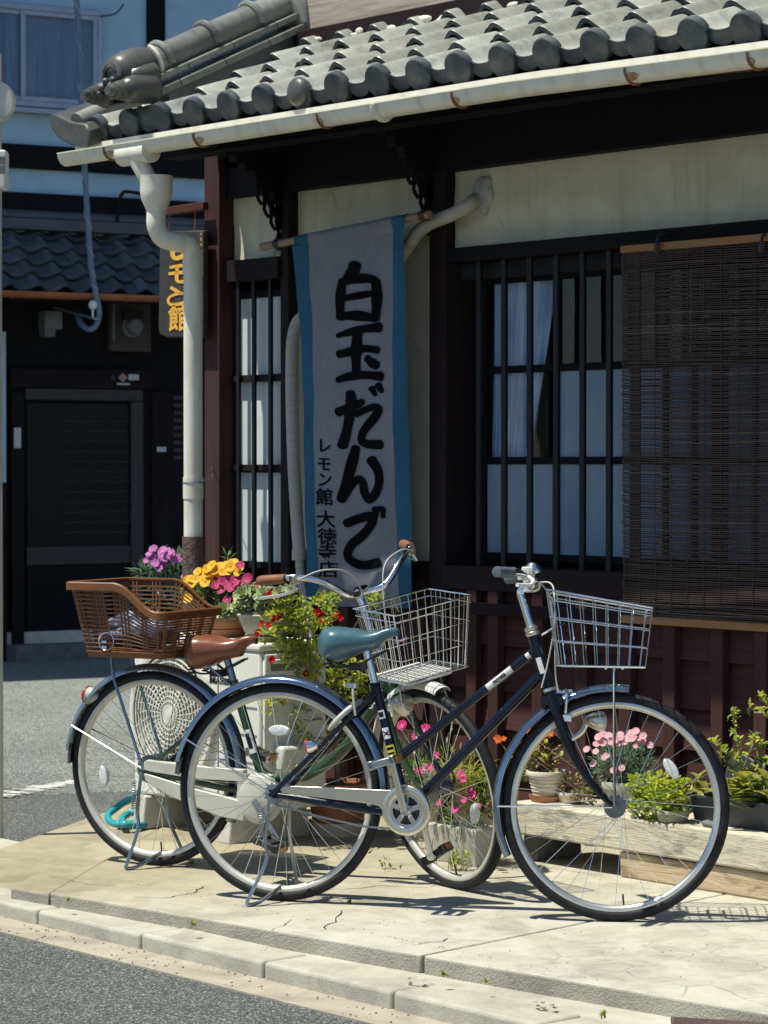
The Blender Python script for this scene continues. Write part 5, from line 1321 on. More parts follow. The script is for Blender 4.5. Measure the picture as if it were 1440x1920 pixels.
m = MB(); P = [fw(x, y, .056) for x, y in ((230, 699), (239, 708), (230, 717), (221, 708))]; m.prism(P, FN * .006); solo('notice', m, M['pinkp'], 'pink diamond shaped sticker above the dark door', 'notice', 'notices round the door across the street')
m = MB(); P = [fw(x, y, .056) for x, y in ((212, 701), (217, 712), (207, 712))]; m.prism(P, FN * .006); solo('notice', m, M['navycloth'], 'tiny blue triangle sticker left of the pink diamond', 'notice', 'notices round the door across the street')
# meters, brackets and the service cable
XF = Matrix.Translation(FO) @ Matrix.Rotation(FA, 4, 'Z')
mt = thing('electric_meter', 'round electricity meter on a grey board under the orange gutter', 'meter', FO, FA, local=True)
a, c = fp(206, 562, .06), fp(283, 660, .06); m = MB(); m.box((a[0], -.06, c[2]), (c[0], -.0, a[2])); build('back_board', m, M['meter_b'], mt, bev=.004)
q = fp(244, 610, .06); m = MB(); m.lathe([(.085, 0), (.085, .05), (.07, .06), (.066, .10), (.05, .12), (0, .122)], (q[0], -.06, q[2] - .01), (0, -1, 0), 24); build('meter_body', m, M['meter'], mt)
a, c = fp(228, 583, .11), fp(262, 600, .11); m = MB(); m.box((a[0], -.175, c[2]), (c[0], -.12, a[2])); build('dial', m, M['dark'], mt, bev=.003)
m = MB(); m.tube([fp(213, 568, .1), fp(213, 640, .1)], .01, 6); build('conduit', m, M['meter'], mt)
gm = thing('gas_meter', 'small pale meter box under the gutter left of the service cable', 'meter', FO, FA, local=True)
a, c = fp(82, 582, .12), fp(116, 618, .12); m = MB(); m.box((a[0], -.14, c[2]), (c[0], -.0, a[2])); build('meter_body', m, M['meter'], gm, bev=.01)
a, c = fp(84, 612, .13), fp(104, 632, .13); m = MB(); m.box((a[0], -.13, c[2]), (c[0], -.02, a[2])); build('meter_foot', m, M['meter'], gm, bev=.004)
br = thing('cable_bracket', 'punched steel arm holding the service cable below the orange gutter', 'bracket', FO, FA, local=True)
a, c = Vector(fp(104, 576, .12)), Vector(fp(181, 598, .75)); m = MB(); m.bar(a, c, .05, .012); build('arm', m, M['galv'], br, bev=.002)
m = MB(); m.ball(fp(174, 572, .72), (.032, .032, .036), 14, 10); m.tube([fp(174, 580, .72), fp(174, 598, .72)], .008, 6); build('insulator', m, M['white'], br)
cb = thing('service_cable', 'grey blue service cable dropping from above and looping under the white insulator', 'cable', FO, FA, local=True)
m = MB(); m.tube(sm([fp(140, -60, .75), fp(146, 40, .75), fp(154, 220, .75), (fp(163, 390, .75)), fp(171, 500, .74), fp(180, 552, .72), fp(186, 585, .72), fp(181, 608, .72), fp(168, 618, .70), fp(153, 608, .6), fp(145, 592, .45)], 8), .021, 10); build('sheath', m, M['cable_b'], cb)
P = sm([fp(140, -60, .75), fp(146, 40, .75), fp(154, 220, .75), fp(163, 390, .75), fp(171, 500, .74), fp(180, 552, .72)], 24)
m = MB(); m.tube([Vector(p) + Vector((.022 * math.cos(i * .55), .022 * math.sin(i * .55), 0)) for i, p in enumerate(P)], .005, 5); build('binding_wire', m, M['galv'], cb)
m = MB(); m.tube(sm([fw(222, 440, .12), fw(220, 400, .12), fw(228, 365, .12), fw(246, 360, .12), fw(300, 372, .1)], 5), .014, 7); solo('conduit_pipe', m, M['wood_far'], 'dark bent conduit pipe on the far house fascia', 'pipe')
m = MB(); m.tube(sm([fw(430, -30, .3), fw(462, -4, .3), fw(478, 12, .3)], 5), .010, 6); m.tube(sm([fw(190, 30, .06), fw(215, 26, .06), fw(232, 8, .06)], 5), .006, 5); solo('telephone_wire', m, M['dark'], 'thin black telephone wire over the white upper wall', 'wire', kind='stuff')
# street pole at the left edge of the view
q = onZ(-7, 1591, ZR); sp = thing('street_pole', 'thin grey street pole at the left edge with a box on it', 'pole', (q.x, q.y, ZR))
m = MB(); m.cyl((q.x, q.y, ZR), (q.x, q.y, 2.95), .028, 16); build('pole', m, M['pole'], sp)
e1 = Vector((_r.x, _r.y, 0)); 
def pole_px(x, y): return onP(x, y, q, Vector((-math.sin(TH), math.cos(TH), 0)))
a = pole_px(14, 283); c = pole_px(14, 355); m = MB(); m.bar(Vector((a.x, a.y, a.z)) - e1 * .06, Vector((c.x, c.y, c.z)) - e1 * .06, .12, .09, e1.cross(Vector((0, 0, 1)))); build('box', m, M['white_l'], sp, bev=.008)
a = pole_px(15, 310); 
for y in (305, 322): 
    b0 = pole_px(3, y); b1 = pole_px(14, y); m = MB(); m.bar(b0 - _f * .062, b1 - _f * .062, .012, .03, (0, 0, 1)); build('hinge', m, M['meter'], sp)
c = pole_px(-12, 192); m = MB(); m.lathe([(0, -.02), (.075, -.018), (.085, 0), (.075, .012), (0, .015)], c, _f, 24); build('mirror_back', m, M['cream'], sp)

# ================================================================== BANNER, POLE, DUCT, SIGN, BLIND
YT, YB = W - .16, W - .10
bp0 = onY(492, 463, YT - .012); bp1 = onY(806, 402, YT - .012)
m = MB(); N = 16
m.tube([bp0.lerp(bp1, k / N) for k in range(N + 1)], [.0155 * (1.12 if k % 5 == 0 else 1) for k in range(N + 1)], 12)
bpole = thing('bamboo_pole', 'horizontal bamboo pole carrying the long cloth banner', 'pole', bp0); build('cane', m, M['bamboo'], bpole, angle=60)
for x in (522, 796):
    c = onY(x, 463 - (x - 492) * .194, YT - .012); m = MB()
    for k in range(3): m.tube([c + Vector((-.012 + .012 * k + .004 * math.cos(a), .019 * math.cos(a), .019 * math.sin(a))) for a in [2 * math.pi * i / 12 for i in range(13)]], .0026, 5)
    build('lashing', m, M['plastic_k'], bpole)
# banner as a sheet: u across (0..1), v down (0..1)
cTL, cTR, cBL, cBR = onY(552, 462, YT - .03), onY(759, 424, YT - .03), onY(574, 1136, YB), onY(776, 1141, YB)
def bpt(u, v, lift=0):
    p = cTL.lerp(cTR, u).lerp(cBL.lerp(cBR, u), v)
    w = .012 * math.sin(3.0 * u + 1.2) * v + .007 * math.sin(9 * u + 4 * v) * (.3 + v) + .006 * math.sin(7 * v + 2 * u) + .0035 * math.sin(23 * u + 3 * math.sin(3 * v)) * (.4 + .6 * v) + .002 * math.sin(31 * v + 9 * u)
    edge = max(0, abs(u - .5) - .42) / .08
    return p + Vector((.004 * math.sin(8 * v) * edge, w - lift - .012 * edge * math.sin(5 * v + 2), 0))
inv_n = Vector((0, (cBL.z - cTL.z), -(cBL.y - cTL.y))).normalized()
def px_uv(x, y):
    """position on the flat banner of a point seen in the photograph"""
    p = onP(x, y, cTL, inv_n); ex = (cTR - cTL); ey = (cBL - cTL); d = p - cTL
    a11, a12, a22 = ex.dot(ex), ex.dot(ey), ey.dot(ey); b1, b2 = d.dot(ex), d.dot(ey); D = a11 * a22 - a12 * a12
    return (b1 * a22 - b2 * a12) / D, (b2 * a11 - b1 * a12) / D
bn_ = thing('cloth_banner', 'long beige linen banner with teal borders and large black Japanese lettering', 'banner', cTL)
U0 = .128; U1 = .882
m = MB(); m.sheet(lambda u, v: bpt(U0 + (U1 - U0) * u, v), 24, 60); build('cloth', m, M['cloth'], bn_, angle=None)
for a, c in ((0, U0), (U1, 1)):
    m = MB(); m.sheet(lambda u, v: bpt(a + (c - a) * u, v, .0015), 6, 60); build('border', m, M['cloth_b'], bn_, angle=None)
# the top is wrapped round the pole
def wrap(u, v):
    p = bp0.lerp(bp1, 0) ; ax = (bp1 - bp0).normalized(); base = bpt(u, 0); c = bp0 + ax * (base - bp0).dot(ax); a = math.pi * (1.0 + .10) - v * math.pi * 1.25
    return c + Vector((0, .019 * math.cos(a), .019 * math.sin(a)))
for a, c, mt_ in ((0, U0, 'cloth_b'), (U0, U1, 'cloth'), (U1, 1, 'cloth_b')):
    m = MB(); m.sheet(lambda u, v: wrap(a + (c - a) * u, v), 12, 10)
    m.sheet(lambda u, v: wrap(a + (c - a) * u, 0).lerp(bpt(a + (c - a) * u, 0.01), v), 12, 3); build('top_fold', m, M[mt_], bn_, angle=None)
def zpx(x, y): return (400 + x / 2.7436, 440 + y / 2.7436)
ink = MB()
def bst(pts, w): brush(ink, [zpx(*p) for p in pts], tuple(1.52 * q / 2.7436 for q in w) if isinstance(w, tuple) else 1.52 * w / 2.7436)
bst([(724, 158), (716, 185), (684, 222), (672, 232)], (46, 20)); bst([(662, 240), (652, 300), (652, 370), (658, 420)], 33); bst([(655, 245), (720, 226), (800, 224), (828, 236)], 31); bst([(836, 240), (840, 300), (838, 370), (832, 424)], (34, 30)); bst([(670, 326), (740, 312), (815, 300)], 24); bst([(665, 416), (740, 414), (832, 424)], 32)
bst([(645, 518), (700, 500), (770, 482), (850, 472)], (18, 34)); bst([(742, 490), (738, 560), (736, 640), (744, 722)], (36, 34)); bst([(652, 612), (710, 598), (780, 582), (846, 588)], (30, 26)); bst([(650, 744), (700, 726), (780, 716), (866, 722)], (24, 32)); bst([(798, 632), (822, 652), (842, 666)], (26, 34))
bst([(656, 908), (710, 884), (765, 858), (772, 850)], (34, 20)); bst([(712, 812), (716, 860), (706, 930), (690, 1010), (672, 1080)], (34, 30)); bst([(740, 918), (785, 895), (835, 878), (856, 892), (836, 930), (800, 975), (772, 1015), (768, 1052), (800, 1068), (868, 1070)], (24, 32)); bst([(822, 786), (838, 818)], (22, 14)); bst([(854, 770), (872, 800)], (26, 16))
bst([(736, 1092), (722, 1150), (700, 1230), (680, 1300), (664, 1356)], (34, 28)); bst([(676, 1340), (716, 1272), (748, 1250), (768, 1270), (776, 1318), (800, 1348), (832, 1330), (856, 1270), (852, 1205), (820, 1150)], (26, 34))
bst([(684, 1478), (740, 1452), (800, 1438), (826, 1448), (806, 1490), (756, 1540), (712, 1580), (686, 1630), (700, 1668), (760, 1690), (858, 1672)], (32, 30)); bst([(838, 1400), (848, 1432)], (24, 16)); bst([(862, 1396), (882, 1402), (882, 1436)], (20, 18))
ink.v = [bpt(*px_uv(p.x, p.y), .004) for p in ink.v]
build('large_lettering', ink, M['ink'], bn_, angle=None)
ink = MB()
for ch, x, y, h in (('レ', 577, 1088, 84), ('モ', 576, 1182, 84), ('ン', 580, 1262, 84), ('館', 580, 1352, 92), ('大', 582, 1466, 92), ('徳', 586, 1556, 92), ('寺', 586, 1636, 88), ('店', 590, 1724, 92)):
    V, Fc = glyphs(ch, h, 1.2); o = len(ink.v)
    ink.add([Vector((*zpx(x + v.x * 1.0, y - v.y), 0)) for v in V], Fc)
ink.v = [bpt(*px_uv(p.x, p.y), .004) for p in ink.v]
build('small_lettering', ink, M['ink'], bn_, angle=None)
# wrapped refrigerant pipe
h0 = onY(906, 366, W - .005)
dk = thing('wrapped_pipe', 'taped grey air conditioner pipe running out of the plaster behind the banner and down', 'pipe', h0)
pts = [h0 + Vector((0, .05, -.01)), h0 + Vector((-.02, -.03, -.02)), onY(880, 384, W - .07), onY(845, 403, W - .09), onY(808, 418, W - .09), onY(783, 436, W - .09), onY(768, 458, W - .09), onY(720, 520, W - .06), onY(640, 560, W - .05), onY(575, 590, W - .06), onY(552, 620, W - .08), onY(547, 700, W - .09), onY(550, 850, W - .09), onY(556, 960, W - .09), onY(561, 1035, W - .09)]
m = MB(); m.tube(sm(pts, 5), .026, 14); build('wrapping', m, M['duct'], dk, angle=60)
q = onY(561, 1040, W - .09); m = MB(); m.cyl(q + Vector((0, 0, -.022)), q + Vector((0, 0, .022)), .030, 18); build('collar', m, M['duct'], dk)
m = MB(); m.tube(sm([q, onY(565, 1085, W - .09), onY(575, 1140, W - .1), onY(590, 1250, W - .12), onY(600, 1380, W - .2)], 5), .019, 12); build('lower_pipe', m, M['duct'], dk, angle=60)
m = MB(); m.ball(h0 + Vector((0, .0, 0)), (.055, .022, .075), 20, 12)
for i, v in enumerate(m.v): m.v[i] = v + Vector((.006 * math.sin(90 * v.z), .004 * math.sin(120 * v.x + 60 * v.z), .005 * math.sin(100 * v.x)))
build('putty_seal', m, M['putty'], dk, angle=60)
# hanging shop sign, square to the wall
SY = 6.70
sg = thing('shop_sign', 'black hanging sign board with yellow hand painted Japanese letters behind the rain pipe', 'sign', onY(340, 530, SY))
P = [onY(x, y, SY) for x, y in ((300, 434), (381, 432), (381, 632), (312, 632), (299, 626), (297, 612))]
m = MB(); m.prism(P, (0, .028, 0)); build('board', m, M['sign'], sg, bev=.004)
gold = MB()
zs = lambda x, y: (220 + x / 5.333, 280 + y / 5.333)
def gst(pts, w): brush(gold, [zs(*p) for p in pts], tuple(q / 5.333 for q in w) if isinstance(w, tuple) else w / 5.333)
gst([(572, 912), (566, 980), (562, 1060), (590, 1090), (640, 1078), (690, 1050), (740, 1010)], (52, 40)); gst([(540, 1180), (600, 1170), (680, 1160), (740, 1165)], 32); gst([(530, 1245), (600, 1235), (700, 1228), (770, 1232)], 34); gst([(606, 1180), (602, 1250), (604, 1310), (640, 1325), (700, 1318)], 34)
gst([(550, 1386), (590, 1410), (640, 1440)], (38, 34)); gst([(655, 1440), (590, 1450), (530, 1480), (516, 1520), (545, 1552), (610, 1550), (680, 1530), (740, 1490)], (26, 32))
gold.v = [onY(p.x, p.y, SY) + Vector((0, -.004, 0)) for p in gold.v]
build('lettering', gold, M['gold'], sg, angle=None)
m = MB(); c = onY(337, 600, SY); put_text(m, '館', .115, c + Vector((0, -.004, 0)), (1, 0, 0), (0, 0, 1), .003, 1.35); build('lettering', m, M['gold'], sg, angle=None)
m = MB()
for k in range(11):
    c = onY(378.5, 438 + 11 * k, SY); put_text(m, 'LEMONKANCHA'[k], .018, c + Vector((0, -.004, 0)), (1, 0, 0), (0, 0, 1), .0006)
build('small_lettering', m, M['gold'], sg, angle=None)
m = MB(); a, c = onY(278, 402, SY + .014), onY(386, 386, SY + .014); m.bar(a, c, .03, .035); build('sign_arm', m, M['wood_y'], sg, bev=.003)
m = MB()
for x in (318, 366): m.tube([onY(x, 436, SY + .014), onY(x, 394, SY + .014)], .003, 6)
build('hanger', m, M['rust'], sg)
# bamboo blind
BY = W - .085
b0 = onY(1166, 472, BY); xe = b0.x + 1.02
zt_ = lambda x: 2.143; 
bl = thing('bamboo_blind', 'brown bamboo splint blind hanging over the right half of the lattice window', 'blind', (b0.x, BY, 2.15))
m = MB(); m.bar((b0.x - .004, BY, 2.140), (xe, BY, 2.140), .010, .026); build('top_rod', m, M['slat_wood'], bl, bev=.002)
ztop, zbot = 2.122, .845; n = 176; mA = MB(); rr = random.Random(11)
for k in range(n):
    z_ = ztop - (ztop - zbot) * k / n; v = k / n
    pale = rr.random() < .07 or (int(k / 9) % 5 == 4 and rr.random() < .25)
    mA.slot = 1 if pale else 0; N = 14; ph = rr.uniform(0, 6); dx0 = rr.uniform(-.004, .004); th_ = (ztop - zbot) / n * .5 * rr.uniform(.93, 1.08)
    P = []
    for i in range(N + 1):
        u = i / N; x = b0.x + dx0 + (xe - b0.x) * u
        P.append((x, BY + .010 * math.sin(3.2 * u + 2.0 * v) * v + .002 * math.sin(11 * u + ph), z_ + .0035 * math.sin(5 * u + 5 * v) + .0012 * math.sin(9 * u + ph) - .006 * v * math.sin(math.pi * u)))
    mA.tube(P, th_, 4, sx=.6)
build('splints', mA, [M['blind'], M['blind_pale']], bl, angle=None, kind='stuff')
for k in range(14):
    x = b0.x + .012 + (xe - b0.x - .02) * k / 13; m = MB(); m.tube([(x, BY - .006 + .010 * math.sin(3.2 * k / 13 + 2 * v) * v, ztop - (ztop - zbot) * v) for v in [i / 8 for i in range(9)]], .0016, 5); build('cord', m, M['plastic_k'], bl)
m = MB(); m.bar((b0.x - .004, BY + .006, zbot - .012), (xe, BY + .006, zbot - .012), .010, .028); build('bottom_rod', m, M['slat_wood'], bl, bev=.002)
for x in (1236, 1432):
    c = onY(x, 466, BY - .01); m = MB(); m.tube(sm([c + Vector((0, .05, .05)), c + Vector((0, .0, .045)), c + Vector((0, -.012, .02)), c + Vector((0, -.012, -.012)), c + Vector((0, .004, -.018))], 4), .005, 7); m.box(c + Vector((-.012, -.013, -.012)), c + Vector((.012, -.008, .018))); build('hook', m, M['plastic_k'], bl, bev=.001)
# ================================================================== AIR CONDITIONER OUTDOOR UNIT
AX0, AX1, AY0, AY1, AZ0, AZ1 = -8.36, -7.57, 5.88, 6.19, .125, .735
ac = thing('outdoor_unit', 'cream air conditioner outdoor unit with a round fan grille standing by the rain pipe', 'air conditioner', ((AX0+AX1)/2, 6.03, 0))
m = MB(); m.box((AX0, AY0, AZ0), (AX1, AY1, AZ1 - .03)); build('casing', m, M['ac'], ac, bev=.012, seg=3)
m = MB(); m.box((AX0 - .006, AY0 - .006, AZ1 - .03), (AX1 + .006, AY1 + .006, AZ1)); build('top_cover', m, M['ac'], ac, bev=.010, seg=3)
gc = onY(303, 1338, AY0); gc = Vector((AX0 + .265, AY0, .44)); GRr = .245
m = MB(); m.lathe([(GRr, -.004), (GRr - .012, -.002), (GRr - .012, .002), (.0, .002)], gc, (0, -1, 0), 48); build('fan_recess', m, M['ac_rec'], ac)
m = MB()
for k in range(12):
    r = .035 + k * .0185; m.tube([gc + Vector((r * math.cos(a), -.020 - .006 * (1 - r / GRr), r * math.sin(a))) for a in [2 * math.pi * i / 48 for i in range(48)]], .0034, 4, closed=True)
for k in range(32):
    a = 2 * math.pi * k / 32; m.tube([gc + Vector((.03 * math.cos(a), -.024, .03 * math.sin(a))), gc + Vector((.14 * math.cos(a + .12), -.023, .14 * math.sin(a + .12))), gc + Vector((.246 * math.cos(a + .25), -.014, .246 * math.sin(a + .25)))], .0026, 4)
m.lathe([(.034, -.02), (.03, -.028), (0, -.03)], gc, (0, 1, 0), 20)
m.lathe([(.243, .0), (.262, 0), (.262, .022), (.243, .022)], gc, (0, -1, 0), 48); build('fan_grille', m, M['ac_grille'], ac, kind='stuff')
m = MB()
for k in range(3):
    for i in range(9):
        a = 2 * math.pi * k / 3 + .17 * i / 2; 
    a = 2 * math.pi * k / 3
    m.sheet(lambda u, v: gc + Vector(((.05 + .17 * v) * math.cos(a + .9 * u + .3 * v), -.004 - .012 * u, (.05 + .17 * v) * math.sin(a + .9 * u + .3 * v))), 8, 6)
build('fan_blades', m, M['meter'], ac, angle=None)
m = MB()
for zz in (.20, .30, .40, .50, .58): m.box((AX0 + .545, AY0 - .003, zz), (AX1 - .02, AY0 - .0005, zz + .003))
m.box((AX0 + .537, AY0 - .003, AZ0 + .02), (AX0 + .540, AY0 - .0005, AZ1 - .04)); build('panel_seams', m, M['ac_dk'], ac, kind='stuff')
m = MB(); c = onY(413, 1277, AY0); put_text(m, 'BEAVER', .030, c + Vector((0, -.002, 0)), (1, 0, 0), (0, 0, 1), .0012, 1.25); build('lettering', m, M['ink'], ac, angle=None)
def side(name, x0, y0, x1, y1, t, mat, bev=.006):
    a, c = onX(x0, y0, AX1), onX(x1, y1, AX1); m = MB(); m.box((AX1, a.y, c.z), (AX1 + t, c.y, a.z)); return build(name, m, M[mat], ac, bev=bev)
side('service_cover', 492, 1226, 596, 1400, .014, 'ac', .01); side('hand_recess', 503, 1234, 548, 1256, .017, 'ac_dk', .004); side('hand_lip', 505, 1236, 546, 1242, .026, 'ac', .004)
side('valve_cover', 508, 1398, 566, 1440, .07, 'ac_grille', .012)
for x in (AX0 + .05, AX1 - .20):
    m = MB(); m.add([(x - .01, 5.84, -.002), (x + .07, 5.84, -.002), (x + .07, 6.22, -.002), (x - .01, 6.22, -.002), (x, 5.855, .122), (x + .06, 5.855, .122), (x + .06, 6.205, .122), (x, 6.205, .122)], [(0,3,2,1),(4,5,6,7),(0,1,5,4),(1,2,6,5),(2,3,7,6),(3,0,4,7)])
    solo('foot_block', m, M['block'], 'left pale block under the air conditioner unit, nearer the hose' if x < -8 else 'right pale block under the air conditioner unit, nearer the terracotta pot', 'block', 'blocks under the air conditioner', bev=.006)

# ================================================================== PLANTS
RR = random.Random(21)
def rv(r=RR): 
    while True:
        v = Vector((r.uniform(-1, 1), r.uniform(-1, 1), r.uniform(-1, 1)))
        if .05 < v.length < 1: return v
def leaf(mb, p, d, L, Wd, nrm=None, curl=.25, slot=0, seg=3):
    d = Vector(d).normalized(); n = nrm or Vector((0, 0, 1)); s = d.cross(n)
    if s.length < .05: s = d.cross(Vector((1, 0, .2)))
    s.normalize(); u = s.cross(d).normalized(); o = len(mb.v); mb.slot = slot
    shape = (0.0, .72, 1.0, .62, 0.0) if seg == 4 else (0.0, .9, .85, 0.0)
    k = len(shape) - 1
    for i, w in enumerate(shape):
        t = i / k; c = Vector(p) + d * (L * t) - u * (curl * L * t * t)
        if i in (0, k): mb.v.append(c)
        else: mb.v += [c - s * (Wd * w / 2) + u * (.18 * Wd * w), c, c + s * (Wd * w / 2) + u * (.18 * Wd * w)]
    q = o + 1
    mb.face((o, q + 1, q)); mb.face((o, q + 2, q + 1))
    for i in range(k - 2):
        a = q + 3 * i; mb.face((a, a + 1, a + 4, a + 3)); mb.face((a + 1, a + 2, a + 5, a + 4))
    a = q + 3 * (k - 2); e = len(mb.v) - 1; mb.face((a, a + 1, e)); mb.face((a + 1, a + 2, e))
def clump(mb, c, r, n, L, Wd, slots=(0,), up=.35, flat=1.0, curl=.25, seg=3, out=.9):
    for i in range(n):
        v = rv(); v.z *= flat; q = Vector(c) + v * r
        d = v.normalized() * out + Vector((0, 0, up)) + rv() * .7
        leaf(mb, q, d, L * RR.uniform(.65, 1.2), Wd * RR.uniform(.7, 1.15), Vector((RR.uniform(-.5, .5), RR.uniform(-.5, .5), 1)), curl, RR.choice(slots), seg)
def sc(p): return F_PX / ((Vector(p) - _C).dot(_f))        # pixels per metre there
def flower_mesh(name, npet, r, wid, mats, cup=.25, layers=1, eye=.18, notch=False):
    m = MB()
    for l in range(layers):
        for k in range(npet):
            a = 2 * math.pi * (k + .5 * l) / npet; rr_ = r * (1 - .22 * l); d = Vector((math.cos(a), math.sin(a), 0)); s = Vector((-math.sin(a), math.cos(a), 0)); o = len(m.v)
            m.slot = 0; w = wid * (1 - .15 * l); up = cup * (1 + l * .6)
            P = [(0.05, .3), (.45, .85), (.78, 1.0), (1.0, .55)]
            for t, ww in P:
                for q in (-1, 0, 1): m.v.append(d * rr_ * (t + (.05 if q == 0 and t == 1 else 0)) + s * (w * ww * q / 2) + Vector((0, 0, up * rr_ * t * t + .0015 * l + (0 if q else .04 * rr_))))
            for i in range(3):
                for q in (0, 1):
                    b_ = o + 3 * i + q; m.face((b_, b_ + 1, b_ + 4, b_ + 3))
    m.slot = 1; m.ball((0, 0, .06 * r), (r * eye, r * eye, r * eye * .6), 8, 5)
    return m.mesh(name, mats, None, None)
def place_flowers(parent, me, pts, Y, size=1.0, jit=.02, tilt=.6, name='flower', face=(.42, -.72, .62)):
    for i, (x, y) in enumerate(pts):
        p = onY(x, y, Y + RR.uniform(-jit, jit)); f = (Vector(face) + rv() * tilt * .5).normalized(); q = f.to_track_quat('Z', 'Y') @ Quaternion((0, 0, 1), RR.uniform(0, 6.28))
        s = size * RR.uniform(.85, 1.15); inst(name, me, parent, p, q, (s, s, s))
FM = dict(pansy_y=flower_mesh('pansy', 5, .026, .034, [M['fl_yellow'], M['fl_eye']], .15, 1, .16), pansy_m=flower_mesh('pansy', 5, .026, .034, [M['fl_mag'], M['fl_wht']], .15, 1, .12),
          daisy=flower_mesh('daisy', 13, .023, .009, [M['fl_pink'], M['fl_wht']], .12, 1, .24), hot=flower_mesh('aster', 12, .020, .008, [M['fl_hot'], M['fl_wht']], .2, 2, .16), lilac=flower_mesh('phlox', 5, .014, .016, [M['fl_lilac'], M['fl_wht']], .1, 2, .14),
          red=flower_mesh('red_bloom', 4, .018, .018, [M['fl_red'], M['fl_eye']], .6, 2, .15), orange=flower_mesh('kalanchoe', 5, .012, .010, [M['fl_orange'], M['fl_wht']], .3, 2, .16), smallpink=flower_mesh('small_pink', 5, .013, .013, [M['fl_hot'], M['fl_wht']], .3, 1, .16))
def pot(parent, c, r, h, mat, rb=.72, lip=.012, name='pot', n=28, lh=.025, soil=True, ribs=0):
    p = [(0, 0), (r * rb, 0)]
    if ribs:
        for k in range(ribs * 4 + 1):
            t = k / (ribs * 4); p.append((r * (rb + (.94 - rb) * t) + .0016 * math.cos(k * math.pi / 2), (h - lh) * (.02 + .95 * t)))
    p += [(r * .95, h - lh), (r * .95 + lip, h - lh + .001), (r + lip * .6, h - .003), (r + lip * .3, h), (r * .93, h), (r * .9, h - .02), (0, h - .02)]
    m = MB(); m.lathe(p, c, (0, 0, 1), n); q = build(name, m, M[mat], parent, angle=40)
    if soil: m = MB(); m.lathe([(0, h - .012), (r * .91, h - .016)], c, (0, 0, 1), 20); build('soil', m, M['soil'], parent)
    return q
def saucer(parent, c, r, h, mat): 
    m = MB(); m.lathe([(0, 0), (r * .86, 0), (r, h), (r * .95, h), (r * .83, h * .3), (0, h * .3)], c, (0, 0, 1), 28); return build('saucer', m, M[mat], parent, angle=40)

# --- yellow and magenta pansies in a terracotta bowl on top of the unit
c = onZ(413, 1193, AZ1); c = Vector((c.x, 6.02, AZ1)); c.x = onY(413, 1190, 6.02).x
pa = thing('pansy_pot', 'terracotta bowl full of yellow and magenta pansies on the air conditioner unit', 'potted plant', c)
saucer(pa, c, .105, .03, 'terra'); pot(pa, c + Vector((0, 0, .012)), .118, .075, 'terra', .78, .01, lh=.03)
m = MB(); Y0 = 6.0
for x, y, r in ((395, 1110, 26), (420, 1100, 26), (440, 1112, 28), (455, 1105, 22), (410, 1135, 26), (432, 1140, 24), (380, 1115, 26), (365, 1110, 22), (400, 1085, 22), (428, 1078, 20), (440, 1130, 22), (465, 1120, 18), (352, 1100, 12), (395, 1145, 20)):
    p = onY(x, y, Y0 + .02); clump(m, p, r / sc(p), 75, .026, .014, (0, 0, 1), .2)
clump(m, onY(427, 1045, Y0), .012, 14, .035, .006, (1,), .8)
m.tube([onY(430, 1100, Y0), onY(427, 1045, Y0)], .002, 4); build('foliage', m, [M['lf_dark'], M['lf_green']], pa, angle=None)
place_flowers(pa, FM['pansy_y'], [(352, 1088), (366, 1086), (377, 1078), (397, 1060), (406, 1068), (411, 1062), (424, 1060), (428, 1070), (437, 1056), (446, 1073), (396, 1078), (385, 1092), (371, 1072), (418, 1072), (388, 1066), (345, 1098), (352, 1122)], Y0 - .06, .74)
place_flowers(pa, FM['pansy_y'], [(400, 1070), (413, 1075), (433, 1063), (441, 1066), (448, 1066), (381, 1086), (360, 1094), (357, 1085), (391, 1074), (403, 1084)], Y0 - .05, .7)
place_flowers(pa, FM['pansy_m'], [(408, 1083), (422, 1078), (416, 1089), (441, 1087), (446, 1094), (464, 1085), (460, 1094), (429, 1099), (416, 1107), (426, 1125), (476, 1104), (480, 1109), (434, 1104), (424, 1091), (450, 1060), (462, 1090), (470, 1110), (404, 1098)], Y0 - .075, .70)
# --- succulent bowl
c = Vector((onY(497, 1190, 5.98).x, 5.98, AZ1))
su = thing('succulent_bowl', 'beige bowl of pale green rosette succulents on the air conditioner unit', 'potted plant', c)
saucer(su, c, .075, .02, 'beigepot')
m = MB(); m.lathe([(0, .012), (.05, .012), (.075, .035), (.093, .075), (.10, .095), (.104, .098), (.098, .102), (.09, .09), (0, .085)], c, (0, 0, 1), 30); build('pot', m, M['beigepot'], su, angle=40)
def rosette_mesh():
    m = MB()
    for l in range(5):
        n = 8 - (l > 2) - 2 * (l > 3); 
        for k in range(n):
            a = 2 * math.pi * (k + .5 * (l % 2)) / n + l * .3; e = [.12, .40, .72, 1.05, 1.3][l]; L = [.036, .034, .029, .022, .014][l]; w = [.023, .022, .019, .015, .010][l]
            d = Vector((math.cos(a) * math.cos(e), math.sin(a) * math.cos(e), math.sin(e))); s = Vector((-math.sin(a), math.cos(a), 0)); u = s.cross(d) * -1
            o = len(m.v); prof_ = [(0, .4, 0), (.35, .85, .2), (.7, 1.0, .25), (.92, .6, .2), (1.02, .05, .1)]
            for t, ww, th in prof_:
                c_ = d * L * t + Vector((0, 0, .004 * l)) + Vector((0, 0, .18 * L * t * t))
                m.v += [c_ - s * w * ww / 2, c_ + u * w * .05, c_ + s * w * ww / 2, c_ - u * w * .22]
            for i in range(4):
                m.slot = 1 if i >= 3 else 0
                for q in range(4):
                    q2 = (q + 1) % 4; m.face((o + 4*i + q, o + 4*i + q2, o + 4*i + 4 + q2, o + 4*i + 4 + q))
    return m.mesh('rosette', [M['lf_sucu'], M['lf_tip']], None, 60)
RM = rosette_mesh()
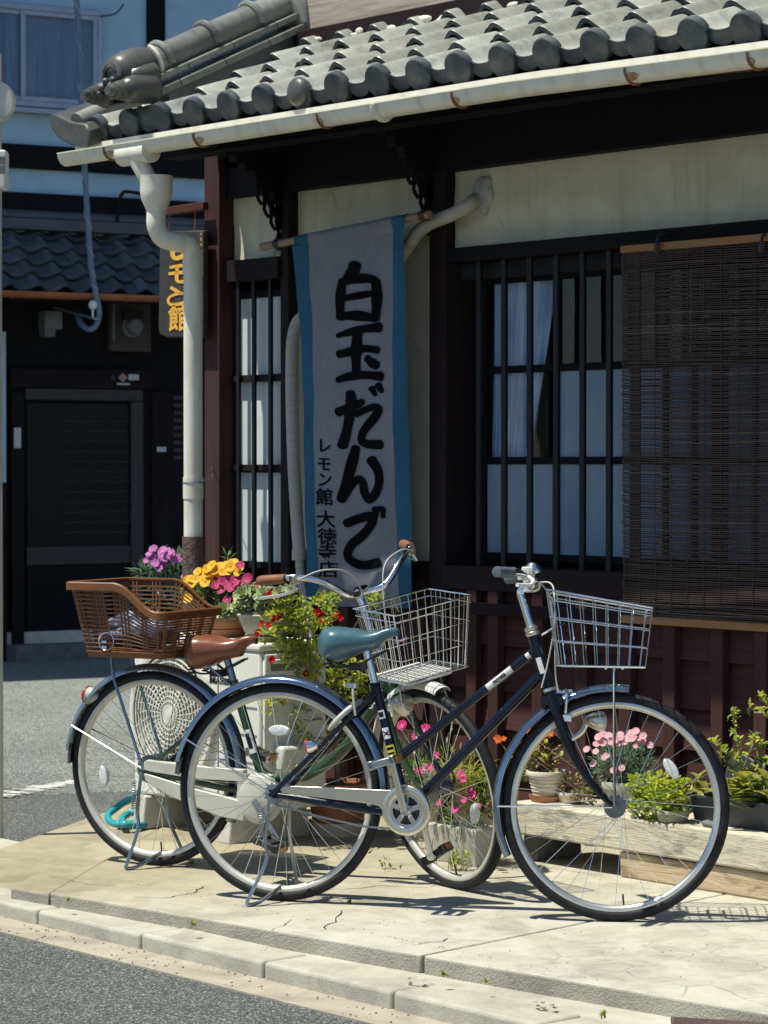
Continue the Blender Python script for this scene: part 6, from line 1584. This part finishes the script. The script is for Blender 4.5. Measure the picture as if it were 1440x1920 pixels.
for x, y, s in ((459, 1121, 1.15), (424, 1148, 1.05), (499, 1122, 1.15), (527, 1115, .85), (538, 1111, .8), (480, 1113, .85), (446, 1142, .8), (513, 1118, .9), (476, 1135, .7), (548, 1110, .6), (440, 1155, .55), (486, 1138, .6), (520, 1125, .7), (465, 1104, .7)):
    p = onY(x, y, 5.91 + RR.uniform(-.02, .03)); f = (Vector((.40, -.70, .62)) + rv() * .3).normalized(); inst('rosette', RM, su, p, f.to_track_quat('Z', 'Y') @ Quaternion((0, 0, 1), RR.uniform(0, 6)), (s * 1.05, s * 1.05, s * 1.05))
m = MB()
for x, y, r in ((470, 1150, 16), (500, 1148, 18), (530, 1130, 16), (450, 1150, 14), (515, 1140, 16)): p = onY(x, y, 5.97); clump(m, p, r / sc(p), 60, .014, .007, (0, 1, 1))
m.slot = 1
for x, y in ((446, 1142), (424, 1150), (538, 1114)): m.tube([onY(x, y, 5.93), onY((x + 490) / 2, y + 6, 5.96), onY(490, 1155, 5.98)], .005, 6)
build('filler', m, [M['lf_rosy'], M['lf_grey']], su, angle=None)
place_flowers(su, FM['red'], [(505, 1116), (510, 1112)], 5.87, .7)
# --- pink-violet stocks left of the pipe on a crate
c = Vector((onY(322, 1140, 6.42).x, 6.42, -.0))
st = thing('stock_pot', 'tall pot of purple pink flowers behind the brown rear basket beside the rain pipe', 'potted plant', c)
pot(st, c, .12, .55, 'terra', .8); 
m = MB(); Y0 = 6.38
for x, y, r in ((290, 1075, 26), (315, 1080, 28), (345, 1078, 24), (270, 1075, 18), (335, 1055, 18), (300, 1060, 20), (365, 1085, 20), (310, 1115, 40), (340, 1115, 34)): p = onY(x, y, Y0); clump(m, p, r / sc(p), 60, .05, .009, (0, 1), .5, seg=3)
for x, y in ((295, 1045), (310, 1050), (320, 1040), (335, 1055)): m.tube([onY(x, y, Y0 - .05), onY(x + 3, 1110, Y0)], .003, 4)
build('foliage', m, [M['lf_grey'], M['lf_dark']], st, angle=None)
place_flowers(st, FM['lilac'], [(285 + RR.gauss(0, 5), 1040 + RR.gauss(0, 8)) for k in range(10)] + [(305 + RR.gauss(0, 9), 1052 + RR.gauss(0, 6)) for k in range(14)] + [(318 + RR.gauss(0, 8), 1043 + RR.gauss(0, 5)) for k in range(10)] + [(305, 1030), (308, 1033), (302, 1035), (335, 1050), (331, 1046), (349, 1072), (356, 1076), (345, 1080), (362, 1070)], Y0 - .06, 1.1, .03)
# --- red flowered shrub in the terracotta pot right of the unit
c = onZ(634, 1563, 0); c = Vector((c.x, c.y, 0))
sh = thing('red_flowered_shrub', 'leggy lime green shrub with small red flowers in a terracotta pot by the unit', 'potted shrub', c)
saucer(sh, c, .115, .05, 'creampot'); pot(sh, c + Vector((0, 0, .02)), .118, .175, 'terra', .78, .012, lh=.045)
YS = c.y - .02
def at(x, y, dy=0):
    if x < 602 and y < 1450: return onX(x, y, -7.50 + .7 * max(dy, -.06))
    return onY(x, y, YS + dy)
br_ = MB()
br_.tube(sm([c + Vector((0, 0, .16)), at(628, 1400), at(610, 1330), at(588, 1260), at(578, 1200), at(572, 1150)], 5), [.011 - .0003 * k for k in range(26)], 8)
TW = [((628, 1400), (655, 1330), (680, 1285)), ((610, 1330), (570, 1330), (530, 1305)), ((600, 1300), (640, 1275), (690, 1265)), ((588, 1260), (550, 1230), (520, 1180)), ((580, 1215), (610, 1180), (622, 1140)), ((578, 1200), (545, 1170), (515, 1165)), ((628, 1390), (585, 1385), (555, 1415)), ((590, 1262), (640, 1210), (690, 1135)), ((620, 1350), (585, 1350), (560, 1375))]
for q in TW: br_.tube(sm([at(x, y, RR.uniform(-.05, .05) if i else 0) for i, (x, y) in enumerate(q)], 4), [.0045 - .0003 * k for k in range(9)], 6)
build('branches', br_, M['bark'], sh, angle=60)
m = MB()
for x, y, r, n in ((512, 1168, 24, 26), (530, 1150, 26, 30), (556, 1135, 22, 24), (560, 1165, 28, 34), (600, 1140, 26, 30), (618, 1128, 18, 18), (540, 1192, 26, 28), (575, 1190, 32, 36), (612, 1165, 22, 22), (555, 1215, 24, 24), (592, 1225, 26, 26), (612, 1245, 24, 24), (575, 1252, 26, 26), (545, 1240, 14, 10), (640, 1262, 28, 34), (672, 1258, 28, 34), (622, 1280, 26, 28), (690, 1285, 26, 28), (655, 1302, 26, 28), (690, 1135, 18, 16), (705, 1128, 12, 8), (515, 1308, 14, 8), (532, 1302, 12, 8), (505, 1328, 10, 5), (560, 1340, 16, 9), (600, 1300, 18, 16), (562, 1372, 14, 8), (578, 1396, 16, 9), (556, 1422, 14, 8), (545, 1432, 10, 5), (602, 1372, 20, 14), (632, 1392, 22, 16), (640, 1350, 22, 18), (660, 1340, 22, 18), (590, 1410, 14, 8), (530, 1215, 16, 10), (500, 1190, 14, 10)):
    p = at(x, y, RR.uniform(-.06, .05)); clump(m, p, r / sc(p), int(n * 2.9), .027, .015, (0, 0, 0, 1, 2), .3, curl=.15)
build('foliage', m, [M['lf_lime'], M['lf_green'], M['lf_yellow']], sh, angle=None)
RED_ = [(515, 1160), (520, 1164), (506, 1173), (600, 1153), (604, 1162), (634, 1153), (486, 1187), (494, 1170), (510, 1238), (512, 1235), (576, 1262), (598, 1148), (640, 1160), (526, 1155)]
for x, y in RED_:
    p = at(x, y, -.05) - _f * .05; f = (Vector((.42, -.72, .62)) + rv() * .5).normalized(); s_ = RR.uniform(.6, .85); inst('flower', FM['red'], sh, p, f.to_track_quat('Z', 'Y'), (s_, s_, s_))
m = MB(); 
for (x, y, x1, y1) in ((748, 1148, 735, 1118), (735, 1150, 731, 1122), (742, 1150, 745, 1112), (566, 1140, 563, 1105)): m.tube([at(x, y, .1), at(x1, y1, .1)], .0022, 5)
build('bare_stems', m, M['twig'], sh, kind='stuff')
# --- stone trough with pink flowers and tufted grass
a, b_ = onZ(806, 1612, 0), onZ(938, 1628, 0); a = Vector((a.x, 6.14, 0)); xr = onY(892, 1600, 6.14).x
tr = thing('stone_trough', 'pale stone trough of grassy pink flowers behind the green front wheel', 'planter', (a.x, 6.2, 0))
m = MB(); x0, x1 = onY(798, 1600, 6.14).x, xr
m.loft([[(x0 + g, 6.14 + g, z_), (x1 - g, 6.14 + g, z_), (x1 - g, 6.27 - g, z_), (x0 + g, 6.27 - g, z_)] for z_, g in ((0, .014), (.06, .006), (.125, 0), (.13, .004), (.13, .02), (.11, .022))]); build('trough', m, M['stonepot'], tr, bev=.008, seg=3)
m = MB(); Y0 = 6.18
for x, y, r in ((815, 1450, 36), (850, 1440, 40), (880, 1450, 36), (840, 1490, 44), (880, 1500, 42), (820, 1520, 34), (860, 1535, 40), (895, 1520, 30), (800, 1480, 26), (790, 1440, 20), (905, 1480, 22)):
    p = onY(x, y, Y0 + RR.uniform(-.04, .04)); clump(m, p, r / sc(p), 110, .034, .0042, (0, 1, 1, 2), .5)
for k in range(170):
    p = onY(RR.uniform(830, 900), RR.uniform(1440, 1475), Y0 + RR.uniform(-.06, .06)); d = Vector((RR.uniform(-1, 1), RR.uniform(-1, .3), RR.uniform(.2, 1.0))); leaf(m, p, d, RR.uniform(.06, .13), .0040, None, .6, RR.choice((0, 3, 3)), 4)
for k in range(46):
    p = onY(RR.uniform(740, 790), RR.uniform(1370, 1450), Y0 + .05); m.slot = 2; m.tube([p, p + Vector((RR.uniform(-.02, .02), 0, -.12))], .0016, 4)
build('foliage', m, [M['lf_lime'], M['lf_green'], M['lf_dark'], M['lf_yellow']], tr, angle=None)
place_flowers(tr, FM['hot'], [(754, 1360), (784, 1380), (797, 1368)], Y0 - .03, 1.05); place_flowers(tr, FM['smallpink'], [(785, 1445), (779, 1466), (816, 1417), (866, 1455), (868, 1462), (814, 1434), (881, 1482), (884, 1490), (853, 1519), (790, 1450), (862, 1448), (806, 1440), (841, 1478), (895, 1512), (870, 1500), (823, 1505)], Y0 - .12, 1.0)
# cream pot peeping out behind the green fork
c = onZ(775, 1500, .12); c = Vector((onY(778, 1440, 6.5).x, 6.5, 0)); cp = thing('cream_pot', 'plain cream flower pot mostly hidden behind the green front fork', 'pot', c)
pot(cp, c, .10, .26, 'creampot', .75)
# little weeds
def weed(x, y, h, n, lb, mats=('lf_lime', 'lf_green'), L=.018):
    p = onZ(x, y, 0); m = MB()
    for k in range(n):
        q = p + Vector((RR.uniform(-.4, .4) * h, RR.uniform(-.4, .4) * h, 0)); t = q + Vector((RR.uniform(-.3, .3) * h, RR.uniform(-.3, .3) * h, h * RR.uniform(.4, 1))); m.slot = 0; m.tube([q, t], .0008, 4)
        for j in range(4): leaf(m, q.lerp(t, .3 + .23 * j), rv() + Vector((0, 0, .3)), L * RR.uniform(.6, 1.1), L * .45, None, .2, RR.choice((0, 1)))
    solo('weed', m, [M[k] for k in mats], lb, 'weed', 'weeds in the pavement', angle=None)
weed(722, 1628, .05, 3, 'single upright weed in the pavement between the two bicycle wheels', L=.024); weed(858, 1632, .075, 16, 'feathery weed tuft at the foot of the stone trough', L=.022); weed(656, 1693, .012, 6, 'tiny low weed in front of the navy rear wheel', L=.012); weed(360, 1622, .014, 7, 'flat weed below the green rear wheel', L=.014)
weed(128, 1690, .014, 5, 'small weed on the kerb at the far left', L=.012); weed(362, 1735, .014, 6, 'small weed in the joint behind the middle kerb stone', L=.012); weed(832, 1830, .012, 8, 'low weed patch in the joint at the broken slab edge', L=.011); weed(912, 1843, .010, 5, 'speck of weed at the foot of the slab right of the broken edge', L=.010); weed(1130, 1905, .012, 8, 'yellowish weed patch on the kerb at the bottom right', L=.012)
# --- shelf of old timbers
def tb(x0, x1, y0, y1, z0, z1, mat, lb, skew=0):
    m = MB(); N = 10; rings = []
    for i in range(N + 1):
        u = i / N; x = x0 + (x1 - x0) * u; j = lambda: RR.uniform(-.003, .003)
        rings.append([(x, y0 + j() + skew * u, z0 + j() * .4), (x, y1 + j() + skew * u, z0 + j() * .4), (x, y1 + j() + skew * u, z1 + j()), (x, y0 + j() + skew * u, z1 + j())])
    m.loft(rings); return solo('timber', m, M[mat], lb, 'timber', 'timbers of the plant shelf', bev=.008, seg=3, angle=30)
bxl = onY(957, 1535, 6.36).x
tb(bxl, -3.8, 6.36, 6.50, .092, .206, 'timber', 'long weathered front timber carrying the potted plants'); tb(bxl + .03, -3.8, 6.506, 6.66, .088, .200, 'timber', 'weathered rear timber of the plant shelf under the pots')
tb(onY(1160, 1620, 6.37).x, -3.7, 6.372, 6.47, .0, .086, 'timber2', 'orange lower timber lying on the pavement under the long front one')
tb(bxl + .02, bxl + .09, 6.40, 6.62, .0, .088, 'stone_t', 'short grey block propping the left end of the plant shelf')
# pots on the shelf
ZS = .206
def shelf(x, y): p = onZ(x, y, ZS); return Vector((p.x, p.y, ZS))
c = shelf(1010, 1503); c.y = max(c.y, 6.46); ka = thing('kalanchoe_pot', 'ribbed cream pot with orange flowered kalanchoe on a terracotta saucer', 'potted plant', c)
saucer(ka, c, .062, .020, 'terra'); pot(ka, c + Vector((0, 0, .008)), .068, .098, 'creampot', .66, .006, lh=.016, ribs=6)
m = MB()
for x, y, r, n in ((985, 1420, 26, 26), (1010, 1425, 28, 30), (1035, 1430, 22, 22), (1000, 1440, 22, 24), (1028, 1405, 18, 14), (990, 1400, 16, 12)): p = onY(x, y, c.y); clump(m, p, r / sc(p), n, .030, .017, (0, 1, 2), .5)
for k in range(16): 
    p = onY(RR.uniform(985, 1045), 1445, c.y); m.slot = 1; m.tube([p, onY(RR.uniform(975, 1050), RR.uniform(1385, 1430), c.y + RR.uniform(-.03, .03))], .0022, 5)
build('foliage', m, [M['lf_brown'], M['lf_rosy'], M['lf_lime']], ka, angle=None)
place_flowers(ka, FM['orange'], [(x + RR.gauss(0, 4), y + RR.gauss(0, 3)) for x, y in ((1000, 1388), (1028, 1376), (984, 1396), (1010, 1394), (937, 1386), (1022, 1380), (992, 1380)) for k in range(4)], c.y - .03, 1.0)
m = MB(); m.tube(sm([onY(1000, 1445, c.y), onY(960, 1420, c.y), onY(938, 1390, c.y)], 4), .002, 5); build('flower_stem', m, M['twig'], ka)
c = shelf(1058, 1505); c.y = 6.50; sd_ = thing('sedum_dish', 'small low dish of rosy green succulents between the ribbed pot and the pink daisies', 'potted plant', c)
pot(sd_, c, .048, .035, 'creampot', .8, .004, lh=.01)
m = MB()
for x, y, r in ((1055, 1475, 22), (1075, 1470, 22), (1095, 1478, 20), (1045, 1482, 16), (1085, 1492, 16), (1105, 1490, 14)): p = onY(x, y, c.y - .01); clump(m, p, r / sc(p), 60, .016, .010, (0, 0, 1), .5)
build('foliage', m, [M['lf_rosy'], M['lf_green']], sd_, angle=None)
c = shelf(1168, 1512); c.y = 6.58; c.x = onY(1170, 1500, 6.58).x; da = thing('pink_daisy_pot', 'rounded grey green bush of pale pink daisies in a beige pot on the shelf', 'potted plant', c)
pot(da, c, .082, .085, 'beigepot', .7, .006)
m = MB()
for x, y, r, n in ((1165, 1430, 46, 420), (1190, 1425, 38, 300), (1140, 1430, 32, 240), (1165, 1410, 34, 240), (1205, 1445, 26, 170), (1130, 1450, 24, 150), (1180, 1460, 34, 240)): p = onY(x, y, c.y); clump(m, p, r / sc(p), int(n * 1.1), .024, .0046, (0, 0, 1), .5)
build('foliage', m, [M['lf_grey'], M['lf_dark']], da, angle=None)
place_flowers(da, FM['daisy'], [(1122, 1382), (1130, 1376), (1138, 1379), (1126, 1390), (1100, 1405), (1117, 1409), (1138, 1416), (1133, 1420), (1163, 1377), (1155, 1386), (1172, 1392), (1192, 1371), (1188, 1382), (1205, 1390), (1178, 1386), (1166, 1440), (1160, 1395), (1150, 1444), (1200, 1384), (1145, 1392), (1118, 1395), (1112, 1432), (1152, 1400), (1192, 1398)], c.y - .10, .56)
place_flowers(da, FM['daisy'], [(1165 + RR.gauss(0, 26), 1388 + RR.gauss(0, 8)) for k in range(14)], c.y - .08, .55)
c = shelf(1248, 1541); c.y = max(c.y, 6.41); ch_ = thing('creeping_jenny_pot', 'shallow bowl of bright lime coin leaved creeper on the shelf', 'potted plant', c)
pot(ch_, c, .058, .038, 'beigepot', .8, .005, lh=.012)
m = MB()
for x, y, r in ((1215, 1480, 26), (1245, 1472, 28), (1270, 1480, 22), (1205, 1500, 20), (1235, 1500, 28), (1262, 1505, 24), (1225, 1520, 18), (1190, 1470, 14), (1195, 1515, 14), (1255, 1525, 14)): p = onY(x, y, c.y - .02); clump(m, p, r / sc(p), 95, .019, .017, (0, 0, 1), .3, curl=.1, seg=4)
build('foliage', m, [M['lf_coin'], M['lf_lime']], ch_, angle=None)
m = MB(); q = shelf(1315, 1553); q.y = 6.39
for k in range(4): m.ball(q + Vector((RR.uniform(-.03, .03), RR.uniform(-.01, .01), .010)), (.022, .012, .012), 7, 5)
solo('stone', m, M['meter'], 'dark grey stones on the timber beside the trough', 'stones', kind='stuff')
# dark trough with tulip-like leaves
c = Vector((onY(1280, 1530, 6.44).x, 6.44, ZS)); x0 = c.x; tg = thing('grey_trough', 'long dark grey plastic trough with broad yellow green leaves at the right edge', 'planter', c)
L_ = 1.0; m = MB(); rings = []
def troughring(g, z_): 
    P = []
    for a, b__ in ((0, 0), (L_, 0), (L_, .19), (0, .19)): P.append((a, b__))
    out = []; r_ = .045
    for (cx_, cy_, a0) in ((x0 + r_, 6.44 + r_, math.pi), (x0 + L_ - r_, 6.44 + r_, 1.5 * math.pi), (x0 + L_ - r_, 6.63 - r_, 0), (x0 + r_, 6.63 - r_, .5 * math.pi)):
        for k in range(5): a = a0 + k * math.pi / 8; out.append((cx_ + (r_ - g) * math.cos(a), cy_ + (r_ - g) * math.sin(a), z_))
    return out
m.loft([troughring(g, ZS + z_) for z_, g in ((0, .022), (.005, .02), (.075, .004), (.082, 0), (.09, 0), (.09, .008), (.06, .014))]); build('trough', m, M['greypot'], tg, angle=40)
m = MB(); 
P = [(x0 + .02, 6.64, ZS + .08), (x0 + .0, 6.64, ZS + .13), (x0 + .02, 6.64, ZS + .19), (x0 + .06, 6.64, ZS + .22), (x0 + .12, 6.64, ZS + .20), (x0 + .3, 6.64, ZS + .10), (x0 + .3, 6.64, ZS + .06)]
m.prism(P, (0, .012, 0)); build('back_rim', m, M['greypot'], tg, bev=.004)
m = MB(); m.box((x0 + .02, 6.46, ZS + .05), (x0 + L_ - .02, 6.61, ZS + .07)); build('soil', m, M['soil'], tg)
def big_leaf():
    m = MB(); N = 9
    for i in range(N + 1):
        t = i / N; w = .5 * math.sin(math.pi * t ** .8) ** .8 * .34 if 0 < t < 1 else .004; z_ = t * .9; y_ = -.25 * t * t
        for q in (-1, -.5, 0, .5, 1): m.v.append(Vector((w * q, y_ + .10 * (abs(q) ** 1.5) * w * 3, z_ - .10 * t * t)))
    for i in range(N):
        for q in range(4): a = 5 * i + q; m.face((a, a + 1, a + 6, a + 5))
    return m
BL = {k: big_leaf().mesh('leaf', M[k], None, None) for k in ('lf_tulip', 'lf_yellow', 'lf_dark', 'lf_green')}
def bleaf(parent, x, y, L, k, Y, lean=.5, az=None):
    p = onY(x, y, Y + RR.uniform(-.05, .05)); az = RR.uniform(0, 6.28) if az is None else az
    q = Quaternion((0, 0, 1), az) @ Quaternion((1, 0, 0), lean * RR.uniform(.5, 1.5)); inst('leaf', BL[k], parent, p, q, (L, L, L))
for x, y, L, k in ((1300, 1478, .10, 'lf_tulip'), (1310, 1486, .11, 'lf_tulip'), (1325, 1488, .11, 'lf_tulip'), (1315, 1496, .09, 'lf_yellow'), (1330, 1498, .10, 'lf_yellow'), (1296, 1492, .09, 'lf_yellow'), (1305, 1500, .08, 'lf_tulip'), (1335, 1490, .09, 'lf_tulip'), (1320, 1472, .08, 'lf_tulip')): bleaf(tg, x, y, L, k, 6.52)
for k in range(40):
    bleaf(tg, RR.uniform(1362, 1475), RR.uniform(1470, 1522), RR.uniform(.08, .13), RR.choice(('lf_tulip', 'lf_tulip', 'lf_yellow', 'lf_green')), 6.47, .9, RR.uniform(-1.2, 1.2))
for k in range(46):
    bleaf(tg, RR.uniform(1362, 1475), RR.uniform(1462, 1518), RR.uniform(.07, .13), RR.choice(('lf_tulip', 'lf_tulip', 'lf_yellow', 'lf_green', 'lf_green')), 6.50, .8)
m = MB()
for x, y, r in ((1310, 1505, 20), (1330, 1508, 16), (1380, 1515, 22), (1410, 1520, 24), (1440, 1525, 22), (1390, 1495, 24), (1430, 1495, 24), (1365, 1500, 14)): p = onY(x, y, 6.52); clump(m, p, r / sc(p), 40, .026, .014, (0, 1), .3)
build('undergrowth', m, [M['lf_green'], M['lf_dark']], tg, angle=None)
# spindly shrub at the right edge
c = Vector((onY(1412, 1470, 6.56).x, 6.56, ZS + .06)); ss = thing('spindly_shrub', 'spindly twiggy shrub with sparse lime leaves growing in the grey trough', 'shrub', c)
def s2(x, y, d=0): return onY(x, y, 6.56 + d)
tw = MB(); lf = MB()
for path in (((1412, 1500), (1405, 1460), (1420, 1440), (1440, 1425), (1470, 1400)), ((1412, 1500), (1390, 1440), (1384, 1400), (1376, 1350), (1372, 1335)), ((1395, 1450), (1372, 1418), (1350, 1402), (1335, 1388)), ((1395, 1440), (1410, 1400), (1415, 1380)), ((1470, 1360), (1440, 1338), (1420, 1336), (1405, 1325)), ((1420, 1440), (1425, 1410), (1430, 1395)), ((1470, 1345), (1440, 1322), (1425, 1305)), ((1405, 1455), (1375, 1440), (1355, 1420))):
    P = sm([s2(x, y, RR.uniform(-.03, .03)) for x, y in path], 5); tw.tube(P, [.004 - .0025 * i / len(P) for i in range(len(P))], 6)
    for i, p in enumerate(P):
        if i > 2:
            for k in range(3): leaf(lf, p, rv() + Vector((0, 0, .4)), RR.uniform(.020, .034), RR.uniform(.009, .014), Vector((RR.uniform(-.6, .6), -.5, 1)), .2, RR.choice((0, 0, 1, 2)))
build('twigs', tw, M['bark'], ss, angle=60); build('foliage', lf, [M['lf_lime'], M['lf_green'], M['lf_yellow']], ss, angle=None)
# --- hose, iron plate
hq = onZ(232, 1545, 0); m = MB()
q = lambda x, y, z=.015: onZ(x, y, z)
m.tube(sm([q(258, 1492, .09), q(240, 1500, .075), q(218, 1515, .05), q(203, 1528, .03), q(206, 1540), q(222, 1546), q(240, 1545), q(258, 1540), q(266, 1530), q(256, 1523, .04), q(240, 1526, .035), q(229, 1536, .03), q(232, 1545, .03), q(252, 1548, .02), q(275, 1545), q(300, 1530, .03)], 7), .0135, 12)
solo('garden_hose', m, M['hose'], 'loosely coiled teal garden hose on the ground beside the air conditioner', 'hose', angle=60)
a = onZ(1258, 1906, -.012); m = MB(); zt_ = -.012
P = [onZ(1256, 1905, zt_), onZ(1560, 1924, zt_), onZ(1600, 1990, -.085), onZ(1262, 1965, -.085)]
m.loft([[p, p + Vector((0, 0, -.012))] for p in P] + [[P[0], P[0] + Vector((0, 0, -.012))]], caps=False)
m = MB(); n_ = (P[1] - P[0]).cross(P[3] - P[0]).normalized(); n_ = n_ if n_.z < 0 else -n_
m.prism(P, n_ * .012); solo('iron_ramp', m, M['rust_plate'], 'dark brown iron kerb plate at the bottom right corner', 'ramp', bev=.006, seg=3)
